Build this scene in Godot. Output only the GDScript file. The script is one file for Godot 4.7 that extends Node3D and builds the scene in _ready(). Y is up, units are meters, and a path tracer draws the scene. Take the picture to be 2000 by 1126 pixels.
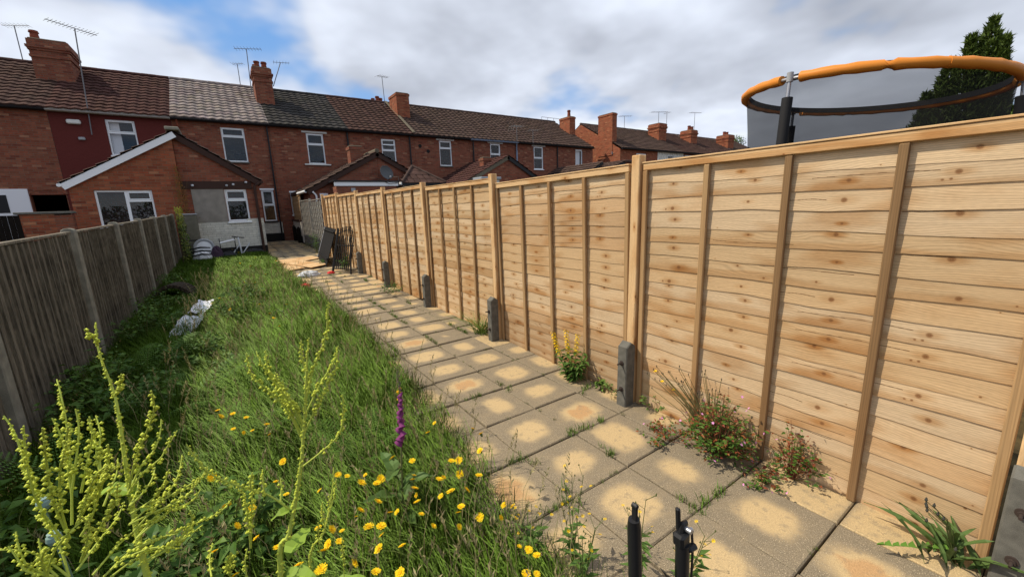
extends Node3D
# A back garden behind a brick terrace: overlap fence along a slab path, overgrown lawn, sun from behind the houses.
# x: across the garden (towards the new fence), y: up, -z: along the path towards the houses.

var M := {}
var taken := {}
var rng := RandomNumberGenerator.new()

func _ready():
	rng.seed = 7
	set_camera()
	set_light()
	make_materials()
	build_ground()
	build_path()
	build_right_fence()
	build_left_fence()
	build_houses()
	build_far_houses()
	build_garden_walls()
	build_trampoline()
	build_trees()
	build_hedge()
	build_clutter()
	build_plants()

func set_camera():
	var c := Camera3D.new()
	c.name = "camera"
	add_child(c)
	c.position = Vector3(-1.3237, 1.5594, 1.4175)
	c.rotation = Vector3(-0.20145, -0.60106, -0.03449)
	c.fov = 70.95
	c.near = 0.05
	c.far = 900.0
	c.current = true

const SUN := Vector3(1.0, -1.47, 0.72)

func set_light():
	var e := Environment.new()
	e.background_mode = Environment.BG_SKY
	e.sky = Sky.new()
	var pm := PanoramaSkyMaterial.new()
	pm.panorama = ImageTexture.create_from_image(sky_image())
	e.sky.sky_material = pm
	e.background_energy_multiplier = 1.0
	e.tonemap_mode = Environment.TONE_MAPPER_LINEAR
	e.tonemap_exposure = 1.0
	e.sdfgi_enabled = true
	e.ssao_enabled = true
	e.ssil_enabled = true
	var w := WorldEnvironment.new()
	w.name = "world_environment"
	w.environment = e
	add_child(w)
	var s := DirectionalLight3D.new()
	s.name = "sun"
	add_child(s)
	s.light_energy = 1.5
	s.light_color = Color(1.0, 0.95, 0.86)
	s.light_angular_distance = 0.5
	s.shadow_enabled = true
	s.look_at_from_position(Vector3(0, 20, 0), Vector3(0, 20, 0) + SUN, Vector3.UP)

func sky_image() -> Image:
	var w := 2048
	var h := 1024
	var big := FastNoiseLite.new()
	big.noise_type = FastNoiseLite.TYPE_SIMPLEX_SMOOTH
	big.seed = 21
	big.frequency = 0.55
	big.fractal_octaves = 6
	big.fractal_gain = 0.52
	var soft := FastNoiseLite.new()
	soft.noise_type = FastNoiseLite.TYPE_SIMPLEX_SMOOTH
	soft.seed = 5
	soft.frequency = 0.5
	soft.fractal_octaves = 4
	var d := PackedByteArray()
	d.resize(w * h * 3)
	var k := 0
	for y in h:
		var el := (0.5 - (y + 0.5) / h) * PI
		var sy := sin(el)
		var cy := cos(el)
		var inv := 1.0 / (maxf(sy, 0.0) + 0.22)
		for x in w:
			var az := (x + 0.5) / w * TAU
			var r := 0.6
			var g := 0.62
			var b := 0.62
			if sy > -0.05:
				var px := cos(az) * cy * inv
				var pz := sin(az) * cy * inv
				var n := big.get_noise_2d(px + 3.1, pz + 1.7)
				var cover := smoothstep(-0.51, -0.15, n)
				var t := soft.get_noise_2d(px * 0.9 - 4.0, pz * 1.3 + 9.0)
				var nd := n - big.get_noise_2d(px + 3.1 - 0.16, pz + 1.7 - 0.12)
				var lum := clampf(0.74 + 0.26 * t + 0.18 * n + 0.55 * nd, 0.40, 0.97)
				var hz := clampf(1.0 - sy * 2.2, 0.0, 1.0)
				lum = lerpf(lum, maxf(lum, 0.72), hz * 0.6)
				var br := lerpf(0.13, 0.42, hz)
				var bg := lerpf(0.36, 0.60, hz)
				var bb := lerpf(0.80, 0.86, hz)
				r = lerpf(br, lum * 0.91, cover)
				g = lerpf(bg, lum * 0.98, cover)
				b = lerpf(bb, minf(lum * 1.10 + 0.02, 1.0), cover)
			var c := Color(r, g, b).linear_to_srgb()
			d[k] = int(c.r * 255.0)
			d[k + 1] = int(c.g * 255.0)
			d[k + 2] = int(c.b * 255.0)
			k += 3
	return Image.create_from_data(w, h, false, Image.FORMAT_RGB8, d)

# ---------------------------------------------------------------- naming
func numbered(called: String) -> String:
	var n: int = taken.get(called, 0)
	taken[called] = n + 1
	return called if n == 0 else "%s_%03d" % [called, n]

func tag(o: Node3D, label: String, category: String, group := ""):
	o.set_meta("label", label)
	o.set_meta("category", category)
	if group != "":
		o.set_meta("group", group)
	return o

func thing(called: String, label: String, category: String, at := Vector3.ZERO, turn := 0.0, group := "") -> Node3D:
	var o := Node3D.new()
	o.name = numbered(called)
	add_child(o)
	o.position = at
	o.rotation.y = turn
	tag(o, label, category, group)
	return o

func part(parent: Node, called: String, mesh: Mesh, mat: Material, at := Vector3.ZERO, turn := Vector3.ZERO) -> MeshInstance3D:
	var o := MeshInstance3D.new()
	o.name = numbered(called) if parent == self else called
	o.mesh = mesh
	o.material_override = mat
	parent.add_child(o, true)
	o.position = at
	o.rotation = turn
	return o

func setting(called: String, mesh: Mesh, mat: Material) -> MeshInstance3D:
	var o := part(self, called, mesh, mat)
	o.set_meta("kind", "structure")
	return o

func stuff(o: Node3D):
	o.set_meta("kind", "stuff")
	return o

func dup(o: Node3D, at: Vector3, turn := 0.0, label := "") -> Node3D:
	var c: Node3D = o.duplicate()
	c.name = numbered(String(o.name).rstrip("0123456789").trim_suffix("_"))
	add_child(c)
	c.position = at
	c.rotation.y = turn
	if label != "":
		c.set_meta("label", label)
	return c

func gy(z: float) -> float:
	return clampf(-z - 1.0, 0.0, 19.0) * 0.0185

# ---------------------------------------------------------------- mesh building
class MB:
	var v := PackedVector3Array()
	var n := PackedVector3Array()
	var u := PackedVector2Array()
	var c := PackedColorArray()
	var col := Color.WHITE
	var colored := false

	func paint(x: Color):
		col = x
		colored = true

	func tri3(a: Vector3, b: Vector3, d: Vector3, na: Vector3, nb: Vector3, nd: Vector3, ua := Vector2.ZERO, ub := Vector2.ZERO, ud := Vector2.ZERO):
		if (b - a).cross(d - a).dot(na + nb + nd) > 0.0:
			v.append_array([a, d, b])
			n.append_array([na, nd, nb])
			u.append_array([ua, ud, ub])
		else:
			v.append_array([a, b, d])
			n.append_array([na, nb, nd])
			u.append_array([ua, ub, ud])
		c.append_array([col, col, col])

	func tri(a: Vector3, b: Vector3, d: Vector3, ua := Vector2.ZERO, ub := Vector2.ZERO, ud := Vector2.ZERO):
		# two-sided leaf-like face, wound as given (clockwise is the front)
		var m := (d - a).cross(b - a).normalized()
		v.append_array([a, b, d])
		n.append_array([m, m, m])
		u.append_array([ua, ub, ud])
		c.append_array([col, col, col])

	func quad(a: Vector3, b: Vector3, d: Vector3, e: Vector3, m: Vector3, ua := Vector2(0, 0), ub := Vector2(1, 0), ud := Vector2(1, 1), ue := Vector2(0, 1)):
		tri3(a, b, d, m, m, m, ua, ub, ud)
		tri3(a, d, e, m, m, m, ua, ud, ue)

	func quads(a: Vector3, b: Vector3, d: Vector3, e: Vector3, na: Vector3, nb: Vector3, nd: Vector3, ne: Vector3):
		tri3(a, b, d, na, nb, nd)
		tri3(a, d, e, na, nd, ne)

	func face(a: Vector3, b: Vector3, d: Vector3, e: Vector3):
		var m := (d - a).cross(b - a).normalized()
		quad(a, b, d, e, m)

	func box(o: Vector3, s: Vector3, t := Basis.IDENTITY):
		var h := s * 0.5
		for ax in 3:
			for sg in [-1.0, 1.0]:
				var p := Vector3.ZERO
				p[ax] = h[ax] * sg
				var q := Vector3.ZERO
				q[(ax + 1) % 3] = h[(ax + 1) % 3]
				var r := Vector3.ZERO
				r[(ax + 2) % 3] = h[(ax + 2) % 3]
				var m := Vector3.ZERO
				m[ax] = sg
				quad(o + t * (p - q - r), o + t * (p + q - r), o + t * (p + q + r), o + t * (p - q + r), t * m)

	func rbox(o: Vector3, s: Vector3, b := 0.006, t := Basis.IDENTITY):
		# box with chamfered edges
		var h := s * 0.5
		b = minf(b, minf(h.x, minf(h.y, h.z)) * 0.9)
		for ax in 3:
			var i := (ax + 1) % 3
			var j := (ax + 2) % 3
			for sg in [-1.0, 1.0]:
				var pts := []
				for k in [[-1, -1], [1, -1], [1, 1], [-1, 1]]:
					var p := Vector3.ZERO
					p[ax] = h[ax] * sg
					p[i] = (h[i] - b) * k[0]
					p[j] = (h[j] - b) * k[1]
					pts.append(o + t * p)
				var m := Vector3.ZERO
				m[ax] = sg
				quad(pts[0], pts[1], pts[2], pts[3], t * m)
			# edges along ax
			for si in [-1.0, 1.0]:
				for sj in [-1.0, 1.0]:
					var pts2 := []
					for k in [[0, -1], [0, 1], [1, 1], [1, -1]]:
						var p := Vector3.ZERO
						p[ax] = (h[ax] - b) * k[1]
						p[i] = (h[i] - (b if k[0] == 1 else 0.0)) * si
						p[j] = (h[j] - (0.0 if k[0] == 1 else b)) * sj
						pts2.append(o + t * p)
					var m2 := Vector3.ZERO
					m2[i] = si
					m2[j] = sj
					quad(pts2[0], pts2[1], pts2[2], pts2[3], t * m2.normalized())
		for sx in [-1.0, 1.0]:
			for sy in [-1.0, 1.0]:
				for sz in [-1.0, 1.0]:
					var a := Vector3(h.x * sx, (h.y - b) * sy, (h.z - b) * sz)
					var e := Vector3((h.x - b) * sx, h.y * sy, (h.z - b) * sz)
					var f := Vector3((h.x - b) * sx, (h.y - b) * sy, h.z * sz)
					var m3 := t * Vector3(sx, sy, sz).normalized()
					tri3(o + t * a, o + t * e, o + t * f, m3, m3, m3)

	func tube(pts: Array, rad: Array, sides := 6, caps := true):
		var rings := []
		var norms := []
		var up := Vector3(0.31, 0.2, 0.93).normalized()
		for k in pts.size():
			var dir: Vector3 = (pts[mini(k + 1, pts.size() - 1)] - pts[maxi(k - 1, 0)]).normalized()
			if absf(dir.dot(up)) > 0.95:
				up = Vector3(0.9, 0.3, -0.2).normalized()
			var a := dir.cross(up).normalized()
			var b := dir.cross(a)
			var ring := []
			var nm := []
			var r: float = rad[mini(k, rad.size() - 1)]
			for s in sides:
				var t := TAU * s / sides
				var m := a * cos(t) + b * sin(t)
				nm.append(m)
				ring.append(pts[k] + m * r)
			rings.append(ring)
			norms.append(nm)
		for k in pts.size() - 1:
			for s in sides:
				var s2 := (s + 1) % sides
				quads(rings[k][s], rings[k][s2], rings[k + 1][s2], rings[k + 1][s], norms[k][s], norms[k][s2], norms[k + 1][s2], norms[k + 1][s])
		if caps:
			for e in [0, pts.size() - 1]:
				var m: Vector3 = (pts[e] - pts[1 if e == 0 else e - 1]).normalized()
				for s in range(1, sides - 1):
					tri3(rings[e][0], rings[e][s], rings[e][s + 1], m, m, m)

	func lathe(o: Vector3, prof: Array, sides := 12, t := Basis.IDENTITY):
		# prof: Vector2(radius, height)
		for k in prof.size() - 1:
			var p: Vector2 = prof[k]
			var q: Vector2 = prof[k + 1]
			var sl := Vector2(q.y - p.y, p.x - q.x).normalized()
			for s in sides:
				var t0 := TAU * s / sides
				var t1 := TAU * (s + 1) / sides
				var d0 := Vector3(cos(t0), 0, sin(t0))
				var d1 := Vector3(cos(t1), 0, sin(t1))
				var n0 := t * (d0 * sl.x + Vector3.UP * sl.y)
				var n1 := t * (d1 * sl.x + Vector3.UP * sl.y)
				var a := o + t * (d0 * p.x + Vector3.UP * p.y)
				var b := o + t * (d1 * p.x + Vector3.UP * p.y)
				var e := o + t * (d1 * q.x + Vector3.UP * q.y)
				var f := o + t * (d0 * q.x + Vector3.UP * q.y)
				if p.x > 1e-5:
					tri3(a, b, e, n0, n1, n1)
				if q.x > 1e-5:
					tri3(a, e, f, n0, n1, n0)

	func blade(p: Vector3, dir: Vector3, side: Vector3, w: float, bend: Vector3, segs := 3):
		# grass blade or strap leaf from p along dir with a bend, tapering to a point
		var last := p
		var lw := w
		for k in segs:
			var t := float(k + 1) / segs
			var q := p + dir * t + bend * t * t
			var nw := w * (1.0 - t * t)
			if k == segs - 1:
				tri(last - side * lw, q, last + side * lw)
			else:
				tri(last - side * lw, q - side * nw, q + side * nw)
				tri(last - side * lw, q + side * nw, last + side * lw)
			last = q
			lw = nw

	func leaf(p: Vector3, dir: Vector3, nrm: Vector3, length: float, width: float, fold := 0.25, droop := 0.15):
		# pointed leaf folded along its midrib
		dir = dir.normalized()
		var side := dir.cross(nrm).normalized()
		var upv := side.cross(dir).normalized()
		var a := p
		var m1 := p + dir * length * 0.4 - upv * length * droop * 0.15
		var tip := p + dir * length - upv * length * droop
		var l := m1 + side * width * 0.5 + upv * width * fold
		var r := m1 - side * width * 0.5 + upv * width * fold
		tri(a, l, m1)
		tri(m1, l, tip)
		tri(a, m1, r)
		tri(m1, tip, r)

	func mesh() -> ArrayMesh:
		var a := []
		a.resize(Mesh.ARRAY_MAX)
		a[Mesh.ARRAY_VERTEX] = v
		a[Mesh.ARRAY_NORMAL] = n
		a[Mesh.ARRAY_TEX_UV] = u
		if colored:
			a[Mesh.ARRAY_COLOR] = c
		var m := ArrayMesh.new()
		m.add_surface_from_arrays(Mesh.PRIMITIVE_TRIANGLES, a)
		return m

func bx(o: Vector3, s: Vector3) -> ArrayMesh:
	var m := MB.new()
	m.box(o, s)
	return m.mesh()

func rb(o: Vector3, s: Vector3, b := 0.006, t := Basis.IDENTITY) -> ArrayMesh:
	var m := MB.new()
	m.rbox(o, s, b, t)
	return m.mesh()

func tb(pts: Array, rad: Array, sides := 6) -> ArrayMesh:
	var m := MB.new()
	m.tube(pts, rad, sides)
	return m.mesh()

# ---------------------------------------------------------------- materials
func lin(r: float, g: float, b: float, a := 1.0) -> Color:
	var c := Color(r, g, b).linear_to_srgb()
	c.a = a
	return c

func mat(called: String, c: Color, rough := 0.9, tex: Texture2D = null, scale := 0.0) -> StandardMaterial3D:
	var m := StandardMaterial3D.new()
	m.resource_name = called
	m.albedo_color = c
	m.roughness = rough
	m.metallic_specular = 0.3
	if tex:
		m.albedo_texture = tex
	if scale > 0.0:
		m.uv1_triplanar = true
		m.uv1_world_triplanar = true
		m.uv1_scale = Vector3(scale, scale, scale)
	M[called] = m
	return m

func leafy(called: String, c: Color, through := 0.5, rough := 0.6) -> StandardMaterial3D:
	var m := mat(called, c, rough)
	m.backlight_enabled = true
	m.backlight = Color(through, through, through * 0.6)
	m.cull_mode = BaseMaterial3D.CULL_DISABLED
	m.vertex_color_use_as_albedo = true
	return m

func noise_bytes(w: int, h: int, freq: float, sd: int, oct := 4) -> PackedByteArray:
	var f := FastNoiseLite.new()
	f.noise_type = FastNoiseLite.TYPE_SIMPLEX_SMOOTH
	f.seed = sd
	f.frequency = freq
	f.fractal_octaves = oct
	return f.get_seamless_image(w, h).get_data()

func stretched(w: int, h: int, sw: int, sh: int, freq: float, sd: int, oct := 3) -> PackedByteArray:
	var f := FastNoiseLite.new()
	f.noise_type = FastNoiseLite.TYPE_SIMPLEX_SMOOTH
	f.seed = sd
	f.frequency = freq
	f.fractal_octaves = oct
	var im := f.get_seamless_image(sw, sh)
	im.resize(w, h, Image.INTERPOLATE_CUBIC)
	return im.get_data()

func tex_of(w: int, h: int, d: PackedByteArray) -> ImageTexture:
	return ImageTexture.create_from_image(Image.create_from_data(w, h, false, Image.FORMAT_RGB8, d))

func normal_of(w: int, h: int, d: PackedByteArray, strength: float) -> ImageTexture:
	var im := Image.create_from_data(w, h, false, Image.FORMAT_L8, d)
	im.convert(Image.FORMAT_RGBA8)
	im.bump_map_to_normal_map(strength)
	return ImageTexture.create_from_image(im)

func hash1(i: int) -> float:
	var x := (i * 374761393 + 668265263) & 0x7fffffff
	x = ((x ^ (x >> 13)) * 1274126177) & 0x7fffffff
	return float((x ^ (x >> 16)) & 0xffff) / 65535.0

func put(d: PackedByteArray, k: int, r: float, g: float, b: float):
	d[k] = int(clampf(r, 0.0, 255.0))
	d[k + 1] = int(clampf(g, 0.0, 255.0))
	d[k + 2] = int(clampf(b, 0.0, 255.0))

var brick_tex: ImageTexture
var brick_nrm: ImageTexture

func make_brick():
	var w := 1024
	var h := 1024
	var nz := noise_bytes(512, 512, 0.02, 3)
	var fine := noise_bytes(512, 512, 0.2, 4, 2)
	var d := PackedByteArray()
	d.resize(w * h * 3)
	var pd := PackedByteArray()
	pd.resize(w * h * 3)
	var ht := PackedByteArray()
	ht.resize(w * h)
	var bw := w / 15.0
	var bh := h / 44.0
	var k := 0
	for y in h:
		var row := int(y / bh)
		var fy := y - row * bh
		var off := (row % 2) * bw * 0.5
		for x in w:
			var xx := fposmod(x + off, w)
			var col := int(xx / bw)
			var fx := xx - col * bw
			var f := fine[(y % 512) * 512 + x % 512] / 255.0
			var b := nz[(y % 512) * 512 + x % 512] / 255.0
			var mortar := fx < 2.6 + f * 1.6 or fy < 2.2 + f * 1.6
			if mortar:
				var t := 0.75 + 0.35 * f - 0.2 * b
				put(d, k * 3, 142 * t, 124 * t, 108 * t)
				ht[k] = 40
				var pt := 0.86 + 0.12 * f
				put(pd, k * 3, 196 * pt, 192 * pt, 184 * pt)
			else:
				var id := row * 31 + col
				var a := hash1(id)
				var e := hash1(id + 7777)
				var t := 0.83 + 0.13 * a + 0.16 * (f - 0.5) + 0.16 * (b - 0.5)
				var r := 158.0
				var g := 88.0 + 16.0 * e
				var bl := 66.0 + 14.0 * e
				if e > 0.965:
					r = 178
					g = 128
					bl = 100
				elif e < 0.10:
					r = 138
					g = 80
					bl = 63
				put(d, k * 3, r * t, g * t, bl * t)
				ht[k] = int(170 + 50 * f + 30 * a)
				var pt := 0.93 + 0.07 * a + 0.08 * (b - 0.5)
				var chip := 0.35 if f > 0.80 and b < 0.42 else 1.0
				put(pd, k * 3, 222 * pt * chip, 219 * pt * chip, 211 * pt * chip)
			k += 1
	brick_tex = tex_of(w, h, d)
	M.paint_tex = tex_of(w, h, pd)
	brick_nrm = normal_of(w, h, ht, 3.0)

func brick(called: String, c: Color, with_color := true) -> StandardMaterial3D:
	var m := mat(called, c, 0.95, brick_tex if with_color else null)
	m.uv1_triplanar = true
	m.uv1_world_triplanar = true
	m.uv1_triplanar_sharpness = 8.0
	m.uv1_scale = Vector3(1.0 / 3.375, 1.0 / 3.3, 1.0 / 3.375)
	m.normal_enabled = true
	m.normal_texture = brick_nrm
	m.normal_scale = 0.8
	return m

func make_wood():
	var w := 1024
	var h := 1024
	var warp := stretched(w, h, 48, 96, 0.03, 11, 3)
	var streak := stretched(w, h, 16, 512, 0.25, 12, 3)
	var blotch := stretched(w, h, 96, 160, 0.03, 13, 3)
	var fine := stretched(w, h, 128, 1024, 0.5, 14, 2)
	# knots: (u, v, radius) in pixels; whorls line up across neighbouring strips as in boards cut one after another
	var knots := []
	var r := RandomNumberGenerator.new()
	r.seed = 90
	for col in [130.0, 410.0, 655.0, 860.0]:
		for s in 8:
			if r.randf() < 0.75:
				knots.append([col + r.randf_range(-16, 16), s * 128.0 + r.randf_range(30, 110), r.randf_range(3.0, 7.0), r.randf_range(0.2, 0.9)])
	for s in 8:
		for q in 2:
			knots.append([r.randf_range(0, 1024), s * 128.0 + r.randf_range(15, 115), r.randf_range(1.5, 3.5), 0.2])
	var sap := []
	for q in 8:
		sap.append(r.randf_range(20, 150))
	var cracks := {}
	for q in 8:
		cracks[q] = [r.randf_range(20, 110), r.randf_range(0, 800), r.randf_range(80, 260)]
	var grid := {}
	for kn in knots:
		var cu := int(kn[0] / 64.0)
		var cv := int(kn[1] / 64.0)
		for du in range(-2, 3):
			for dv in range(-1, 2):
				var key := (cu + du) * 100 + cv + dv
				if not grid.has(key):
					grid[key] = []
				grid[key].append(kn)
	var d := PackedByteArray()
	d.resize(w * h * 3)
	var ht := PackedByteArray()
	ht.resize(w * h)
	var i := 0
	for y in h:
		for x in w:
			var bulge := 0.0
			var kd := 0.0
			var ring := 0.0
			var halo := 0.0
			var key := (x >> 6) * 100 + (y >> 6)
			if grid.has(key):
				for kn in grid[key]:
					var du: float = (x - kn[0]) * 1.35
					var dv: float = y - kn[1]
					var q: float = sqrt(du * du + dv * dv) / kn[2]
					if q < 10.0:
						bulge += (1.0 if dv > 0 else -1.0) * kn[2] * exp(-q * q * 0.12) * 0.55
						var hx: float = du * 0.32
						var hq: float = sqrt(hx * hx + dv * dv * 0.5) / kn[2]
						halo = maxf(halo, (1.0 - smoothstep(0.6, 3.2, hq)) * kn[3])
						if q < 1.9:
							kd = maxf(kd, 1.0 - smoothstep(0.75, 1.9, q) * 0.9)
							ring = sin(q * 9.0)
			var wv := warp[i] / 255.0
			var t := (y - bulge) / 8.5 + wv * 9.0
			var line := 0.5 + 0.5 * sin(t * TAU)
			line = line * line
			var st := streak[i] / 255.0
			var bl := blotch[i] / 255.0
			var fi := fine[i] / 255.0
			var tone := 1.0 - 0.085 * line + 0.12 * (st - 0.5) + 0.16 * (fi - 0.5)
			var sv := y & 127
			var edge: float = sap[y >> 7] + (wv - 0.5) * 70.0
			var brown := clampf(smoothstep(0.45, 0.9, bl) * 0.55 + smoothstep(-14.0, 14.0, sv - edge) * 0.45 + halo * 1.1, 0.0, 1.3)
			var cr := lerpf(231, 195, brown) * tone
			var cg := lerpf(204, 151, brown) * tone
			var cb := lerpf(168, 105, brown) * tone
			if kd > 0.0:
				var kt := 0.85 + 0.12 * ring
				cr = lerpf(cr, 150 * kt, kd * 0.75)
				cg = lerpf(cg, 104 * kt, kd * 0.75)
				cb = lerpf(cb, 68 * kt, kd * 0.75)
			var ck: Array = cracks[y >> 7]
			if x > ck[1] and x < ck[1] + ck[2]:
				var cv: float = absf(sv - ck[0] - (wv - 0.5) * 26.0)
				if cv < 1.3:
					cr = lerpf(cr, 88, 0.75)
					cg = lerpf(cg, 62, 0.75)
					cb = lerpf(cb, 40, 0.75)
			put(d, i * 3, cr, cg, cb)
			ht[i] = int(clampf(150 - 60 * line + 40 * (fi - 0.5) + 30 * (st - 0.5) - 30 * kd, 0, 255))
			i += 1
	M.wood_tex = tex_of(w, h, d)
	M.wood_nrm = normal_of(w, h, ht, 2.0)

func make_grey_wood():
	var w := 512
	var h := 512
	var streak := stretched(w, h, 256, 10, 0.2, 31, 3)
	var fine := stretched(w, h, 512, 48, 0.5, 32, 2)
	var blotch := noise_bytes(w, h, 0.012, 33)
	var d := PackedByteArray()
	d.resize(w * h * 3)
	for i in w * h:
		var s := streak[i] / 255.0
		var f := fine[i] / 255.0
		var b := blotch[i] / 255.0
		var t := 0.55 + 0.45 * s + 0.35 * (f - 0.5) + 0.3 * (b - 0.5)
		put(d, i * 3, 150 * t, 141 * t, 126 * t)
	M.grey_tex = tex_of(w, h, d)

func make_speckle(called: String, base: Vector3, spread: float, big: float, sd: int, freq := 0.35):
	var w := 512
	var f := noise_bytes(w, w, freq, sd, 3)
	var b := noise_bytes(w, w, 0.012, sd + 1, 4)
	var d := PackedByteArray()
	d.resize(w * w * 3)
	for i in w * w:
		var t := 1.0 + spread * (f[i] / 127.5 - 1.0) + big * (b[i] / 127.5 - 1.0)
		put(d, i * 3, base.x * t, base.y * t, base.z * t)
	M[called] = tex_of(w, w, d)

func make_slabs():
	# riven buff slabs: worn pale middles, grey-black grime and lichen with a ragged edge towards the joints
	var w := 256
	var r := RandomNumberGenerator.new()
	r.seed = 4
	var crack := noise_bytes(w, w, 0.03, 71, 4)
	var sp := noise_bytes(w, w, 0.42, 72, 2)
	var sp2 := noise_bytes(w, w, 0.16, 73, 3)
	var ht := PackedByteArray()
	ht.resize(w * w)
	for i in w * w:
		ht[i] = int(sp[i] * 0.5 + sp2[i] * 0.3 + crack[i] * 0.2)
	var nrm := normal_of(w, w, ht, 1.6)
	M.slabs = []
	for q in 16:
		var wob := noise_bytes(w, w, 0.010, 100 + q, 3)
		var blot := noise_bytes(w, w, 0.022, 140 + q, 4)
		var scr := noise_bytes(w, w, 0.014, 180 + q, 3)
		var d := PackedByteArray()
		d.resize(w * w * 3)
		var r0 := r.randf_range(0.36, 0.70) if q < 14 else (1.15 if q == 14 else 0.12)
		var cx := r.randf_range(-0.12, 0.12)
		var cy := r.randf_range(-0.12, 0.12)
		var rusty := 1.0 if q in [2, 11] else 0.0
		var soft := r.randf_range(0.11, 0.2)
		var ex := r.randf_range(0.82, 1.2)
		for y in w:
			for x in w:
				var i := y * w + x
				var px := (x / 127.5 - 1.0 - cx) * ex
				var py := (y / 127.5 - 1.0 - cy) / ex
				var dist := pow(absf(px * px * px) + absf(py * py * py), 0.3333)
				var wb := wob[i] / 127.5 - 1.0
				var s := sp[i] / 127.5 - 1.0
				var s2 := sp2[i] / 127.5 - 1.0
				var m := smoothstep(r0 - soft, r0 + soft, dist + 0.05 * wb + 0.13 * s + 0.07 * s2)
				var grime := clampf(m * (0.94 + 0.10 * wb + 0.14 * s2) + 0.4 * smoothstep(0.2, 0.75, blot[i] / 127.5 - 1.0 + 0.3 * s) + (0.35 if absf(scr[i] / 127.5 - 1.0) < 0.018 else 0.0), 0.0, 1.0)
				var t := 1.0 + 0.17 * s + 0.08 * s2
				var lr := 183.0
				var lg := 160.0
				var lb := 121.0
				if rusty > 0.0:
					var k := 1.0 - smoothstep(r0 * 0.45, r0 * 0.75, dist + 0.15 * wb + 0.06 * s)
					lr = lerpf(lr, 176, k)
					lg = lerpf(lg, 142, k)
					lb = lerpf(lb, 102, k)
				var dt := 1.0 + 0.36 * s + 0.14 * s2
				if s > 0.62:
					dt *= 1.45
				put(d, i * 3, lerpf(lr * t, 127 * dt, grime), lerpf(lg * t, 116 * dt, grime), lerpf(lb * t, 98 * dt, grime))
		var mm := mat("paving_slab_%d" % q, Color.WHITE, 0.95, tex_of(w, w, d))
		mm.normal_enabled = true
		mm.normal_texture = nrm
		mm.normal_scale = 0.9
		M.slabs.append(mm)

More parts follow.
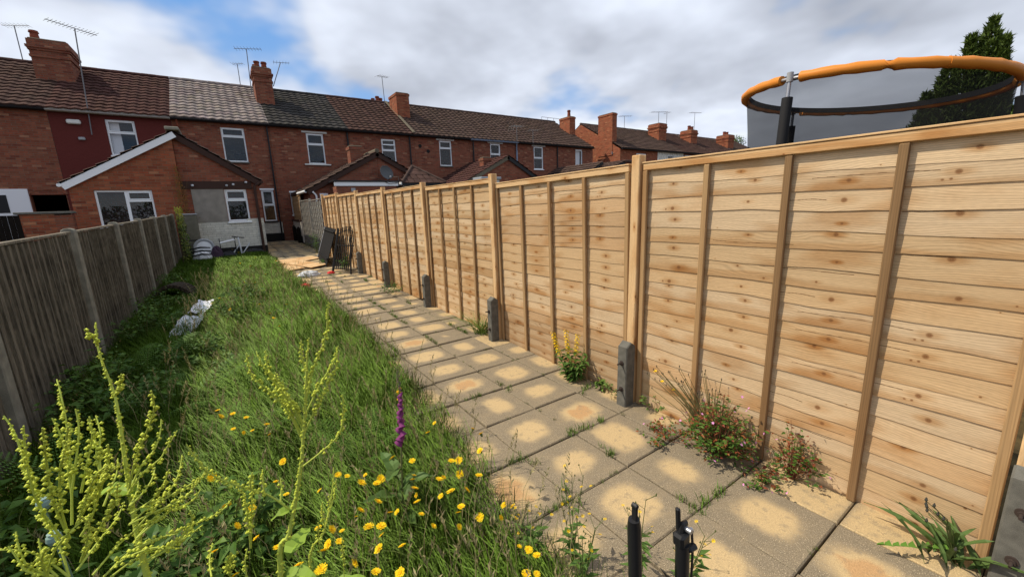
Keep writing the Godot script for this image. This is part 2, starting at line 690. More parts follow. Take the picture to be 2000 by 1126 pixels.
func make_materials():
	make_brick()
	make_wood()
	make_grey_wood()
	make_slabs()
	make_speckle("concrete_tex", Vector3(150, 146, 136), 0.24, 0.12, 41)
	make_speckle("soil_tex", Vector3(96, 84, 58), 0.35, 0.3, 43)
	make_speckle("render_tex", Vector3(165, 160, 152), 0.06, 0.09, 45)
	make_speckle("tile_tex", Vector3(200, 200, 200), 0.2, 0.25, 47)
	make_speckle("white_tex", Vector3(214, 212, 204), 0.06, 0.16, 49)
	brick("brick_old", lin(0.82, 0.78, 0.78))
	brick("brick_orange", lin(1.0, 0.86, 0.74))  # brighter, more orange tint than brick_old; walls, outbuilding and some chimneys
	brick("brick_red_paint", lin(0.115, 0.026, 0.022), false)
	brick("brick_white_paint", Color.WHITE, false).albedo_texture = M.paint_tex
	M.brick_white_paint.albedo_color = lin(0.9, 0.9, 0.86)
	M.fence_woods = []
	for q in 5:
		var wd := mat("fence_wood", [lin(0.90, 0.87, 0.83), lin(0.76, 0.71, 0.63), lin(0.98, 0.97, 0.95), lin(0.82, 0.75, 0.65), lin(0.84, 0.83, 0.82)][q], 0.8, M.wood_tex)
		wd.normal_enabled = true
		wd.normal_texture = M.wood_nrm
		wd.normal_scale = 0.6
		M.fence_woods.append(wd)
	var wd2 := mat("fence_wood_grey", lin(0.66, 0.62, 0.58), 0.85, M.wood_tex)
	wd2.normal_enabled = true
	wd2.normal_texture = M.wood_nrm
	wd2.normal_scale = 0.6
	var bt := mat("batten_wood", lin(0.50, 0.42, 0.32), 0.85, M.wood_tex)
	bt.uv1_scale = Vector3(0.2, 1.0, 1.0)
	var bt2 := mat("batten_dark_wood", lin(0.30, 0.24, 0.18), 0.85, M.wood_tex)
	bt2.uv1_scale = Vector3(0.2, 1.0, 1.0)
	mat("rail_wood", lin(0.84, 0.74, 0.60), 0.85, M.wood_tex)
	mat("plywood", lin(0.80, 0.72, 0.60), 0.85, M.wood_tex)
	mat("old_wood", lin(0.80, 0.78, 0.74), 0.95, M.grey_tex)
	mat("old_wood_pale", lin(1.0, 0.98, 0.94), 0.95, M.grey_tex)
	mat("grey_panel", lin(0.62, 0.62, 0.61), 0.95, M.render_tex, 1.6)
	mat("black_fence", lin(0.045, 0.035, 0.03), 0.9, M.grey_tex, 1.6)
	mat("concrete", lin(0.72, 0.71, 0.67), 0.95, M.concrete_tex, 1.4)
	mat("concrete_dark", lin(0.40, 0.41, 0.42), 0.95, M.concrete_tex, 2.2)
	mat("soil", lin(0.55, 0.5, 0.4), 1.0, M.soil_tex, 0.9)
	mat("plaster", lin(0.62, 0.6, 0.58), 0.95, M.render_tex, 0.5)
	mat("white_render", lin(0.92, 0.92, 0.90), 0.95, M.white_tex, 0.5)
	mat("lead", lin(0.30, 0.33, 0.36), 0.6)
	mat("mortar", lin(0.42, 0.38, 0.32), 1.0, M.concrete_tex, 2.0)
	mat("upvc", lin(0.80, 0.82, 0.84), 0.35)
	mat("sill_white", lin(0.66, 0.66, 0.63), 0.7)
	mat("black_paint", lin(0.012, 0.012, 0.013), 0.95)
	mat("black_plinth", lin(0.02, 0.018, 0.017), 0.8)
	mat("brown_trim", lin(0.045, 0.022, 0.016), 0.6)
	mat("black_plastic", lin(0.018, 0.018, 0.02), 0.35)
	mat("grey_gutter", lin(0.35, 0.34, 0.32), 0.6)
	mat("blue_gutter", lin(0.22, 0.28, 0.38), 0.5)
	mat("terracotta", lin(0.34, 0.09, 0.05), 0.85, M.tile_tex, 1.0)
	mat("metal", lin(0.42, 0.42, 0.44), 0.4).metallic = 0.8
	mat("aerial_metal", lin(0.16, 0.16, 0.17), 0.5).metallic = 0.3
	mat("rust", lin(0.05, 0.036, 0.03), 0.9)
	mat("dark_inside", lin(0.03, 0.028, 0.026), 1.0)
	mat("curtain", lin(0.7, 0.7, 0.72), 0.9)
	mat("blind_grey", lin(0.035, 0.037, 0.04), 0.9)
	var gl := mat("glass", Color(0.5, 0.55, 0.58, 0.04), 0.02)
	gl.transparency = BaseMaterial3D.TRANSPARENCY_ALPHA
	gl.metallic_specular = 0.5
	for t in [["tile_brown", lin(0.116, 0.063, 0.050)], ["tile_red_brown", lin(0.114, 0.051, 0.042)], ["tile_pale", lin(0.40, 0.335, 0.31)], ["tile_grey", lin(0.074, 0.069, 0.066)], ["tile_tan", lin(0.128, 0.082, 0.066)]]:
		var m := mat(t[0], t[1], 1.0, M.tile_tex, 0.35)
		m.vertex_color_use_as_albedo = true
	mat("orange_sleeve", lin(0.62, 0.22, 0.03), 0.5)
	mat("foam_black", lin(0.02, 0.02, 0.022), 0.7)
	mat("mat_black", lin(0.015, 0.015, 0.017), 0.8)
	var net := mat("net", lin(0.008, 0.008, 0.009, 0.60), 1.0)
	net.transparency = BaseMaterial3D.TRANSPARENCY_ALPHA
	net.cull_mode = BaseMaterial3D.CULL_DISABLED
	mat("white_plastic", lin(0.72, 0.74, 0.78), 0.4)
	mat("grey_plastic", lin(0.33, 0.34, 0.36), 0.5)
	mat("dish_grey", lin(0.09, 0.095, 0.1), 0.6)
	mat("cabinet_grey", lin(0.36, 0.36, 0.31), 0.7, M.render_tex, 0.8)
	mat("purple_cloth", lin(0.05, 0.03, 0.05), 0.95)
	mat("bag_plastic", lin(0.5, 0.52, 0.55), 0.4)
	mat("red_plastic", lin(0.6, 0.03, 0.03), 0.5)
	mat("log_bark", lin(0.24, 0.21, 0.19), 0.95, M.grey_tex, 2.0)
	leafy("green", Color.WHITE, 0.5, 0.55)
	leafy("tuft_green", lin(0.12, 0.19, 0.04), 0.5, 0.55)
	leafy("petal", Color.WHITE, 0.5, 0.7)
	var stem := mat("stem", Color.WHITE, 0.6)
	stem.vertex_color_use_as_albedo = true
	mat("bark", lin(0.09, 0.07, 0.055), 0.95, M.grey_tex, 2.0)

# ---------------------------------------------------------------- ground, path, fences
func build_ground():
	var m := MB.new()
	var zs := [400.0, 30.0, 6.0, -1.0, -6.0, -12.0, -20.0, -60.0, -400.0]
	for i in zs.size() - 1:
		var z0: float = zs[i]
		var z1: float = zs[i + 1]
		var xs := [-400.0, -30.0, -2.8, -0.3, 1.3, 30.0, 400.0]
		for j in xs.size() - 1:
			m.quad(Vector3(xs[j], gy(z0) - 0.035, z0), Vector3(xs[j + 1], gy(z0) - 0.035, z0), Vector3(xs[j + 1], gy(z1) - 0.035, z1), Vector3(xs[j], gy(z1) - 0.035, z1), Vector3.UP)
	setting("ground", m.mesh(), M.soil)

func slab_mesh(w: float, l: float) -> ArrayMesh:
	# chamfered slab, its top at y = 0, with a slightly uneven riven top
	var m := MB.new()
	var n := 4
	var b := 0.006
	var nz := FastNoiseLite.new()
	nz.seed = int(w * 1000)
	nz.frequency = 6.0
	var top := func(i, j):
		var x: float = (i / float(n) - 0.5) * (w - 2 * b)
		var z: float = (j / float(n) - 0.5) * (l - 2 * b)
		return Vector3(x, nz.get_noise_2d(x, z) * 0.002, z)
	var uv := func(p):
		return Vector2(p.x / 0.45 + 0.5 - (0.2 if w < 0.3 else 0.0), p.z / 0.45 + 0.5)
	for i in n:
		for j in n:
			var a = top.call(i, j)
			var c = top.call(i + 1, j)
			var d = top.call(i + 1, j + 1)
			var e = top.call(i, j + 1)
			m.quad(a, c, d, e, Vector3.UP, uv.call(a), uv.call(c), uv.call(d), uv.call(e))
	var cor := [Vector2(-1, -1), Vector2(1, -1), Vector2(1, 1), Vector2(-1, 1)]
	for k in 4:
		var p: Vector2 = cor[k]
		var q: Vector2 = cor[(k + 1) % 4]
		var hi := Vector2(w * 0.5 - b, l * 0.5 - b)
		var lo := Vector2(w * 0.5, l * 0.5)
		var a := Vector3(p.x * hi.x, 0, p.y * hi.y)
		var c := Vector3(q.x * hi.x, 0, q.y * hi.y)
		var a2 := Vector3(p.x * lo.x, -b, p.y * lo.y)
		var c2 := Vector3(q.x * lo.x, -b, q.y * lo.y)
		var out := Vector3(p.x + q.x, 0, p.y + q.y).normalized()
		m.quad(a, c, c2, a2, (out + Vector3.UP).normalized(), uv.call(a), uv.call(c), uv.call(c2), uv.call(a2))
		var dn := Vector3.DOWN * 0.034
		m.quad(a2, c2, c2 + dn, a2 + dn, out, uv.call(a2), uv.call(c2), uv.call(c2), uv.call(a2))
	return m.mesh()

func build_path():
	var p := Node3D.new()
	p.name = "path"
	add_child(p)
	p.set_meta("kind", "structure")
	tag(p, "path of square buff paving slabs with grimy edges", "path")
	var full := slab_mesh(0.443, 0.443)
	var narrow := slab_mesh(0.25, 0.443)
	var r := RandomNumberGenerator.new()
	r.seed = 12
	for row in range(-4, 44):
		var z0 := -row * 0.45
		for col in 4:
			var x := -0.225 + col * 0.45 if col < 3 else 1.0295
			if z0 - 0.225 < -14.9 and col == 0:
				x += 0.001
			var zc := z0 - 0.225
			var q: int = r.randi() % int(M.slabs.size())
			var o := part(p, "slab", full if col < 3 else narrow, M.slabs[q], Vector3(x + r.randf_range(-0.003, 0.003), gy(zc) + r.randf_range(-0.003, 0.003), zc + r.randf_range(-0.003, 0.003)))
			o.rotation = Vector3((0.0185 if zc < -1.0 else 0.0) + r.randf_range(-0.004, 0.004), (PI * 0.5 * (r.randi() % 4) if col < 3 else PI * (r.randi() % 2)) + r.randf_range(-0.006, 0.006), r.randf_range(-0.004, 0.004))

func fence_board(sd: int, length: float, h: float) -> ArrayMesh:
	# overlap board: runs along z, faces -x, thick wavy lower edge, thin top tucked behind the board above
	var m := MB.new()
	var nz := FastNoiseLite.new()
	nz.seed = sd
	nz.frequency = 1.4
	var r := RandomNumberGenerator.new()
	r.seed = sd
	var segs := 10
	var v0 := (r.randi() % 8) * 0.125 + 0.006
	var v1 := v0 + 0.113
	var flip := r.randf() < 0.5
	var low := []
	for k in segs + 1:
		var z := (k / float(segs) - 0.5) * length
		low.append(Vector3(-0.0115 - 0.0015 * nz.get_noise_1d(z + 40.0), (nz.get_noise_1d(z * 0.9) * 0.016 + nz.get_noise_1d(z * 3.5 + 30.0) * 0.004), z))
	for k in segs:
		var a: Vector3 = low[k]
		var b: Vector3 = low[k + 1]
		var c := Vector3(-0.004, h, b.z)
		var d := Vector3(-0.004, h, a.z)
		var m0 := Vector3(-1, -0.12, 0).normalized()
		var u0 := k / float(segs)
		var u1 := (k + 1) / float(segs)
		if flip:
			u0 = 1.0 - u0
			u1 = 1.0 - u1
		m.quad(a, b, c, d, m0, Vector2(u0, v1), Vector2(u1, v1), Vector2(u1, v0), Vector2(u0, v0))
		var a2 := Vector3(-0.001, a.y, a.z)
		var b2 := Vector3(-0.001, b.y, b.z)
		m.quad(a, b, b2, a2, Vector3.DOWN, Vector2(u0, v1), Vector2(u1, v1), Vector2(u1, v1 - 0.01), Vector2(u0, v1 - 0.01))
		m.quad(a2, b2, Vector3(0.0, h, b.z), Vector3(0.0, h, a.z), Vector3.RIGHT, Vector2(u0, v1), Vector2(u1, v1), Vector2(u1, v0), Vector2(u0, v0))
	for e in [0, segs]:
		var a: Vector3 = low[e]
		var s := Vector3(0, 0, -1.0 if e == 0 else 1.0)
		m.quad(a, Vector3(-0.004, h, a.z), Vector3(0, h, a.z), Vector3(-0.001, a.y, a.z), s, Vector2(0, v1), Vector2(0, v0), Vector2(0.01, v0), Vector2(0.01, v1))
	return m.mesh()

func wood_bar(s: Vector3, sd: int, b := 0.004) -> ArrayMesh:
	# squared timber standing along y from 0, uv along its length
	var m := MB.new()
	var r := RandomNumberGenerator.new()
	r.seed = sd
	m.rbox(Vector3(0, s.y * 0.5, 0), s, b)
	var v0 := r.randf()
	for i in m.v.size():
		var p := m.v[i]
		m.u[i] = Vector2(p.y / 1.83 + v0, (p.x + p.z) / 1.0 + v0 * 3.0)
	return m.mesh()

func wood_lie(s: Vector3, sd: int, b := 0.003) -> ArrayMesh:
	# squared timber lying along z, centred
	var m := MB.new()
	var r := RandomNumberGenerator.new()
	r.seed = sd
	m.rbox(Vector3.ZERO, s, b)
	var v0 := r.randf()
	for i in m.v.size():
		var p := m.v[i]
		m.u[i] = Vector2(p.z / 1.83 + v0, (p.x + p.y) / 1.0 + v0 * 3.0)
	return m.mesh()

func build_right_fence():
	var boards := []
	for k in 22:
		boards.append(fence_board(300 + k, 1.825, 0.135))
	var battens := []
	for k in 6:
		battens.append(wood_bar(Vector3(0.022, 1.765, 0.037), 20 + k))
	var rails := []
	var caps := []
	for k in 3:
		rails.append(wood_lie(Vector3(0.022, 0.045, 1.825), 50 + k))
		caps.append(wood_lie(Vector3(0.068, 0.010, 1.835), 60 + k, 0.002))
	var r := RandomNumberGenerator.new()
	r.seed = 31
	var kick := wood_lie(Vector3(0.02, 0.07, 1.83), 77)
	for k in 7:
		var zc := 0.437 - k * 1.93
		var base: float = gy(zc) + [0.0, -0.018, 0.0, 0.006, 0.0, 0.012, 0.02][k]
		var x: float = 1.18 + [0.0, 0.012, 0.0, 0.008, -0.004, 0.0, 0.01][k]
		var p := thing("overlap_fence", "new timber overlap panel " + ["behind the herb robert clump", "behind the yellow loosestrife", "between the grass tuft and the next concrete spur", "behind the low spreading weed with a yellow bloom", "just before the leaning iron gate", "behind the leaning iron gate", "behind the leaning boarded gate"][k], "fence panel", Vector3(x, base, zc), 0.0, "overlap panels of the new fence along the path")
		p.rotation.z = r.randf_range(-0.006, 0.006)
		p.rotation.x = [0.0, -0.012, 0.004, -0.006, 0.0, 0.005, 0.0][k]
		for i in 18:
			var q := r.randi() % boards.size()
			part(p, "board", boards[q], M.fence_woods[r.randi() % 5] if not (k == 1 and i < 4) else M.fence_wood_grey, Vector3(-0.018 + r.randf_range(-0.0015, 0.0015), -0.008 + i * 0.0992 + r.randf_range(-0.006, 0.006), 0), Vector3(r.randf_range(-0.006, 0.006), 0, 0))
		for i in 5:
			var z := -0.8935 + i * 0.44675
			var dark: bool = (i == 0 or i == 4) == false and r.randf() < 0.4 or (k == 0 and i in [2, 3])
			part(p, "batten", battens[r.randi() % 6], M.batten_dark_wood if dark else M.batten_wood, Vector3(-0.0485, 0.002, z), Vector3(0, 0, r.randf_range(-0.003, 0.003)))
		part(p, "top_rail", rails[k % 3], M.rail_wood, Vector3(-0.0475, 1.793, 0))
		part(p, "capping", caps[k % 3], M.rail_wood, Vector3(-0.03, 1.822, 0))
		var pb := part(p, "batten", battens[k % 6], M.batten_wood, Vector3(0.012, 0.002, -0.8935))
		pb.set_meta("label", "batten on the far face of the panel")
	var post := wood_bar(Vector3(0.072, 1.9, 0.072), 81, 0.005)
	var spur := MB.new()
	# concrete repair spur with a weathered sloping top
	var prof := [Vector2(-0.05, 0.0), Vector2(0.05, 0.0), Vector2(0.05, 0.50), Vector2(0.0, 0.535), Vector2(-0.05, 0.50)]
	var hz := 0.045
	var bb := 0.007
	for i in prof.size():
		var a: Vector2 = prof[i]
		var b: Vector2 = prof[(i + 1) % prof.size()]
		var nn := Vector3((b - a).y, -(b - a).x, 0).normalized()
		spur.quad(Vector3(a.x, a.y, -hz + bb), Vector3(b.x, b.y, -hz + bb), Vector3(b.x, b.y, hz - bb), Vector3(a.x, a.y, hz - bb), nn)
		for s in [-1.0, 1.0]:
			var a2 := Vector3(a.x * 0.86, a.y - (0.006 if a.y > 0.1 else 0.0), s * hz)
			var b2 := Vector3(b.x * 0.86, b.y - (0.006 if b.y > 0.1 else 0.0), s * hz)
			spur.quad(Vector3(a.x, a.y, s * (hz - bb)), Vector3(b.x, b.y, s * (hz - bb)), b2, a2, (nn + Vector3(0, 0, s)).normalized())
			spur.tri3(Vector3(0, 0.2, s * hz), a2, b2, Vector3(0, 0, s), Vector3(0, 0, s), Vector3(0, 0, s))
	var spur_mesh := spur.mesh()
	var bolt := MB.new()
	bolt.tube([Vector3(0, 0, 0), Vector3(-0.05, 0, 0)], [0.006], 8)
	bolt.tube([Vector3(-0.008, 0, 0), Vector3(-0.018, 0, 0)], [0.012], 6)
	bolt.tube([Vector3(0.0, 0, 0), Vector3(-0.006, 0, 0)], [0.019], 12)
	var bolt_mesh := bolt.mesh()
	for k in 8:
		var z := 1.402 - k * 1.93
		var y := gy(z)
		var o := thing("fence_post", "square new timber fence post " + ["beside the coarse hawkbit rosette", "between herb robert and loosestrife", "beside the tall grass tuft", "next to the grass tuft post towards the house", "by the low spreading weed", "in front of the iron gate", "behind the leaning boarded gate", "where new fence meets the grey woven panel"][k], "fence post", Vector3(1.135, y - 0.02, z), 0.0, "timber posts of the new fence")
		o.rotation.z = r.randf_range(-0.008, 0.008)
		part(o, "shaft", post, M.rail_wood)
		if k < 6:
			var s := thing("concrete_spur", "short grey concrete fence spur " + ["beside the coarse hawkbit rosette", "between herb robert and loosestrife", "beside the tall grass tuft", "next after the grass tuft spur towards the house", "by the low spreading weed", "in front of the leaning iron gate"][k], "concrete spur", Vector3(1.048, y - 0.02, z + 0.005), 0.0, "concrete spurs along the new fence")
			s.rotation.z = r.randf_range(-0.02, 0.01)
			part(s, "block", spur_mesh, M.concrete_dark)
			part(s, "bolt", bolt_mesh, M.rust, Vector3(-0.05, 0.37, 0))
			part(s, "bolt", bolt_mesh, M.rust, Vector3(-0.05, 0.16, 0.004))

func feather_board(sd: int) -> ArrayMesh:
	# upright feather-edge board, 1.36 high, thick on one side, facing +x
	var m := MB.new()
	var r := RandomNumberGenerator.new()
	r.seed = sd
	var w := 0.122
	var h := 1.345
	var v0 := r.randf()
	var prof := [Vector2(0.0, -w * 0.5), Vector2(0.004, -w * 0.5), Vector2(0.024, w * 0.5), Vector2(0.0, w * 0.5)]
	for i in 4:
		var a: Vector2 = prof[i]
		var b: Vector2 = prof[(i + 1) % 4]
		var nn := Vector3(b.y - a.y, 0, -(b.x - a.x)).normalized()
		var ua := a.y * 2.0 + v0
		var ub := b.y * 2.0 + v0 + (0.02 if absf(a.y - b.y) < 0.01 else 0.0)
		m.quad(Vector3(a.x, 0, a.y), Vector3(b.x, 0, b.y), Vector3(b.x, h, b.y), Vector3(a.x, h, a.y), nn, Vector2(ua, 0), Vector2(ub, 0), Vector2(ub, 1), Vector2(ua, 1))
	m.quad(Vector3(0, h, -w * 0.5), Vector3(0.004, h, -w * 0.5), Vector3(0.024, h, w * 0.5), Vector3(0, h, w * 0.5), Vector3.UP)
	return m.mesh()

func build_left_fence():
	var boards := []
	for k in 8:
		boards.append(feather_board(500 + k))
	var r := RandomNumberGenerator.new()
	r.seed = 9
	var posts := [-0.35, -2.40, -4.50, -6.52, -8.50, -10.36, -12.28, -14.2]
	# slotted concrete post with a rounded head
	var pm := MB.new()
	var prof := []
	for k in 7:
		var t := PI * k / 6.0
		prof.append(Vector2(cos(t) * 0.052, 1.40 + sin(t) * 0.035))
	prof.append(Vector2(-0.052, 0.0))
	prof.append(Vector2(0.052, 0.0))
	for i in prof.size():
		var a: Vector2 = prof[i]
		var b: Vector2 = prof[(i + 1) % prof.size()]
		var nn := Vector3((b - a).y, -(b - a).x, 0).normalized()
		pm.quad(Vector3(a.x, a.y, -0.042), Vector3(b.x, b.y, -0.042), Vector3(b.x, b.y, 0.042), Vector3(a.x, a.y, 0.042), nn)
		for s in [-1.0, 1.0]:
			var z: float = s * 0.05
			pm.quad(Vector3(a.x, a.y, s * 0.042), Vector3(b.x, b.y, s * 0.042), Vector3(b.x * 0.85, b.y - 0.004, z), Vector3(a.x * 0.85, a.y - 0.004, z), (nn + Vector3(0, 0, s)).normalized())
			pm.tri3(Vector3(0, 0.7, z), Vector3(a.x * 0.85, a.y - 0.004, z), Vector3(b.x * 0.85, b.y - 0.004, z), Vector3(0, 0, s), Vector3(0, 0, s), Vector3(0, 0, s))
	var post_mesh := pm.mesh()
	var cap := wood_lie(Vector3(0.045, 0.022, 1.93), 91)
	var rail := wood_lie(Vector3(0.03, 0.06, 1.93), 92)
	for k in posts.size():
		var z: float = posts[k]
		var y := gy(z) + 0.02
		var o := thing("concrete_post", "slim concrete post of the weathered fence " + ["beyond the corner nettles", "behind the bushy dock", "behind the big shaded ferns", "behind the white sheeting", "beside the log edging roll", "one bay past the log edging roll", "one bay short of the ivy", "under the ivy at its end"][k], "fence post", Vector3(-2.65, y - 0.03, z), 0.0, "concrete posts of the weathered fence")
		part(o, "shaft", post_mesh, M.concrete)
		if k == 0:
			continue
		var z0: float = posts[k - 1]
		var zc := (z + z0) * 0.5
		var span := z0 - z - 0.09
		var p := thing("boarded_fence", "weathered upright board panel " + ["", "behind the dock and corner nettles", "behind the shaded ferns", "behind the white sheeting and brambles", "behind the log edging roll", "just past the log edging roll", "two bays past the log edging roll", "draped with ivy"][k], "fence panel", Vector3(-2.65, gy(zc) + 0.03, zc), 0.0, "weathered upright board panels")
		p.rotation.x = 0.0185 if zc < -1.5 else 0.0
		var n := 18
		for i in n:
			var zz := -span * 0.5 + (i + 0.5) * span / n
			var o2 := part(p, "board", boards[r.randi() % 8], M.old_wood if r.randf() < 0.7 else M.old_wood_pale, Vector3(0.004 + r.randf_range(-0.001, 0.002), -0.01 + r.randf_range(-0.004, 0.004), zz), Vector3(r.randf_range(-0.006, 0.006), r.randf_range(-0.02, 0.03), 0))
			if r.randf() < 0.25:
				o2.scale.z = 0.86
		part(p, "capping", cap, M.old_wood_pale, Vector3(0.006, 1.352, 0)).scale.z = span / 1.93
		for yy in [0.25, 1.15]:
			part(p, "rail", rail, M.old_wood, Vector3(-0.02, yy, 0)).scale.z = span / 1.93

# ---------------------------------------------------------------- the terrace
const FZ := -20.1      # plane of the rear facades
const RZ := -24.2      # ridge
const EAVE := 5.36
const RIDGE := 7.86

func wall_mesh(x0: float, x1: float, y0: float, y1: float, z: float, holes: Array, thick := 0.22) -> MB:
	# upright wall facing +z with real openings [x0, x1, y0, y1]
	var m := MB.new()
	var xs := [x0, x1]
	var ys := [y0, y1]
	for h in holes:
		xs.append_array([h[0], h[1]])
		ys.append_array([h[2], h[3]])
	xs.sort()
	ys.sort()
	for i in xs.size() - 1:
		for j in ys.size() - 1:
			if xs[i + 1] - xs[i] < 1e-4 or ys[j + 1] - ys[j] < 1e-4:
				continue
			var cx: float = (xs[i] + xs[i + 1]) * 0.5
			var cy: float = (ys[j] + ys[j + 1]) * 0.5
			var open := false
			for h in holes:
				if cx > h[0] and cx < h[1] and cy > h[2] and cy < h[3]:
					open = true
			if open:
				continue
			for s in [0.0, thick]:
				m.quad(Vector3(xs[i], ys[j], z - s), Vector3(xs[i + 1], ys[j], z - s), Vector3(xs[i + 1], ys[j + 1], z - s), Vector3(xs[i], ys[j + 1], z - s), Vector3(0, 0, 1.0 if s == 0.0 else -1.0))
	for h in holes:
		var a := Vector3(h[0], h[2], z)
		var b := Vector3(h[1], h[2], z)
		var c := Vector3(h[1], h[3], z)
		var d := Vector3(h[0], h[3], z)
		var k := Vector3(0, 0, -thick)
		m.quad(a, b, b + k, a + k, Vector3.UP)
		m.quad(d, c, c + k, d + k, Vector3.DOWN)
		m.quad(a, d, d + k, a + k, Vector3.RIGHT)
		m.quad(b, c, c + k, b + k, Vector3.LEFT)
	return m

func window(parent: Node, x0: float, x1: float, y0: float, y1: float, z: float, opt := {}):
	# white plastic window set 6 cm into the wall: frame, transom, sashes, panes
	var m := MB.new()
	var zf := z - 0.07
	var f := 0.05
	m.rbox(Vector3(x0 + f * 0.5, (y0 + y1) * 0.5, zf), Vector3(f, y1 - y0, 0.06), 0.006)
	m.rbox(Vector3(x1 - f * 0.5, (y0 + y1) * 0.5, zf), Vector3(f, y1 - y0, 0.06), 0.006)
	m.rbox(Vector3((x0 + x1) * 0.5, y0 + f * 0.5, zf + 0.002), Vector3(x1 - x0 - 2 * f, f, 0.06), 0.006)
	m.rbox(Vector3((x0 + x1) * 0.5, y1 - f * 0.5, zf + 0.002), Vector3(x1 - x0 - 2 * f, f, 0.06), 0.006)
	var tr: float = opt.get("transom", 0.36)
	var yt := y1 - (y1 - y0) * tr
	var mul: float = opt.get("mullion", 0.0)
	var xm := x0 + (x1 - x0) * mul
	var cells := []
	if mul > 0.0:
		m.rbox(Vector3(xm, (y0 + y1) * 0.5, zf + 0.001), Vector3(0.07, y1 - y0 - 2 * f, 0.058), 0.006)
		cells.append([x0 + f, xm - 0.035, y0 + f, y1 - f])
		m.rbox(Vector3((xm + x1) * 0.5, yt, zf + 0.003), Vector3(x1 - xm - 0.03, 0.06, 0.056), 0.006)
		cells.append([xm + 0.035, x1 - f, y0 + f, yt - 0.03])
		cells.append([xm + 0.035, x1 - f, yt + 0.03, y1 - f])
	else:
		m.rbox(Vector3((x0 + x1) * 0.5, yt, zf + 0.001), Vector3(x1 - x0 - 2 * f, 0.065, 0.058), 0.006)
		cells.append([x0 + f, x1 - f, y0 + f, yt - 0.033])
		cells.append([x0 + f, x1 - f, yt + 0.033, y1 - f])
	# opening sash round the top light
	var c: Array = cells[cells.size() - 1]
	for e in [[c[0] + 0.015, (c[2] + c[3]) * 0.5, 0.03, c[3] - c[2]], [c[1] - 0.015, (c[2] + c[3]) * 0.5, 0.03, c[3] - c[2]], [(c[0] + c[1]) * 0.5, c[2] + 0.015, c[1] - c[0] - 0.06, 0.03], [(c[0] + c[1]) * 0.5, c[3] - 0.015, c[1] - c[0] - 0.06, 0.03]]:
		m.rbox(Vector3(e[0], e[1], zf + 0.012), Vector3(e[2], e[3], 0.06), 0.004)
	var fr := part(parent, "window", m.mesh(), M.upvc)
	for k in cells:
		var pm := MB.new()
		pm.quad(Vector3(k[0], k[2], zf), Vector3(k[1], k[2], zf), Vector3(k[1], k[3], zf), Vector3(k[0], k[3], zf), Vector3(0, 0, 1))
		part(fr, "pane", pm.mesh(), M.glass)
	if opt.has("curtain"):
		var cm := MB.new()
		var cw: float = opt.curtain
		var n := 10
		for i in n:
			var xa := x0 + f + cw * i / n
			var xb := x0 + f + cw * (i + 1) / n
			var za := zf - 0.12 + (0.02 if i % 2 == 0 else -0.02)
			var zb := zf - 0.12 + (0.02 if i % 2 == 1 else -0.02)
			cm.quad(Vector3(xa, y0, za), Vector3(xb, y0, zb), Vector3(xb, y1, zb), Vector3(xa, y1, za), Vector3(0.1, 0, 1).normalized())
		part(fr, "curtain", cm.mesh(), M.curtain)
	if opt.has("blind"):
		part(fr, "blind", bx(Vector3((x0 + x1) * 0.5, (y0 + y1) * 0.5, zf - 0.1), Vector3(x1 - x0 - 0.02, y1 - y0 - 0.02, 0.01)), M.blind_grey)
	if opt.get("sill", true):
		part(fr, "sill", rb(Vector3((x0 + x1) * 0.5, y0 - 0.035, z - 0.02), Vector3(x1 - x0 + opt.get("sill_out", 0.06), 0.06, 0.16), 0.01), M[opt.get("sill_mat", "upvc")])
	if opt.has("lintel"):
		part(fr, "lintel", rb(Vector3((x0 + x1) * 0.5, y1 + 0.055, z + 0.012), Vector3(x1 - x0 + 0.34, 0.08, 0.03), 0.006), M[opt.lintel])
	return fr

func tile_roof(o: Vector3, ud: Vector3, vd: Vector3, ulen: float, vlen: float, tw: float, rh: float, sd: int, vary := 0.22) -> ArrayMesh:
	# rolled interlocking tiles, each with its own curve, lip and tone
	var m := MB.new()
	var nrm := ud.cross(vd).normalized()
	if nrm.y < 0:
		nrm = -nrm
	var r := RandomNumberGenerator.new()
	r.seed = sd
	var rows := int(ceil(vlen / rh))
	var cols := int(round(ulen / tw))
	tw = ulen / cols
	var samp := [0.0, 0.25, 0.5, 0.75, 1.0]
	for i in rows:
		var v0 := i * rh
		var v1 := minf(v0 + rh, vlen)
		for j in cols:
			var t := 1.0 + r.randf_range(-vary, vary)
			if r.randf() < 0.04:
				t *= 1.3
			m.paint(Color(t, t * r.randf_range(0.94, 1.04), t * r.randf_range(0.9, 1.05)))
			var lift := r.randf_range(-0.004, 0.004)
			for k in 4:
				var s0: float = samp[k]
				var s1: float = samp[k + 1]
				var h0 := 0.034 * (0.5 - 0.5 * cos(TAU * s0))
				var h1 := 0.034 * (0.5 - 0.5 * cos(TAU * s1))
				var a := o + ud * (j + s0) * tw + vd * v0 + nrm * (h0 + 0.045 + lift)
				var b := o + ud * (j + s1) * tw + vd * v0 + nrm * (h1 + 0.045 + lift)
				var c := o + ud * (j + s1) * tw + vd * v1 + nrm * (h1 + 0.002)
				var d := o + ud * (j + s0) * tw + vd * v1 + nrm * (h0 + 0.002)
				var sl0 := (nrm - ud * 0.5 * sin(TAU * s0)).normalized()
				var sl1 := (nrm - ud * 0.5 * sin(TAU * s1)).normalized()
				m.quads(a, b, c, d, sl0, sl1, sl1, sl0)
				m.quad(a, b, b - nrm * 0.05, a - nrm * 0.05, -vd)
	return m.mesh()

func ridge_tiles(a: Vector3, b: Vector3, rad: float) -> ArrayMesh:
	var m := MB.new()
	var n := int(a.distance_to(b) / 0.45)
	var d := (b - a) / n
	for i in n:
		var p := a + d * i
		var rr := rad * (1.0 + 0.05 * (i % 2))
		m.tube([p, p + d * 0.99], [rr], 8)
	return m.mesh()

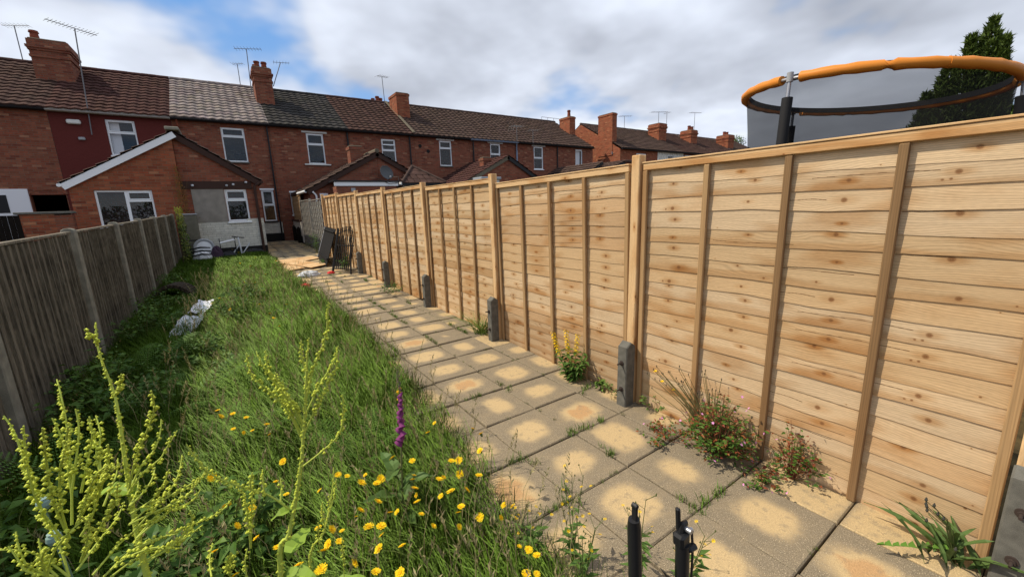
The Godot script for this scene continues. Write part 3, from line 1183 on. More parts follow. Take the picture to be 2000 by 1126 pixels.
func pipe(parent: Node, called: String, pts: Array, rad: float, material: Material):
	return part(parent, called, tb(pts, [rad], 8), material)

func chimney(parent: Node, x0: float, x1: float, z0: float, z1: float, yb: float, yt: float, pots: Array, mt: Material, style := 0):
	# brick stack with oversailing courses, flaunching and clay pots
	var m := MB.new()
	var cx := (x0 + x1) * 0.5
	var cz := (z0 + z1) * 0.5
	var w := x1 - x0
	var dp := z0 - z1
	if style == 0:
		m.box(Vector3(cx, (yb + yt - 0.62) * 0.5, cz), Vector3(w, yt - 0.62 - yb, dp))
		m.box(Vector3(cx, yt - 0.58, cz), Vector3(w + 0.07, 0.08, dp + 0.07))
		m.box(Vector3(cx, yt - 0.46, cz), Vector3(w + 0.02, 0.16, dp + 0.02))
		m.box(Vector3(cx, yt - 0.34, cz), Vector3(w + 0.09, 0.08, dp + 0.09))
		m.box(Vector3(cx, yt - 0.26, cz), Vector3(w + 0.16, 0.08, dp + 0.16))
		m.box(Vector3(cx, yt - 0.11, cz), Vector3(w + 0.06, 0.22, dp + 0.06))
	else:
		m.box(Vector3(cx, (yb + yt - 0.12) * 0.5, cz), Vector3(w, yt - 0.12 - yb, dp))
		m.box(Vector3(cx, yt - 0.06, cz), Vector3(w + 0.06, 0.12, dp + 0.06))
	var st := part(parent, "chimney", m.mesh(), mt)
	part(st, "flaunching", rb(Vector3(cx, yt + 0.025, cz), Vector3(w - 0.02, 0.06, dp - 0.02), 0.025), M.mortar)
	for p in pots:
		var pm := MB.new()
		var r: float = p[2]
		pm.lathe(Vector3(p[0], yt + 0.04, p[1]), [Vector2(r * 1.05, 0), Vector2(r * 0.98, p[3] * 0.45), Vector2(r * 0.86, p[3] * 0.75), Vector2(r * 1.12, p[3] * 0.80), Vector2(r * 1.12, p[3] * 0.88), Vector2(r * 0.95, p[3] * 0.9), Vector2(r, p[3]), Vector2(r * 0.75, p[3]), Vector2(r * 0.7, p[3] * 0.6), Vector2(0, p[3] * 0.6)], 14)
		part(st, "chimney_pot", pm.mesh(), M.terracotta)
	# lead flashing at the foot
	part(st, "flashing", rb(Vector3(cx, yb + 0.14, z0 + 0.02), Vector3(w + 0.1, 0.18, 0.02), 0.005), M.lead)
	return st

func roof_y(z: float) -> float:
	return EAVE + 0.06 + (FZ + 0.14 - z) * (RIDGE - EAVE - 0.06) / (FZ + 0.14 - RZ)

func main_house(i: int, label: String, wall: Material, tiles: Material, holes: Array, x0: float, x1: float) -> Node3D:
	var h := thing("terraced_house", label, "house", Vector3.ZERO, 0.0, "terraced houses")
	var e := 0.004
	var m := wall_mesh(x0 + e, x1 - e, 0.0, EAVE, FZ, holes)
	# rear wall, side walls up to the rafters, ceiling line
	var zb := RZ * 2.0 - FZ
	m.quad(Vector3(x0 + e, 0, zb), Vector3(x1 - e, 0, zb), Vector3(x1 - e, EAVE, zb), Vector3(x0 + e, EAVE, zb), Vector3(0, 0, -1))
	for s in [-1.0, 1.0]:
		var x := x0 + e if s < 0 else x1 - e
		m.quad(Vector3(x, 0, FZ), Vector3(x, 0, zb), Vector3(x, EAVE, zb), Vector3(x, EAVE, FZ), Vector3(s, 0, 0))
		m.tri3(Vector3(x, EAVE, FZ), Vector3(x, EAVE, zb), Vector3(x, RIDGE - 0.05, RZ), Vector3(s, 0, 0), Vector3(s, 0, 0), Vector3(s, 0, 0))
	m.quad(Vector3(x0 + e, 2.95, FZ - 0.22), Vector3(x1 - e, 2.95, FZ - 0.22), Vector3(x1 - e, 2.95, zb), Vector3(x0 + e, 2.95, zb), Vector3.UP)
	m.quad(Vector3(x0 + e, EAVE, FZ - 0.22), Vector3(x1 - e, EAVE, FZ - 0.22), Vector3(x1 - e, EAVE, zb), Vector3(x0 + e, EAVE, zb), Vector3.DOWN)
	part(h, "wall", m.mesh(), wall)
	# roof: rear slope as one sheet, tiled slope towards the garden
	var sl := Vector3(0, RIDGE - EAVE - 0.06, RZ - FZ - 0.14)
	var rm := MB.new()
	rm.quad(Vector3(x0, RIDGE, RZ), Vector3(x1, RIDGE, RZ), Vector3(x1, EAVE, zb - 0.15), Vector3(x0, EAVE, zb - 0.15), Vector3(0, 0.86, -0.5))
	rm.quad(Vector3(x0, EAVE + 0.05, FZ + 0.14), Vector3(x1, EAVE + 0.05, FZ + 0.14), Vector3(x1, RIDGE - 0.015, RZ), Vector3(x0, RIDGE - 0.015, RZ), Vector3(0, 0.86, 0.5))
	var rf := part(h, "roof", rm.mesh(), tiles)
	stuff(part(rf, "tiles", tile_roof(Vector3(x0, EAVE + 0.06, FZ + 0.14), Vector3.RIGHT, sl.normalized(), x1 - x0, sl.length() - 0.05, 0.3, 0.34, 40 + i), tiles))
	part(rf, "ridge", ridge_tiles(Vector3(x0 + 0.005, RIDGE - 0.01, RZ), Vector3(x1 - 0.005, RIDGE - 0.01, RZ), 0.11), tiles)
	return h

func gutter(h: Node, x0: float, x1: float, z: float, y: float, mt: Material):
	var m := MB.new()
	for k in 6:
		var t0 := PI + PI * k / 6.0
		var t1 := PI + PI * (k + 1) / 6.0
		var a := Vector3(0, sin(t0) * 0.055, cos(t0) * 0.055)
		var b := Vector3(0, sin(t1) * 0.055, cos(t1) * 0.055)
		var o := Vector3(x0, y, z)
		var p := Vector3(x1, y, z)
		m.quad(o + a, p + a, p + b, o + b, (a + b).normalized())
	m.box(Vector3((x0 + x1) * 0.5, y + 0.02, z - 0.085), Vector3(x1 - x0, 0.16, 0.022))
	part(h, "gutter", m.mesh(), mt)

func ext_roof(h: Node, xe: float, ye: float, xr: float, yr: float, zf: float, zb: float, tiles: Material, verge: Material, sd: int):
	# lean-to slope running up from the eave at xe to the ridge at xr, tiled, with a barge board on the front
	var vd := Vector3(xr - xe, yr - ye, 0)
	var m := MB.new()
	var t := Vector3(0, 0.05, 0)
	var nn := vd.normalized().cross(Vector3.BACK)
	if nn.y < 0:
		nn = -nn
	m.quad(Vector3(xe, ye, zf), Vector3(xe, ye, zb), Vector3(xr, yr, zb), Vector3(xr, yr, zf), nn)
	m.quad(Vector3(xe, ye, zf) - t, Vector3(xe, ye, zb) - t, Vector3(xr, yr, zb) - t, Vector3(xr, yr, zf) - t, -nn)
	var rf := part(h, "extension_roof", m.mesh(), tiles)
	stuff(part(rf, "tiles", tile_roof(Vector3(xe, ye, zb), Vector3.BACK, vd.normalized(), zf - zb + 0.04, vd.length(), 0.3, 0.32, sd), tiles))
	var bm := MB.new()
	var d := vd.normalized()
	var ang := atan2(vd.y, vd.x)
	bm.rbox(Vector3((xe + xr) * 0.5, (ye + yr) * 0.5, zf - 0.0) - nn * 0.10, Vector3(vd.length(), 0.17, 0.025), 0.004, Basis(Vector3.BACK, ang))
	part(rf, "barge_board", bm.mesh(), verge)
	var gm := MB.new()
	gm.tube([Vector3(xe, ye - 0.03, zf + 0.03), Vector3(xe, ye - 0.03, zb)], [0.05], 8)
	part(rf, "eave_gutter", gm.mesh(), verge)

func ext_walls(h: Node, x0: float, x1: float, zf: float, zb: float, ye0: float, ye1: float, wall: Material, holes: Array, called := "extension_wall"):
	# front wall whose top slopes from ye0 at x0 to ye1 at x1, plus both flanks
	var lo := minf(ye0, ye1) - 0.02
	var m := wall_mesh(x0, x1, 0.0, lo, zf, holes)
	m.quad(Vector3(x0, lo, zf), Vector3(x1, lo, zf), Vector3(x1, ye1, zf), Vector3(x0, ye0, zf), Vector3(0, 0, 1))
	m.quad(Vector3(x0, 0, zf), Vector3(x0, 0, zb), Vector3(x0, ye0, zb), Vector3(x0, ye0, zf), Vector3(-1, 0, 0))
	m.quad(Vector3(x1, 0, zf), Vector3(x1, 0, zb), Vector3(x1, ye1, zb), Vector3(x1, ye1, zf), Vector3(1, 0, 0))
	m.quad(Vector3(x0, 0, zf - 2.5), Vector3(x1, 0, zf - 2.5), Vector3(x1, lo, zf - 2.5), Vector3(x0, lo, zf - 2.5), Vector3(0, 0, 1))
	return part(h, called, m.mesh(), wall)

func build_houses():
	var up := 0.004
	# --- end house with the arched passage
	var h := main_house(0, "plain brown brick terraced house with a dark arched passage and white door panel", M.brick_old, M.tile_brown, [[-6.86, -5.98, 0.3, 2.5]], -9.3, -5.95)
	gutter(h, -9.3, -5.955, FZ + 0.2, EAVE + 0.02, M.black_plastic)
	var am := MB.new()
	for k in 10:
		var t0 := PI * k / 10.0
		var t1 := PI * (k + 1) / 10.0
		for q in [[t0, t1]]:
			var a0 := Vector3(-6.42 + cos(q[0]) * 0.44, 2.5 + sin(q[0]) * 0.16, FZ + 0.02)
			var a1 := Vector3(-6.42 + cos(q[1]) * 0.44, 2.5 + sin(q[1]) * 0.16, FZ + 0.02)
			var o0 := Vector3(-6.42 + cos(q[0]) * 0.52, 2.52 + sin(q[0]) * 0.3, FZ + 0.02)
			var o1 := Vector3(-6.42 + cos(q[1]) * 0.52, 2.52 + sin(q[1]) * 0.3, FZ + 0.02)
			am.quad(a0, a1, o1, o0, Vector3(0, 0, 1))
			am.quad(a0, a1, a1 - Vector3(0, 0, 0.2), a0 - Vector3(0, 0, 0.2), Vector3(0, -1, 0))
	part(h, "arch", am.mesh(), M.brick_old)
	var wd := rb(Vector3(-7.28, 1.6, FZ + 0.03), Vector3(0.8, 2.2, 0.05), 0.01)
	part(h, "door_panel", wd, M.white_plastic)
	part(h, "door_glass", rb(Vector3(-7.55, 2.2, FZ + 0.06), Vector3(0.3, 0.6, 0.015), 0.004), M.black_plastic)
	chimney(h, -6.50, -5.45, -22.4, -23.7, 6.5, 8.28, [[-6.35, -22.75, 0.13, 0.34]], M.brick_old)

	# --- red painted house
	h = main_house(1, "terraced house painted dark red with a newer orange brick extension", M.brick_red_paint, M.tile_red_brown, [[-4.52, -3.70, 3.92, 5.19]], -5.95, -2.6)
	gutter(h, -5.945, -2.605, FZ + 0.2, EAVE + 0.02, M.grey_gutter)
	window(h, -4.52, -3.70, 3.92, 5.19, FZ, {"transom": 0.36, "curtain": 0.3})
	part(h, "vent", rb(Vector3(-5.33, 5.02, FZ + 0.06), Vector3(0.36, 0.15, 0.12), 0.03), M.sill_white)
	part(h, "vent", rb(Vector3(-5.22, 4.46, FZ + 0.04), Vector3(0.18, 0.1, 0.08), 0.02), M.grey_plastic)
	ext_walls(h, -4.78, -2.36, -14.88, FZ, 2.62, 4.02, M.brick_orange, [[-4.30, -3.05, 1.36, 2.38]])
	window(h, -4.30, -3.05, 1.36, 2.38, -14.88, {"mullion": 0.53, "transom": 0.3})
	ext_roof(h, -4.92, 2.55, -2.32, 4.08, -14.80, FZ - 0.02, M.tile_tan, M.upvc, 61)
	part(h, "parapet_cap", rb(Vector3(-2.30, 4.16, -15.3), Vector3(0.34, 0.1, 1.1), 0.02), M.concrete)

	# --- the house of this garden
	h = main_house(2, "brown brick terraced house with pale pinkish roof tiles and a half white-painted extension", M.brick_old, M.tile_pale, [[-1.03, -0.20, 3.80, 5.18], [0.08, 0.56, 1.25, 2.62]], -2.6, 0.75)
	gutter(h, -2.595, 0.745, FZ + 0.2, EAVE + 0.02, M.black_plastic)
	window(h, -1.03, -0.20, 3.80, 5.18, FZ, {"transom": 0.26, "sill_mat": "concrete_dark"})
	window(h, 0.08, 0.56, 1.25, 2.62, FZ, {"transom": 0.48, "sill_mat": "black_plinth"})
	part(h, "window_head", rb(Vector3(0.32, 2.65, FZ + 0.012), Vector3(0.56, 0.07, 0.02), 0.02), M.upvc)
	part(h, "painted_base", bx(Vector3(0.36, 0.94, FZ + up), Vector3(0.76, 0.5, 0.012)), M.brick_white_paint)
	part(h, "plinth", bx(Vector3(0.36, 0.5, FZ + 0.014), Vector3(0.77, 0.4, 0.03)), M.black_plinth)
	pipe(h, "downpipe", [Vector3(0.66, 5.3, FZ + 0.08), Vector3(0.66, 0.4, FZ + 0.08)], 0.035, M.black_plastic)
	pipe(h, "overflow_pipe", [Vector3(-2.42, 5.35, FZ + 0.16), Vector3(-2.4, 5.0, FZ + 0.06), Vector3(-2.4, 4.3, FZ + 0.06)], 0.035, M.terracotta)
	ext_walls(h, -2.35, -0.30, -15.0, FZ, 4.02, 2.70, M.brick_old, [[-1.28, -0.67, 1.37, 2.40]])
	window(h, -1.28, -0.67, 1.37, 2.40, -15.0, {"transom": 0.34})
	ext_roof(h, -0.20, 2.66, -2.30, 4.10, -14.93, FZ - 0.02, M.tile_tan, M.brown_trim, 62)
	part(h, "plaster_patch", rb(Vector3(-1.71, 1.89, -14.994), Vector3(0.84, 1.06, 0.02), 0.006), M.plaster)
	part(h, "dark_lintel", rb(Vector3(-1.42, 2.53, -14.985), Vector3(1.85, 0.24, 0.04), 0.006), M.brown_trim)
	var pw := MB.new()
	pw.box(Vector3(-1.73, 0.93, -14.996), Vector3(1.10, 0.86, 0.016))
	pw.box(Vector3(-0.975, 0.9, -14.9962), Vector3(0.41, 0.8, 0.016))
	pw.box(Vector3(-0.535, 0.97, -14.996), Vector3(0.47, 0.94, 0.016))
	part(h, "painted_base", pw.mesh(), M.brick_white_paint)
	part(h, "plinth", bx(Vector3(-1.325, 0.4, -14.988), Vector3(2.06, 0.24, 0.04)), M.black_plinth)
	pipe(h, "downpipe", [Vector3(-0.25, 2.6, -14.9), Vector3(-0.42, 2.5, -14.92), Vector3(-0.42, 0.3, -14.92)], 0.045, M.brown_trim)
	for q in [[-2.08, 2.52, 0.0], [-1.2, 2.52, 0.3], [-1.02, 2.55, -0.2], [-0.66, 2.62, 0.0]]:
		var lm := MB.new()
		lm.rbox(Vector3(q[0], q[1], -14.945), Vector3(0.035, 0.05, 0.04), 0.008)
		lm.lathe(Vector3(q[0] + 0.02, q[1] - 0.01, -14.89), [Vector2(0, -0.012), Vector2(0.032, -0.01), Vector2(0.035, 0.02), Vector2(0.012, 0.04), Vector2(0, 0.04)], 10, Basis(Vector3.RIGHT, 0.9 + q[2]))
		part(h, "security_light", lm.mesh(), M.bag_plastic if q[2] <= 0.0 else M.grey_plastic)
	chimney(h, 0.62, 1.36, -22.1, -23.0, 6.4, 8.28, [[0.84, -22.35, 0.12, 0.28], [1.16, -22.6, 0.12, 0.36], [0.8, -22.8, 0.11, 0.25]], M.brick_old)

	# --- dark-tiled house
	h = main_house(3, "brown brick terraced house with dark grey roof tiles and a white stone lintel", M.brick_old, M.tile_grey, [[2.20, 2.94, 3.80, 5.16], [1.22, 2.08, 1.5, 2.50]], 0.75, 4.1)
	gutter(h, 0.755, 4.095, FZ + 0.2, EAVE + 0.02, M.black_plastic)
	window(h, 2.20, 2.94, 3.80, 5.16, FZ, {"transom": 0.36, "lintel": "sill_white", "sill_mat": "sill_white", "sill_out": 0.4})
	window(h, 1.22, 2.08, 1.5, 2.50, FZ, {"transom": 0.4})
	part(h, "window_head", rb(Vector3(1.65, 2.53, FZ + 0.012), Vector3(0.92, 0.07, 0.02), 0.02), M.upvc)
	pipe(h, "downpipe", [Vector3(4.02, 5.3, FZ + 0.08), Vector3(4.02, 0.4, FZ + 0.08)], 0.04, M.black_plastic)
	ext_walls(h, 1.42, 4.1, -16.0, FZ, 2.44, 3.86, M.brick_old, [])
	ext_roof(h, 1.28, 2.40, 4.1, 3.92, -15.93, FZ - 0.02, M.tile_tan, M.brown_trim, 63)
	pipe(h, "white_gutter", [Vector3(1.26, 2.36, -15.9), Vector3(1.26, 2.36, -18.0)], 0.055, M.upvc)
	pipe(h, "white_downpipe", [Vector3(1.5, 2.34, -15.9), Vector3(1.62, 2.2, -15.94), Vector3(1.62, 0.4, -15.94)], 0.035, M.upvc)
	# flat-roofed bay with a white fascia
	part(h, "bay_wall", bx(Vector3(3.35, 1.25, -15.55), Vector3(2.3, 2.5, 0.86)), M.brick_old)
	part(h, "bay_fascia", rb(Vector3(3.35, 2.58, -15.10), Vector3(2.44, 0.15, 0.03), 0.004), M.upvc)
	part(h, "bay_roof", rb(Vector3(3.35, 2.685, -15.52), Vector3(2.5, 0.06, 0.94), 0.01), M.black_plastic)
	part(h, "white_sign", rb(Vector3(1.9, 2.15, -15.98), Vector3(0.3, 0.26, 0.02), 0.004), M.white_plastic)
	part(h, "vent", rb(Vector3(2.8, 2.36, -15.10), Vector3(0.16, 0.14, 0.03), 0.004), M.grey_plastic)
	chimney(h, 3.30, 3.86, -17.0, -17.5, 3.2, 4.22, [], M.brick_old, 1)

	h = main_house(4, "brown brick terraced house with red-brown tiles and a tilted open window", M.brick_old, M.tile_brown, [[5.67, 6.40, 3.88, 5.12]], 4.1, 7.45)
	gutter(h, 4.105, 7.445, FZ + 0.2, EAVE + 0.02, M.black_plastic)
	window(h, 5.67, 6.40, 3.88, 5.12, FZ, {"transom": 0.45, "sill": false})
	part(h, "open_sash", rb(Vector3(6.03, 4.83, FZ + 0.05), Vector3(0.66, 0.06, 0.03), 0.006), M.upvc)
	pipe(h, "downpipe", [Vector3(7.16, 5.3, FZ + 0.08), Vector3(7.16, 0.4, FZ + 0.08)], 0.04, M.black_plastic)
	ext_walls(h, 4.11, 6.78, -16.0, FZ, 3.86, 2.44, M.brick_old, [])
	ext_roof(h, 6.9, 2.40, 4.1, 3.92, -15.93, FZ - 0.02, M.tile_tan, M.brown_trim, 64)
	part(h, "verge_cap", tb([Vector3(4.1, 3.95, -15.9), Vector3(4.1, 3.95, -20.1)], [0.09], 8), M.mortar)
	# hipped lean-to
	var hm := MB.new()
	hm.box(Vector3(5.7, 1.3, -15.6), Vector3(1.75, 2.6, 0.9))
	part(h, "lean_to_wall", hm.mesh(), M.white_render)
	var ap := Vector3(5.62, 3.36, -16.1)
	var hip := MB.new()
	var c0 := Vector3(4.72, 2.62, -15.0)
	var c1 := Vector3(6.66, 2.62, -15.0)
	hip.tri3(c0, c1, ap, Vector3(0, 0.8, 0.6), Vector3(0, 0.8, 0.6), Vector3(0, 0.8, 0.6))
	hip.tri3(c0, ap, Vector3(4.72, 2.62, -16.0), Vector3(-0.6, 0.8, 0), Vector3(-0.6, 0.8, 0), Vector3(-0.6, 0.8, 0))
	hip.tri3(c1, ap, Vector3(6.66, 2.62, -16.2), Vector3(0.6, 0.8, 0), Vector3(0.6, 0.8, 0), Vector3(0.6, 0.8, 0))
	hip.paint(Color.WHITE)
	var hr := part(h, "lean_to_roof", hip.mesh(), M.tile_brown)
	var tl := MB.new()
	var rr := RandomNumberGenerator.new()
	rr.seed = 5
	for row in 4:
		var f0 := row / 4.0
		var a := c0.lerp(ap, f0)
		var b := c1.lerp(ap, f0)
		var n := int(round((b - a).length() / 0.27))
		for k in n:
			var t := rr.randf_range(0.8, 1.25)
			tl.paint(Color(t, t, t))
			tl.rbox(a.lerp(b, (k + 0.5) / n) + Vector3(0, 0.09, -0.10), Vector3(0.25, 0.03, 0.34), 0.012, Basis(Vector3.RIGHT, 0.56))
	stuff(part(hr, "tiles", tl.mesh(), M.tile_brown))
	for e in [c0, c1]:
		part(hr, "hip_tile", tb([e + Vector3(0, 0.04, 0), ap + Vector3(0, 0.04, 0)], [0.06], 8), M.tile_tan)
	part(hr, "fascia", rb(Vector3(5.69, 2.56, -14.99), Vector3(1.96, 0.10, 0.03), 0.004), M.black_plastic)
	part(hr, "side_fascia", rb(Vector3(4.70, 2.60, -15.5), Vector3(0.03, 0.12, 0.95), 0.004), M.upvc)
	chimney(h, 6.95, 7.75, -25.0, -25.8, 7.2, 8.0, [[7.12, -25.4, 0.11, 0.3], [7.36, -25.3, 0.12, 0.42], [7.6, -25.4, 0.11, 0.36]], M.brick_old, 1)

	h = main_house(5, "brown brick terraced house with two round wall holes beside its tall window", M.brick_old, M.tile_tan, [[8.88, 9.63, 3.88, 5.22]], 7.45, 10.8)
	gutter(h, 7.455, 10.795, FZ + 0.2, EAVE + 0.02, M.black_plastic)
	window(h, 8.88, 9.63, 3.88, 5.22, FZ, {"transom": 0.3, "lintel": "sill_white", "sill_mat": "concrete_dark"})
	for q in [[7.75, 4.87], [8.2, 4.62]]:
		var cm := MB.new()
		cm.lathe(Vector3(q[0], q[1], FZ + 0.004), [Vector2(0.07, 0), Vector2(0.09, 0.012), Vector2(0.10, 0.0)], 12, Basis(Vector3.RIGHT, PI * 0.5))
		cm.lathe(Vector3(q[0], q[1], FZ + 0.003), [Vector2(0.08, 0.0), Vector2(0.0, 0.002)], 12, Basis(Vector3.RIGHT, PI * 0.5))
		part(h, "wall_hole", cm.mesh(), M.black_plinth)
	ext_walls(h, 7.7, 10.8, -16.1, FZ, 2.5, 3.98, M.brick_old, [])
	ext_roof(h, 7.55, 2.45, 10.7, 4.04, -16.03, FZ - 0.02, M.tile_red_brown, M.mortar, 65)
	part(h, "flat_roof", rb(Vector3(9.1, 2.86, -15.6), Vector3(1.1, 0.12, 0.9), 0.02), M.lead)
	part(h, "flat_roof_wall", bx(Vector3(9.1, 1.4, -15.65), Vector3(0.95, 2.8, 0.85)), M.white_render)
	chimney(h, 9.75, 10.2, -16.9, -17.3, 3.3, 3.98, [], M.brick_old, 1)
	chimney(h, 7.40, 8.14, -22.1, -23.3, 6.4, 7.96, [], M.brick_orange, 1)
	part(h, "verge_mortar", rb(Vector3(7.46, (RIDGE + EAVE) * 0.5 + 0.13, (FZ + RZ) * 0.5 + 0.07), Vector3(0.16, 0.05, 4.75), 0.02, Basis(Vector3.RIGHT, 0.533)), M.mortar)

	h = main_house(6, "brown brick terraced house with a grey-blue gutter and half-hidden window", M.brick_old, M.tile_tan, [[12.2, 12.93, 3.9, 5.24]], 10.8, 14.15)
	gutter(h, 10.805, 14.145, FZ + 0.2, EAVE + 0.02, M.blue_gutter)
	window(h, 12.2, 12.93, 3.9, 5.24, FZ, {"transom": 0.45, "lintel": "sill_white"})
	pipe(h, "downpipe", [Vector3(14.1, 5.3, FZ + 0.08), Vector3(14.1, 0.4, FZ + 0.08)], 0.045, M.blue_gutter)
	pipe(h, "downpipe", [Vector3(11.0, 5.3, FZ + 0.08), Vector3(11.0, 0.4, FZ + 0.08)], 0.04, M.black_plastic)
	ext_walls(h, 10.8, 13.4, -16.1, FZ, 3.98, 2.5, M.brick_old, [])
	ext_roof(h, 13.55, 2.45, 10.7, 4.04, -16.03, FZ - 0.02, M.tile_red_brown, M.black_plastic, 66)

	h = main_house(7, "brown brick terraced house with a tall narrow window and bare wall aerials", M.brick_old, M.tile_tan, [[15.5, 16.28, 3.84, 5.24]], 14.15, 17.5)
	gutter(h, 14.155, 17.495, FZ + 0.2, EAVE + 0.02, M.black_plastic)
	window(h, 15.5, 16.28, 3.84, 5.24, FZ, {"transom": 0.5, "lintel": "sill_white"})
	pipe(h, "downpipe", [Vector3(17.45, 5.3, FZ + 0.08), Vector3(17.45, 0.4, FZ + 0.08)], 0.04, M.black_plastic)
	ext_walls(h, 14.9, 17.5, -16.1, FZ, 2.5, 3.9, M.brick_old, [])
	ext_roof(h, 14.7, 2.45, 17.5, 3.96, -16.03, FZ - 0.02, M.tile_tan, M.black_plastic, 67)

	h = main_house(8, "end terraced house whose gable chimney overlooks the side passage", M.brick_old, M.tile_tan, [[19.16, 19.84, 3.9, 5.24]], 17.5, 20.85)
	gutter(h, 17.505, 20.85, FZ + 0.2, EAVE + 0.02, M.black_plastic)
	window(h, 19.16, 19.84, 3.9, 5.24, FZ, {"transom": 0.05, "sill_mat": "concrete_dark", "curtain": 0.5})
	# outbuilding with a tile coping
	part(h, "outbuilding_wall", bx(Vector3(19.2, 1.9, -17.3), Vector3(1.4, 3.9, 4.2)), M.brick_orange)
	part(h, "outbuilding_coping", rb(Vector3(19.2, 3.92, -17.3), Vector3(1.6, 0.14, 4.4), 0.03), M.tile_tan)
	ext_roof(h, 15.9, 3.0, 18.5, 3.95, -15.2, -19.0, M.tile_tan, M.black_plastic, 68)
	chimney(h, 20.3, 20.86, -21.9, -23.0, 6.3, 7.80, [[20.6, -22.3, 0.12, 0.5]], M.brick_orange, 1)

func build_far_houses():
	# second terrace beyond the side passage
	var z := -19.35
	var x0 := 22.9
	var specs := [[22.9, 27.3, "brick", "far terraced house with a sunlit orange gable wall and tall gable chimney"], [27.3, 30.8, "white", "far terraced house with a white-painted rear wall"], [30.8, 35.5, "brick", "far brick terraced house with two small white windows under the eaves"], [35.5, 40.5, "brick", "far brick terraced house with twin clay pots beside its neighbour's cement verge"], [40.5, 47.0, "brick", "last brick house of the far terrace with a stout chimney"]]
	var k := 0
	for s in specs:
		var a: float = s[0]
		var b: float = s[1]
		var h := thing("far_house", s[3], "house", Vector3.ZERO, 0.0, "houses of the far terrace")
		var holes := []
		if k == 0:
			holes = [[24.7, 25.9, 4.3, 5.12]]
		elif k == 1:
			holes = [[28.6, 29.45, 4.2, 5.16]]
		elif k == 2:
			holes = [[31.1, 31.9, 4.5, 5.12], [32.5, 33.4, 4.5, 5.14]]
		var m := wall_mesh(a + 0.004, b - 0.004, 0.0, EAVE, z, holes)
		for sx in [-1.0, 1.0]:
			var x: float = a + 0.004 if sx < 0 else b - 0.004
			m.quad(Vector3(x, 0, z), Vector3(x, 0, z - 8.2), Vector3(x, EAVE, z - 8.2), Vector3(x, EAVE, z), Vector3(sx, 0, 0))
			m.tri3(Vector3(x, EAVE, z), Vector3(x, EAVE, z - 8.2), Vector3(x, 7.72, z - 4.1), Vector3(sx, 0, 0), Vector3(sx, 0, 0), Vector3(sx, 0, 0))
		m.quad(Vector3(a, 0, z - 8.2), Vector3(b, 0, z - 8.2), Vector3(b, EAVE, z - 8.2), Vector3(a, EAVE, z - 8.2), Vector3(0, 0, -1))
		part(h, "wall", m.mesh(), M.white_render if s[2] == "white" else (M.brick_orange if k == 0 else M.brick_old))
		var rm := MB.new()
		rm.paint(Color.WHITE)
		rm.quad(Vector3(a, 7.76, z - 4.1), Vector3(b, 7.76, z - 4.1), Vector3(b, EAVE, z - 8.4), Vector3(a, EAVE, z - 8.4), Vector3(0, 0.86, -0.5))
		rm.quad(Vector3(a, EAVE + 0.05, z + 0.14), Vector3(b, EAVE + 0.05, z + 0.14), Vector3(b, 7.74, z - 4.1), Vector3(a, 7.74, z - 4.1), Vector3(0, 0.86, 0.5))
		var tm: Material = [M.tile_tan, M.tile_tan, M.tile_brown, M.tile_brown, M.tile_tan][k]
		var rf := part(h, "roof", rm.mesh(), tm)
		var sl := Vector3(0, 7.76 - EAVE - 0.06, -4.24)
		stuff(part(rf, "tiles", tile_roof(Vector3(a, EAVE + 0.06, z + 0.14), Vector3.RIGHT, sl.normalized(), b - a, sl.length() - 0.04, 0.3, 0.34, 80 + k), tm))
		part(rf, "ridge", ridge_tiles(Vector3(a, 7.75, z - 4.1), Vector3(b, 7.75, z - 4.1), 0.11), tm)
		gutter(h, a + 0.005, b - 0.005, z + 0.2, EAVE + 0.02, M.black_plastic)
		for q in holes:
			window(h, q[0], q[1], q[2], q[3], z, {"transom": 0.42, "lintel": "sill_white"} if k == 2 else {"transom": 0.42})
		if k == 0:
			chimney(h, 22.86, 23.35, -20.1, -21.5, 5.0, 7.95, [], M.brick_orange, 1)
		elif k == 1:
			chimney(h, 30.2, 31.25, -21.4, -22.5, 6.2, 8.05, [], M.brick_orange)
		elif k == 2:
			chimney(h, 35.0, 36.0, -21.4, -22.5, 6.2, 7.85, [[35.25, -21.8, 0.14, 0.4], [35.7, -21.8, 0.14, 0.36]], M.brick_orange)
			part(rf, "verge_cement", rb(Vector3(35.5, 6.62, z - 2.0), Vector3(0.16, 0.05, 4.9), 0.02, Basis(Vector3.RIGHT, 0.51)), M.mortar)
		elif k == 3:
			chimney(h, 40.8, 41.9, -21.0, -22.2, 6.2, 7.75, [[41.1, -21.6, 0.14, 0.35], [41.6, -21.6, 0.14, 0.35]], M.brick_orange)
		k += 1
	var w := thing("white_gable", "white-rendered gable end showing behind the far roofs", "house", Vector3(50.5, 0, -27.5))
	var wm := MB.new()
	wm.box(Vector3(0, 3.4, 0), Vector3(4, 6.8, 5))
	wm.tri3(Vector3(-2, 6.8, 2.5), Vector3(2, 6.8, 2.5), Vector3(0, 8.0, 2.5), Vector3.BACK, Vector3.BACK, Vector3.BACK)
	part(w, "wall", wm.mesh(), M.white_render)
	var wr := MB.new()
	wr.paint(Color.WHITE)
	wr.rbox(Vector3(-1.05, 7.42, 0), Vector3(2.5, 0.08, 5.3), 0.01, Basis(Vector3.BACK, 0.54))
	wr.rbox(Vector3(1.05, 7.42, 0), Vector3(2.5, 0.08, 5.3), 0.01, Basis(Vector3.BACK, -0.54))
	part(w, "roof", wr.mesh(), M.tile_tan)

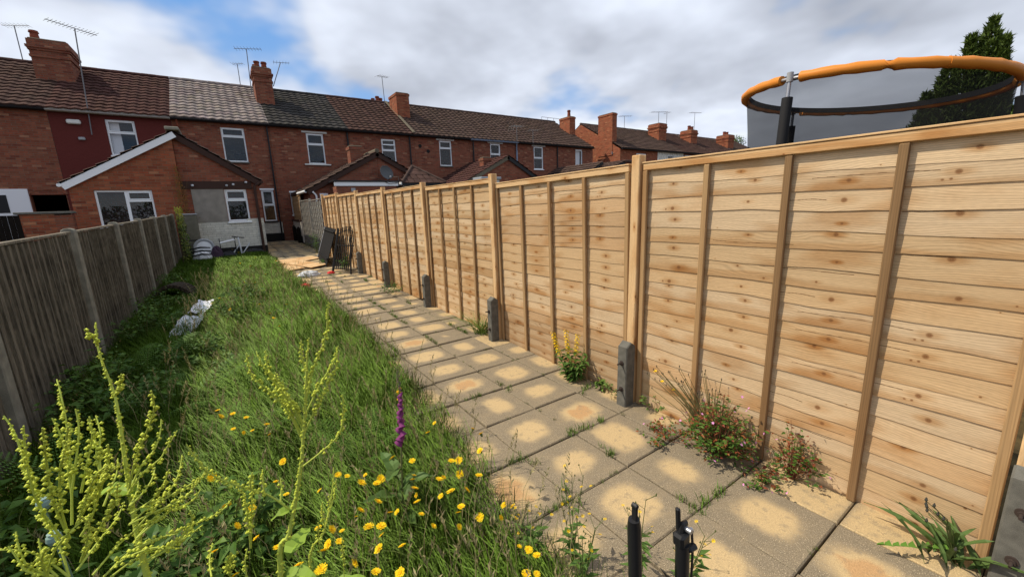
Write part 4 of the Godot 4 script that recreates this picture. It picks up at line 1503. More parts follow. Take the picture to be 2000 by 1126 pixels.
func build_garden_walls():
	var w := thing("brick_garden_wall", "low garden wall of mixed orange and dark brick with a stone coping", "garden wall", Vector3(-5.05, gy(-14.0), -14.0))
	part(w, "new_brickwork", bx(Vector3(-0.2, 0.76, 0), Vector3(0.62, 1.52, 0.22)), M.brick_orange)
	part(w, "old_brickwork", bx(Vector3(0.27, 0.74, 0), Vector3(0.32, 1.48, 0.215)), M.brick_old)
	part(w, "coping", rb(Vector3(-0.05, 1.54, 0), Vector3(1.04, 0.06, 0.3), 0.012), M.concrete_dark)
	var f := thing("black_board_fence", "black-stained upright board fence beside the low brick wall", "fence", Vector3(-6.4, gy(-13.9), -13.9))
	for i in 16:
		part(f, "board", rb(Vector3(-0.76 + i * 0.105, 0.75, 0.004 * (i % 2)), Vector3(0.1, 1.5, 0.02), 0.004), M.black_fence)
	# side passage: low wall with a short new panel on it
	var pw := thing("passage_wall", "low white-painted wall with a black base along the side passage", "garden wall", Vector3(1.28, gy(-19.0), -18.85))
	part(pw, "brickwork", bx(Vector3(0, 0.44, 0), Vector3(0.2, 0.88, 2.48)), M.brick_white_paint)
	part(pw, "plinth", bx(Vector3(-0.012, 0.14, 0), Vector3(0.2, 0.28, 2.46)), M.black_plinth)
	part(pw, "coping", rb(Vector3(0, 0.91, 0), Vector3(0.26, 0.06, 2.5), 0.01), M.brown_trim)
	var sp := thing("short_fence", "short new timber overlap panel standing on the passage wall", "fence panel", Vector3(1.3, gy(-19.0) + 0.945, -18.85))
	var sb := fence_board(901, 2.4, 0.135)
	for i in 10:
		part(sp, "board", sb, M.fence_woods[i % 5], Vector3(-0.01, i * 0.098, 0))
	for i in 8:
		part(sp, "batten", wood_bar(Vector3(0.02, 0.98, 0.035), 70 + i), M.batten_wood, Vector3(-0.04, 0, -1.18 + i * 0.335))
	part(sp, "capping", wood_lie(Vector3(0.06, 0.02, 2.42), 75), M.rail_wood, Vector3(-0.02, 1.0, 0))
	for q in [[-19.3, 0.62, "dark wooden stake standing against the white passage wall"], [-18.0, 0.6, "pointed dark wooden stump by the passage wall"]]:
		var st := thing("wooden_stake", q[2], "stake", Vector3(1.1, gy(q[0]), q[0]))
		var sm := MB.new()
		sm.rbox(Vector3(0, q[1] * 0.5, 0), Vector3(0.13, q[1], 0.15), 0.012)
		sm.lathe(Vector3(0, q[1] - 0.002, 0), [Vector2(0.08, 0), Vector2(0.0, 0.1)], 4)
		part(st, "shaft", sm.mesh(), M.black_fence)
	# old grey woven panels
	for k in 2:
		var zc := -14.0 - k * 2.25
		var g := thing("woven_fence", ["old grey woven lattice panel next to the new fence, foot overgrown", "old grey woven lattice panel next to the passage wall"][k], "fence panel", Vector3(1.24, gy(zc), zc))
		g.rotation.z = 0.01
		var sl := rb(Vector3.ZERO, Vector3(0.010, 0.125, 2.06), 0.003)
		for i in 12:
			part(g, "slat", sl, M.grey_panel, Vector3(-0.012 + 0.014 * (i % 2), 0.1 + i * 0.138, 0), Vector3(0, 0, 0.05))
		var ub := rb(Vector3(0, 0.85, 0), Vector3(0.022, 1.72, 0.05), 0.004)
		for i in 7:
			part(g, "upright", ub, M.grey_panel, Vector3(-0.032, 0.0, -1.02 + i * 0.34))
		part(g, "capping", rb(Vector3(0, 1.74, 0), Vector3(0.06, 0.03, 2.1), 0.006), M.grey_panel, Vector3(-0.012, 0, 0))
		var po := thing("grey_post", "old grey square post holding the woven panels", "fence post", Vector3(1.24, gy(zc), zc - 1.12), 0.0, "old grey posts")
		part(po, "shaft", rb(Vector3(0, 0.9, 0), Vector3(0.075, 1.85, 0.075), 0.008), M.grey_panel)

# ---------------------------------------------------------------- trampoline, trees, clutter
func ring_at(a: float, drop := 0.0, grow := 1.0) -> Vector3:
	var p := Vector2(1.199 * cos(a), 1.054 * sin(a)).rotated(-0.208) * grow
	return Vector3(p.x, 2.573 - 0.021 * p.x - 0.086 * p.y - drop, p.y)

func build_trampoline():
	var t := thing("trampoline", "garden trampoline with orange-sleeved hoop, black safety net and foam-clad poles behind the new fence", "trampoline", Vector3(4.27, 0, -0.189))
	var stations := [205.0, 260.0, 316.0, 22.0, 92.0, 148.0, 205.0 + 360.0]
	var hoop := MB.new()
	var pts := []
	for k in 73:
		pts.append(ring_at(TAU * k / 72.0))
	hoop.tube(pts, [0.017], 6, false)
	part(t, "hoop", hoop.mesh(), M.metal)
	for k in 6:
		var a0 := deg_to_rad(stations[k])
		var a9 := deg_to_rad(fposmod(stations[k + 1] - stations[k], 360.0))
		var sl := MB.new()
		var sp := []
		var sr := []
		for q in 13:
			sp.append(ring_at(a0 + (0.085 if k % 2 == 0 else 0.0) + (a9 - (0.085 if k % 2 == 0 else 0.0) - (0.085 if k % 2 == 1 else -0.004)) * q / 12.0))
			sr.append(0.043 + 0.004 * sin(q * 2.3 + k))
		sl.tube(sp, sr, 10)
		part(t, "sleeve", sl.mesh(), M.orange_sleeve)
		if k % 2 == 1:
			continue
		var top := ring_at(a0, -0.02, 1.015)
		var mid := ring_at(a0, 0.0, 1.06)
		mid.y = 1.7
		var foot := ring_at(a0, 0.0, 1.03)
		foot.y = 0.0
		var low := top.lerp(mid, 0.2)
		var pole := part(t, "pole", tb([foot, mid, top], [0.017], 10), M.metal)
		part(pole, "foam_sleeve", tb([foot.lerp(mid, 0.48), mid, low], [0.045], 12), M.foam_black)
		part(pole, "end_cap", tb([top + Vector3(0, -0.05, 0), top + Vector3(0, 0.03, 0)], [0.028], 10), M.grey_plastic)
	# net: a skin between hoop and bed, drawn in at the waist
	var net := MB.new()
	var band := MB.new()
	var n := 60
	for k in n:
		var a := TAU * k / n
		var b := TAU * (k + 1) / n
		var prev := 0.0
		for j in 6:
			var f0 := j / 6.0
			var f1 := (j + 1) / 6.0
			var q := []
			for e in [[a, f0], [b, f0], [b, f1], [a, f1]]:
				var g: float = 0.985 - 0.05 * sin(e[1] * PI) - 0.02 * sin(e[0] * 6.0 + 1.0) * sin(e[1] * PI)
				var p := ring_at(e[0], 0.0, g)
				var y := lerpf(p.y - 0.02, 0.72, e[1])
				q.append(Vector3(p.x, y, p.z))
			net.quad(q[0], q[1], q[2], q[3], Vector3(cos(a), 0, sin(a)))
		var b0 := ring_at(a, -0.045, 0.955)
		var b1 := ring_at(b, -0.045, 0.955)
		band.quad(b0, b1, b1 + Vector3(0, -0.055, 0), b0 + Vector3(0, -0.055, 0), Vector3(cos(a), 0, sin(a)))
	part(t, "net", net.mesh(), M.net)
	part(t, "net_band", band.mesh(), M.mat_black)
	var bed := MB.new()
	bed.lathe(Vector3(0, 0.66, 0), [Vector2(0, 0.02), Vector2(0.85, 0.02), Vector2(0.85, 0.0), Vector2(0, 0.0)], 40)
	part(t, "bed", bed.mesh(), M.mat_black)
	var pad := MB.new()
	pad.lathe(Vector3(0, 0.66, 0), [Vector2(0.83, 0.03), Vector2(1.04, 0.04), Vector2(1.05, -0.04), Vector2(0.83, 0.0)], 40)
	part(t, "spring_pad", pad.mesh(), M.orange_sleeve)

func aerial(label: String, foot: Vector3, top_y: float, yaw: float, length: float, elems: int, lean := 0.0, style := 0):
	var t := thing("tv_aerial", label, "aerial", foot, 0.0, "television aerials on the roofs")
	var h := top_y - foot.y
	var tip := Vector3(lean * h, h, 0)
	part(t, "mast", tb([Vector3.ZERO, tip], [0.018], 6), M.aerial_metal)
	var dir := Vector3(cos(yaw), 0.06, sin(yaw))
	var side := Vector3(-sin(yaw), 0, cos(yaw))
	part(t, "boom", tb([tip - dir * length * 0.45 + Vector3(0, 0.02, 0), tip + dir * length * 0.55 + Vector3(0, 0.02, 0)], [0.011], 5), M.aerial_metal)
	var m := MB.new()
	for k in elems:
		var f := k / float(maxi(1, elems - 1))
		var p := tip + dir * length * (-0.4 + 0.93 * f) + Vector3(0, 0.02, 0)
		var w := lerpf(0.3, 0.2, f)
		m.tube([p - side * w, p + side * w], [0.006], 4)
	if style == 1:
		for s in [-1.0, 1.0]:
			var p := tip - dir * length * 0.42
			for q in 3:
				m.tube([p + side * (q - 1) * 0.2, p + side * (q - 1) * 0.2 + Vector3(0, s * 0.28, 0) - dir * 0.12], [0.007], 4)
	part(t, "elements", m.mesh(), M.aerial_metal)

func leaf_crown(cx: Vector3, blobs: Array, count: int, size: float, sd: int, c0: Vector3, c1: Vector3) -> ArrayMesh:
	# leaf faces spread through clumps of a crown
	var m := MB.new()
	var r := RandomNumberGenerator.new()
	r.seed = sd
	for b in blobs:
		var o: Vector3 = cx + b[0]
		var rad: Vector3 = b[1]
		for k in int(count * b[2]):
			var d := Vector3(r.randfn(), r.randfn(), r.randfn()).normalized()
			var f := pow(r.randf(), 0.45)
			var p := o + d * rad * f
			var nr := (d + Vector3(r.randfn(), r.randfn(), r.randfn()) * 0.6).normalized()
			var a := nr.cross(Vector3(r.randf(), r.randf(), r.randf() + 0.1)).normalized()
			var t := r.randf()
			var c := c0.lerp(c1, t)
			m.paint(Color(c.x, c.y, c.z))
			m.leaf(p, a, nr, size * r.randf_range(0.7, 1.4), size * 0.6, 0.2, 0.2)
	return m.mesh()

func build_trees():
	# leylandii behind the trampoline
	var r := RandomNumberGenerator.new()
	r.seed = 77
	var t := thing("conifer_tree", "tall dark green conifer with ragged upright sprays behind the trampoline", "tree", Vector3(13.05, 0, -0.8))
	part(t, "trunk", tb([Vector3(0, 0, 0), Vector3(0.05, 2.5, 0.02), Vector3(0.0, 5.0, 0.25)], [0.2, 0.12, 0.02], 9), M.bark)
	var m := MB.new()
	var lm := MB.new()
	var tips := [[Vector3(-0.05, 0, 0.25), 5.2, 0.5], [Vector3(-0.2, 0, -0.02), 4.9, 0.5], [Vector3(-0.15, 0, -0.3), 4.5, 0.55], [Vector3(-0.1, 0, 0.48), 4.75, 0.42], [Vector3(0.4, 0, 0.1), 4.9, 0.6], [Vector3(-0.1, 0, -0.62), 3.85, 0.55], [Vector3(0.35, 0, -0.45), 4.1, 0.65], [Vector3(-0.1, 0, 0.62), 4.0, 0.42]]
	for q in tips:
		var o: Vector3 = q[0]
		var top: float = q[1]
		lm.tube([Vector3(0, 0.4, 0), o * 0.8 + Vector3(0, top * 0.5, 0), o + Vector3(0, top - 0.3, 0)], [0.08, 0.05, 0.01], 5)
		for k in 2600:
			var f := pow(r.randf(), 0.8)
			var y := lerpf(0.4, top, f)
			var rad: float = q[2] * pow(1.0 - f, 0.55) * (0.78 + 0.3 * sin(y * 7.0 + o.x * 9.0)) + 0.02
			var a := r.randf() * TAU
			var rr: float = rad * sqrt(r.randf_range(0.25, 1.0))
			var p := o + Vector3(cos(a) * rr, y, sin(a) * rr)
			var up := Vector3(cos(a) * 0.5, 1.0, sin(a) * 0.5) + Vector3(r.randfn(), r.randfn(), r.randfn()) * 0.3
			var tone := r.randf_range(0.6, 1.3)
			m.paint(Color(0.075 * tone, 0.115 * tone, 0.024 * tone))
			var side := up.cross(Vector3(r.randfn(), 0.1, r.randfn())).normalized()
			m.blade(p, up.normalized() * r.randf_range(0.06, 0.14), side, 0.018, Vector3(r.randfn(), r.randfn(), r.randfn()) * 0.03, 2)
			m.blade(p, (up.normalized() + side * 0.6) * r.randf_range(0.05, 0.1), side.cross(up).normalized(), 0.018, Vector3.ZERO, 2)
	part(t, "limbs", lm.mesh(), M.bark)
	part(t, "crown", m.mesh(), M.green)
	var far := [["leafy_tree", "pale green leafy treetop showing over the roof beside the brick chimney", Vector3(-10.2, 0, -36.0), 11.2, 1.35, Vector3(0.09, 0.15, 0.03), Vector3(0.16, 0.22, 0.06)], ["leafy_tree", "round dark green treetop beyond the far terrace", Vector3(66, 0, -34.5), 11.6, 2.6, Vector3(0.05, 0.10, 0.02), Vector3(0.10, 0.17, 0.03)], ["leafy_tree", "broad garden tree mirrored in the upstairs window panes", Vector3(2.5, 0, 22.0), 8.0, 3.0, Vector3(0.04, 0.08, 0.02), Vector3(0.08, 0.13, 0.03)]]
	var i := 0
	for f in far:
		var q := thing(f[0], f[1], "tree", f[2])
		var hh: float = f[3]
		var w: float = f[4]
		part(q, "trunk", tb([Vector3.ZERO, Vector3(0.1, hh * 0.5, 0), Vector3(0, hh * 0.9, 0.1)], [0.28, 0.18, 0.03], 8), M.bark)
		var lb := MB.new()
		for k in 7:
			var a := TAU * k / 7.0
			lb.tube([Vector3(0, hh * 0.5, 0), Vector3(cos(a) * w * 0.5, hh * 0.72, sin(a) * w * 0.5), Vector3(cos(a) * w * 0.9, hh * 0.85, sin(a) * w * 0.9)], [0.1, 0.06, 0.02], 5)
		part(q, "limbs", lb.mesh(), M.bark)
		var blobs := []
		var r2 := RandomNumberGenerator.new()
		r2.seed = 50 + i
		for k in 16:
			var a := r2.randf() * TAU
			var rr := w * sqrt(r2.randf()) * 0.85
			blobs.append([Vector3(cos(a) * rr, hh - 0.5 - rr * 0.4 - r2.randf() * w * 0.9, sin(a) * rr), Vector3.ONE * w * r2.randf_range(0.25, 0.42), 1.0])
		part(q, "crown", leaf_crown(Vector3.ZERO, blobs, 220, 0.2, 60 + i, f[5], f[6]), M.green)
		i += 1

func build_hedge():
	# clipped hedge across the far end of the garden, mirrored in the windows
	var t := thing("garden_hedge", "long dark green hedge closing the other end of the garden", "hedge", Vector3(0, 0, 15.0))
	var m := MB.new()
	var r := RandomNumberGenerator.new()
	r.seed = 15
	for k in 5200:
		var p := Vector3(r.randf_range(-16, 16), r.randf_range(0.1, 2.7) , 0)
		p.y *= 1.0 + 0.12 * sin(p.x * 0.9) + 0.08 * sin(p.x * 2.7)
		p.z = r.randf_range(-0.55, 0.55)
		var c := r.randf_range(0.6, 1.3)
		m.paint(Color(0.045 * c, 0.085 * c, 0.02 * c))
		m.leaf(p, Vector3(r.randfn(), r.randfn(), r.randfn()), Vector3(r.randfn(), r.randfn(), -1.0).normalized(), 0.32, 0.2)
	part(t, "foliage", m.mesh(), M.green)
	var sm := MB.new()
	for k in 20:
		sm.tube([Vector3(-15.2 + k * 1.6, 0, 0), Vector3(-15.0 + k * 1.6, 1.4, 0.05), Vector3(-15.3 + k * 1.6, 2.4, 0)], [0.05, 0.04, 0.02], 5)
	part(t, "stems", sm.mesh(), M.bark)

func sheet_between(a: Vector3, b: Vector3, c: Vector3, d: Vector3, th: float) -> ArrayMesh:
	# rigid sheet with its four corners given (top face) and a thickness
	var m := MB.new()
	var nn := (b - a).cross(d - a).normalized()
	if nn.y < 0:
		nn = -nn
	var k := -nn * th
	m.quad(a, b, c, d, nn, Vector2(0, 0), Vector2(1, 0), Vector2(1, 0.6), Vector2(0, 0.6))
	m.quad(a + k, b + k, c + k, d + k, -nn)
	var ctr := (a + b + c + d) * 0.25
	for e in [[a, b], [b, c], [c, d], [d, a]]:
		var o: Vector3 = ((e[0] + e[1]) * 0.5 - ctr)
		o = (o - nn * o.dot(nn)).normalized()
		m.quad(e[0], e[1], e[1] + k, e[0] + k, o)
	return m.mesh()

func crumple(sz: Vector3, sd: int, rough := 0.35) -> ArrayMesh:
	# crumpled lump: a dented low dome
	var m := MB.new()
	var nz := FastNoiseLite.new()
	nz.seed = sd
	nz.frequency = 1.6
	nz.fractal_octaves = 3
	nz.noise_type = FastNoiseLite.TYPE_CELLULAR
	var at := func(i, j):
		var t: float = TAU * i / 18.0
		var f: float = PI * 0.5 * j / 7.0
		var d := Vector3(cos(t) * cos(f), sin(f), sin(t) * cos(f))
		return d * sz * (1.0 + rough * (nz.get_noise_3d(d.x * 1.5, d.y * 1.5, d.z * 1.5) + 0.5))
	for i in 18:
		for j in 7:
			var a: Vector3 = at.call(i, j)
			var b: Vector3 = at.call(i + 1, j)
			var c: Vector3 = at.call(i + 1, j + 1)
			var d: Vector3 = at.call(i, j + 1)
			var n1 := (b - a).cross(c - a).normalized()
			if n1.dot(a + b + c) < 0:
				n1 = -n1
			m.tri3(a, b, c, n1, n1, n1)
			var n2 := (c - a).cross(d - a).normalized()
			if n2.dot(a + c + d) < 0:
				n2 = -n2
			m.tri3(a, c, d, n2, n2, n2)
	return m.mesh()

func build_clutter():
	aerial("long many-pronged aerial on a tall pole fixed to the red painted wall", Vector3(-4.92, 4.6, FZ + 0.12), 8.1, 2.6, 1.3, 14, 0.05)
	aerial("thin aerial behind the ridge of the end house", Vector3(-7.55, 7.0, -26.0), 9.7, 0.3, 0.9, 8)
	aerial("tall aerial strapped to the chimney between pale and dark roof tiles", Vector3(0.46, 7.1, -22.3), 9.05, 0.25, 1.1, 9, 0.03)
	aerial("small low aerial beside the tall one behind the pale roof", Vector3(0.2, 7.5, -24.6), 9.0, 0.5, 0.5, 5)
	aerial("aerial on a cranked arm at the side of the two-pot chimney", Vector3(1.42, 7.6, -22.4), 8.7, 0.1, 0.7, 6, 0.4)
	aerial("slender aerial beside the plain square chimney", Vector3(7.1, 7.4, -23.2), 9.0, -0.3, 0.7, 6, -0.02)
	aerial("large aerial with crossed reflectors rising over the blue gutter", Vector3(14.05, 4.9, FZ + 0.2), 6.3, -0.2, 1.0, 8, 0.0, 1)
	aerial("white-mast aerial rising beside the tall narrow window", Vector3(15.3, 4.9, FZ + 0.2), 6.15, 0.1, 0.8, 6)
	aerial("aerial standing on the far ridge by the tall gable chimney", Vector3(28.8, 7.6, -24.0), 8.95, 0.2, 1.4, 8)
	aerial("long aerial on the stout far chimney", Vector3(30.9, 8.0, -22.0), 9.1, 0.2, 1.9, 10)
	aerial("second upright aerial on the stout far chimney", Vector3(31.5, 7.6, -21.6), 9.0, 1.4, 0.6, 5)
	aerial("high aerial behind the far twin-pot chimney", Vector3(38.0, 7.6, -23.0), 9.9, 0.1, 1.8, 9)
	# satellite dish on the gable of the dark-tiled house
	var sd := thing("satellite_dish", "dark grey satellite dish on the gable of the neighbouring extension", "satellite dish", Vector3(4.3, 3.05, -15.92))
	var dm := MB.new()
	var tilt := Basis(Vector3.RIGHT, 1.25) * Basis(Vector3.FORWARD, 0.25)
	dm.lathe(Vector3(0, 0, 0.24), [Vector2(0, 0.0), Vector2(0.14, 0.015), Vector2(0.24, 0.05), Vector2(0.29, 0.085), Vector2(0.295, 0.08), Vector2(0.24, 0.04), Vector2(0.14, 0.003), Vector2(0, -0.012)], 24, tilt)
	part(sd, "dish", dm.mesh(), M.dish_grey)
	part(sd, "arm", tb([Vector3(0, 0, 0), Vector3(0, -0.05, 0.22), Vector3(0.05, -0.27, 0.3), Vector3(0.06, -0.2, 0.62)], [0.016], 6), M.metal)
	part(sd, "receiver", rb(Vector3(0.06, -0.17, 0.62), Vector3(0.06, 0.06, 0.1), 0.015), M.grey_plastic)
	part(sd, "cable", tb([Vector3(0.0, -0.1, 0.1), Vector3(0.35, -0.2, 0.72), Vector3(0.3, -0.42, 0.86), Vector3(-0.1, -0.46, 0.86), Vector3(-0.6, -0.25, 0.86)], [0.01], 5), M.black_plastic)
	# red access platform behind the far roofs
	var rp := thing("roof_platform", "red railed access platform behind the far gable chimney", "access platform", Vector3(22.6, 7.6, -26.0))
	part(rp, "beam", rb(Vector3(0, 0, 0), Vector3(3.4, 0.2, 0.3), 0.02), M.red_plastic)
	var rl := MB.new()
	for k in 6:
		rl.tube([Vector3(-1.6 + k * 0.64, 0.1, 0), Vector3(-1.6 + k * 0.64, 1.0, 0)], [0.018], 5)
	rl.tube([Vector3(-1.6, 1.0, 0), Vector3(1.6, 1.0, 0)], [0.018], 5)
	rl.tube([Vector3(-1.6, 0.55, 0), Vector3(1.6, 0.55, 0)], [0.018], 5)
	part(rp, "railing", rl.mesh(), M.metal)
	# plywood sheets left on the path
	var ply := [["pale plywood sheet half off the path with one corner in the grass", Vector3(-0.94, 0.245, -12.46), Vector3(-0.62, 0.245, -12.6), Vector3(0.12, 0.205, -9.95), Vector3(-0.36, 0.205, -9.60)], ["pale plywood sheet lying under the others beside the passage mouth", Vector3(-0.44, 0.232, -12.15), Vector3(0.68, 0.236, -12.5), Vector3(0.86, 0.23, -11.8), Vector3(0.0, 0.222, -11.2)], ["pale plywood sheet lying across the others on the slabs", Vector3(-0.35, 0.252, -11.28), Vector3(0.11, 0.262, -11.6), Vector3(0.72, 0.222, -10.1), Vector3(0.24, 0.216, -9.75)]]
	for p in ply:
		var o := part(self, "plywood_sheet", sheet_between(p[1], p[2], p[3], p[4], 0.016), M.plywood)
		tag(o, p[0], "plywood sheet")
	# crumpled bag and red scraps
	var bag := part(self, "plastic_bag", crumple(Vector3(0.24, 0.12, 0.2), 4, 0.7), M.bag_plastic, Vector3(0.04, gy(-8.8), -8.8))
	tag(bag, "crumpled grey plastic bag on the slabs in front of the plywood", "plastic bag")
	var sc := [["bright red plastic scrap on the slabs beside the leaning gate", Vector3(0.5, gy(-8.75), -8.75)], ["small red plastic scrap at the edge of the lawn", Vector3(-0.27, gy(-7.2) + 0.05, -7.2)]]
	for q in sc:
		var o := part(self, "red_scrap", crumple(Vector3(0.085, 0.06, 0.07), 9, 0.8), M.red_plastic, q[1])
		tag(o, q[0], "plastic scrap")
	# black board gate leaning on the new fence
	var bg := thing("board_gate", "black boarded gate leaning against the new fence", "gate", Vector3(0.72, gy(-11.0), -11.0))
	var a := Vector3(0.05, 0.0, -1.0)
	var b := Vector3(-0.1, -0.01, 1.1)
	var lean := Vector3(0.34, 0.96, 0.0)
	for k in 9:
		var p := a.lerp(b, (k + 0.5) / 9.0)
		var bs := Basis(Vector3.BACK, -0.34) * Basis(Vector3.UP, -0.07)
		part(bg, "board", rb(Vector3(0, 0.5, 0), Vector3(0.018, 1.0, 0.225), 0.004), M.black_paint, p, bs.get_euler())
	part(bg, "rail", tb([a + lean * 0.9 + Vector3(-0.03, 0, 0), b + lean * 0.9 + Vector3(-0.03, 0, 0)], [0.022], 4), M.black_paint)
	part(bg, "rail", tb([a + lean * 0.2 + Vector3(-0.03, 0, 0), b + lean * 0.2 + Vector3(-0.03, 0, 0)], [0.022], 4), M.black_paint)
	part(bg, "edge_strip", tb([a + Vector3(-0.02, 0, 0), a + lean + Vector3(-0.02, 0, 0)], [0.012], 4), M.grey_plastic)
	# arched iron gate leaning beside it
	var ig := thing("iron_gate", "black arched iron bar gate leaning against the fence beside the boarded gate", "gate", Vector3(0.62, gy(-8.9), -8.9))
	var g0 := Vector3(-0.06, 0.0, 0.05)
	var g1 := Vector3(0.22, 0.0, 0.62)
	var gl := Vector3(0.36, 0.98, -0.62)
	part(ig, "post", tb([g0, g0 + gl * 1.02], [0.03], 4), M.black_paint)
	part(ig, "post", tb([g1, g1 + gl * 0.82 + Vector3(-0.12, 0, 0.1)], [0.02], 4), M.black_paint)
	var gr := g1 - g0
	part(ig, "rail", tb([g0 + gl * 0.1, g1 + gl * 0.1], [0.014], 4), M.black_paint)
	part(ig, "rail", tb([g0 + gl * 0.62, g1 + gl * 0.62], [0.014], 4), M.black_paint)
	var arc := []
	for k in 9:
		var f := k / 8.0
		arc.append(g0 + gr * f + gl * (0.78 + 0.2 * sin(PI * (0.15 + f * 0.6))))
	part(ig, "arch", tb(arc, [0.012], 4), M.black_paint)
	for k in 9:
		var f := (k + 0.5) / 9.0
		var hgt := 0.86 + 0.2 * sin(PI * (0.15 + f * 0.6))
		var bm := MB.new()
		bm.tube([g0 + gr * f + gl * 0.08, g0 + gr * f + gl * hgt], [0.012], 5)
		bm.lathe(g0 + gr * f + gl * hgt, [Vector2(0.0, -0.02), Vector2(0.018, 0.0), Vector2(0.0, 0.035)], 6)
		part(ig, "bar", bm.mesh(), M.black_paint)
	# tall grey cabinet against the extension
	var cb := thing("grey_cabinet", "tall pale grey cabinet with a black strap standing against the extension", "cabinet", Vector3(-2.3, gy(-14.6), -14.62))
	part(cb, "body", rb(Vector3(0, 0.68, 0), Vector3(0.42, 1.36, 0.4), 0.015), M.cabinet_grey)
	part(cb, "lid", rb(Vector3(0, 1.385, 0), Vector3(0.46, 0.04, 0.44), 0.01), M.grey_plastic)
	part(cb, "strap", rb(Vector3(0.02, 0.6, 0.0), Vector3(0.5, 0.035, 0.415), 0.004), M.black_plastic)
	# heap of discarded things in front of the extension
	var wh := thing("wheel_rim", "white disc wheel with a dark rim propped on the junk by the cabinet", "wheel", Vector3(-2.02, gy(-14.2) + 0.38, -14.25))
	var wm := MB.new()
	var wb := Basis(Vector3.RIGHT, PI * 0.5 - 0.15) * Basis(Vector3.UP, 0.4)
	wm.lathe(Vector3.ZERO, [Vector2(0.19, 0.02), Vector2(0.24, 0.035), Vector2(0.27, 0.02), Vector2(0.27, -0.02), Vector2(0.19, -0.02)], 28, wb)
	part(wh, "tyre", wm.mesh(), M.grey_plastic)
	var wd := MB.new()
	wd.lathe(Vector3.ZERO, [Vector2(0.0, 0.03), Vector2(0.05, 0.03), Vector2(0.19, 0.012), Vector2(0.19, -0.01), Vector2(0.0, -0.01)], 28, wb)
	part(wh, "disc", wd.mesh(), M.white_plastic)
	var bags := [["white and black crumpled rubbish sack below the disc wheel", Vector3(-2.08, gy(-13.7), -13.7), Vector3(0.26, 0.34, 0.24), 11, M.white_plastic], ["dark purple cloth bundle beside the rubbish sack", Vector3(-1.72, gy(-13.8), -13.8), Vector3(0.17, 0.42, 0.18), 15, M.purple_cloth], ["black rubbish bag slumped under the folded chair", Vector3(-1.45, gy(-14.0), -14.0), Vector3(0.28, 0.22, 0.2), 17, M.black_plastic], ["low black rubbish bag by the painted wall", Vector3(-0.75, gy(-14.6), -14.6), Vector3(0.36, 0.2, 0.16), 19, M.black_plastic]]
	for q in bags:
		var o := part(self, "rubbish_bag" if q[4] != M.purple_cloth else "cloth_bundle", crumple(q[2], q[3], 0.5), q[4], q[1])
		tag(o, q[0], "bag" if q[4] != M.purple_cloth else "cloth")
	for k in 3:
		var o := part(self, "cloth_strip", tb([Vector3(-2.32, gy(-13.5) + 0.2 + k * 0.1, -13.52), Vector3(-2.08, gy(-13.5) + 0.25 + k * 0.1, -13.42), Vector3(-1.85, gy(-13.5) + 0.22 + k * 0.1, -13.5)], [0.018, 0.025, 0.018], 6), M.black_plastic)
		tag(o, "black strap tied round the white rubbish sack", "strap", "straps round the rubbish sack")
	var ch := thing("folded_chair", "folded black metal chair with a pale cushion among the junk", "chair", Vector3(-1.42, gy(-14.2), -14.25))
	for s in [-0.2, 0.2]:
		part(ch, "leg", tb([Vector3(s, 0, 0.2), Vector3(s, 0.5, -0.1)], [0.013], 6), M.black_paint)
		part(ch, "leg", tb([Vector3(s, 0, -0.2), Vector3(s, 0.62, 0.1)], [0.013], 6), M.black_paint)
	part(ch, "seat", rb(Vector3(0, 0.52, 0), Vector3(0.42, 0.05, 0.34), 0.02, Basis(Vector3.BACK, 0.2)), M.curtain)
	var sct := thing("white_scooter", "white child's scooter standing by the painted extension wall", "scooter", Vector3(-1.08, gy(-14.3), -14.3))
	part(sct, "steering_post", tb([Vector3(0, 0.1, 0), Vector3(-0.04, 0.62, 0)], [0.024], 8), M.white_plastic)
	part(sct, "handlebar", tb([Vector3(-0.2, 0.66, 0.04), Vector3(-0.04, 0.62, 0), Vector3(0.12, 0.6, -0.06)], [0.018], 8), M.black_plastic)
	part(sct, "fork", tb([Vector3(-0.24, 0.12, 0.06), Vector3(-0.02, 0.4, 0), Vector3(0.02, 0.1, 0.02), Vector3(0.26, 0.42, 0)], [0.022], 8), M.bag_plastic)
	part(sct, "deck", rb(Vector3(0.12, 0.07, 0.05), Vector3(0.42, 0.03, 0.12), 0.01), M.rail_wood)
	for s in [-0.12, 0.34]:
		var km := MB.new()
		km.lathe(Vector3(s, 0.055, 0.05), [Vector2(0, 0.015), Vector2(0.055, 0.015), Vector2(0.055, -0.015), Vector2(0, -0.015)], 14, Basis(Vector3.RIGHT, PI * 0.5))
		part(sct, "wheel", km.mesh(), M.black_plastic)
	# roll of log edging by the old fence
	var lr := thing("log_edging_roll", "half-unrolled roll of grey log edging lying by the weathered fence", "log edging", Vector3(-2.3, gy(-7.7) + 0.05, -7.7))
	for k in 15:
		var t := PI * 0.9 * (k / 14.0) + 0.1
		var o := Vector3(cos(t) * 0.04 + (k - 7) * -0.032, sin(t) * 0.2 + 0.02, 0.02 * (k % 2))
		part(lr, "stick", tb([o + Vector3(0.1, 0, -0.26), o + Vector3(0.02, 0.02, 0.26)], [0.03], 7), M.log_bark)
	# crumpled white sheeting in the weeds
	var ws := MB.new()
	var wz := FastNoiseLite.new()
	wz.seed = 6
	wz.frequency = 2.2
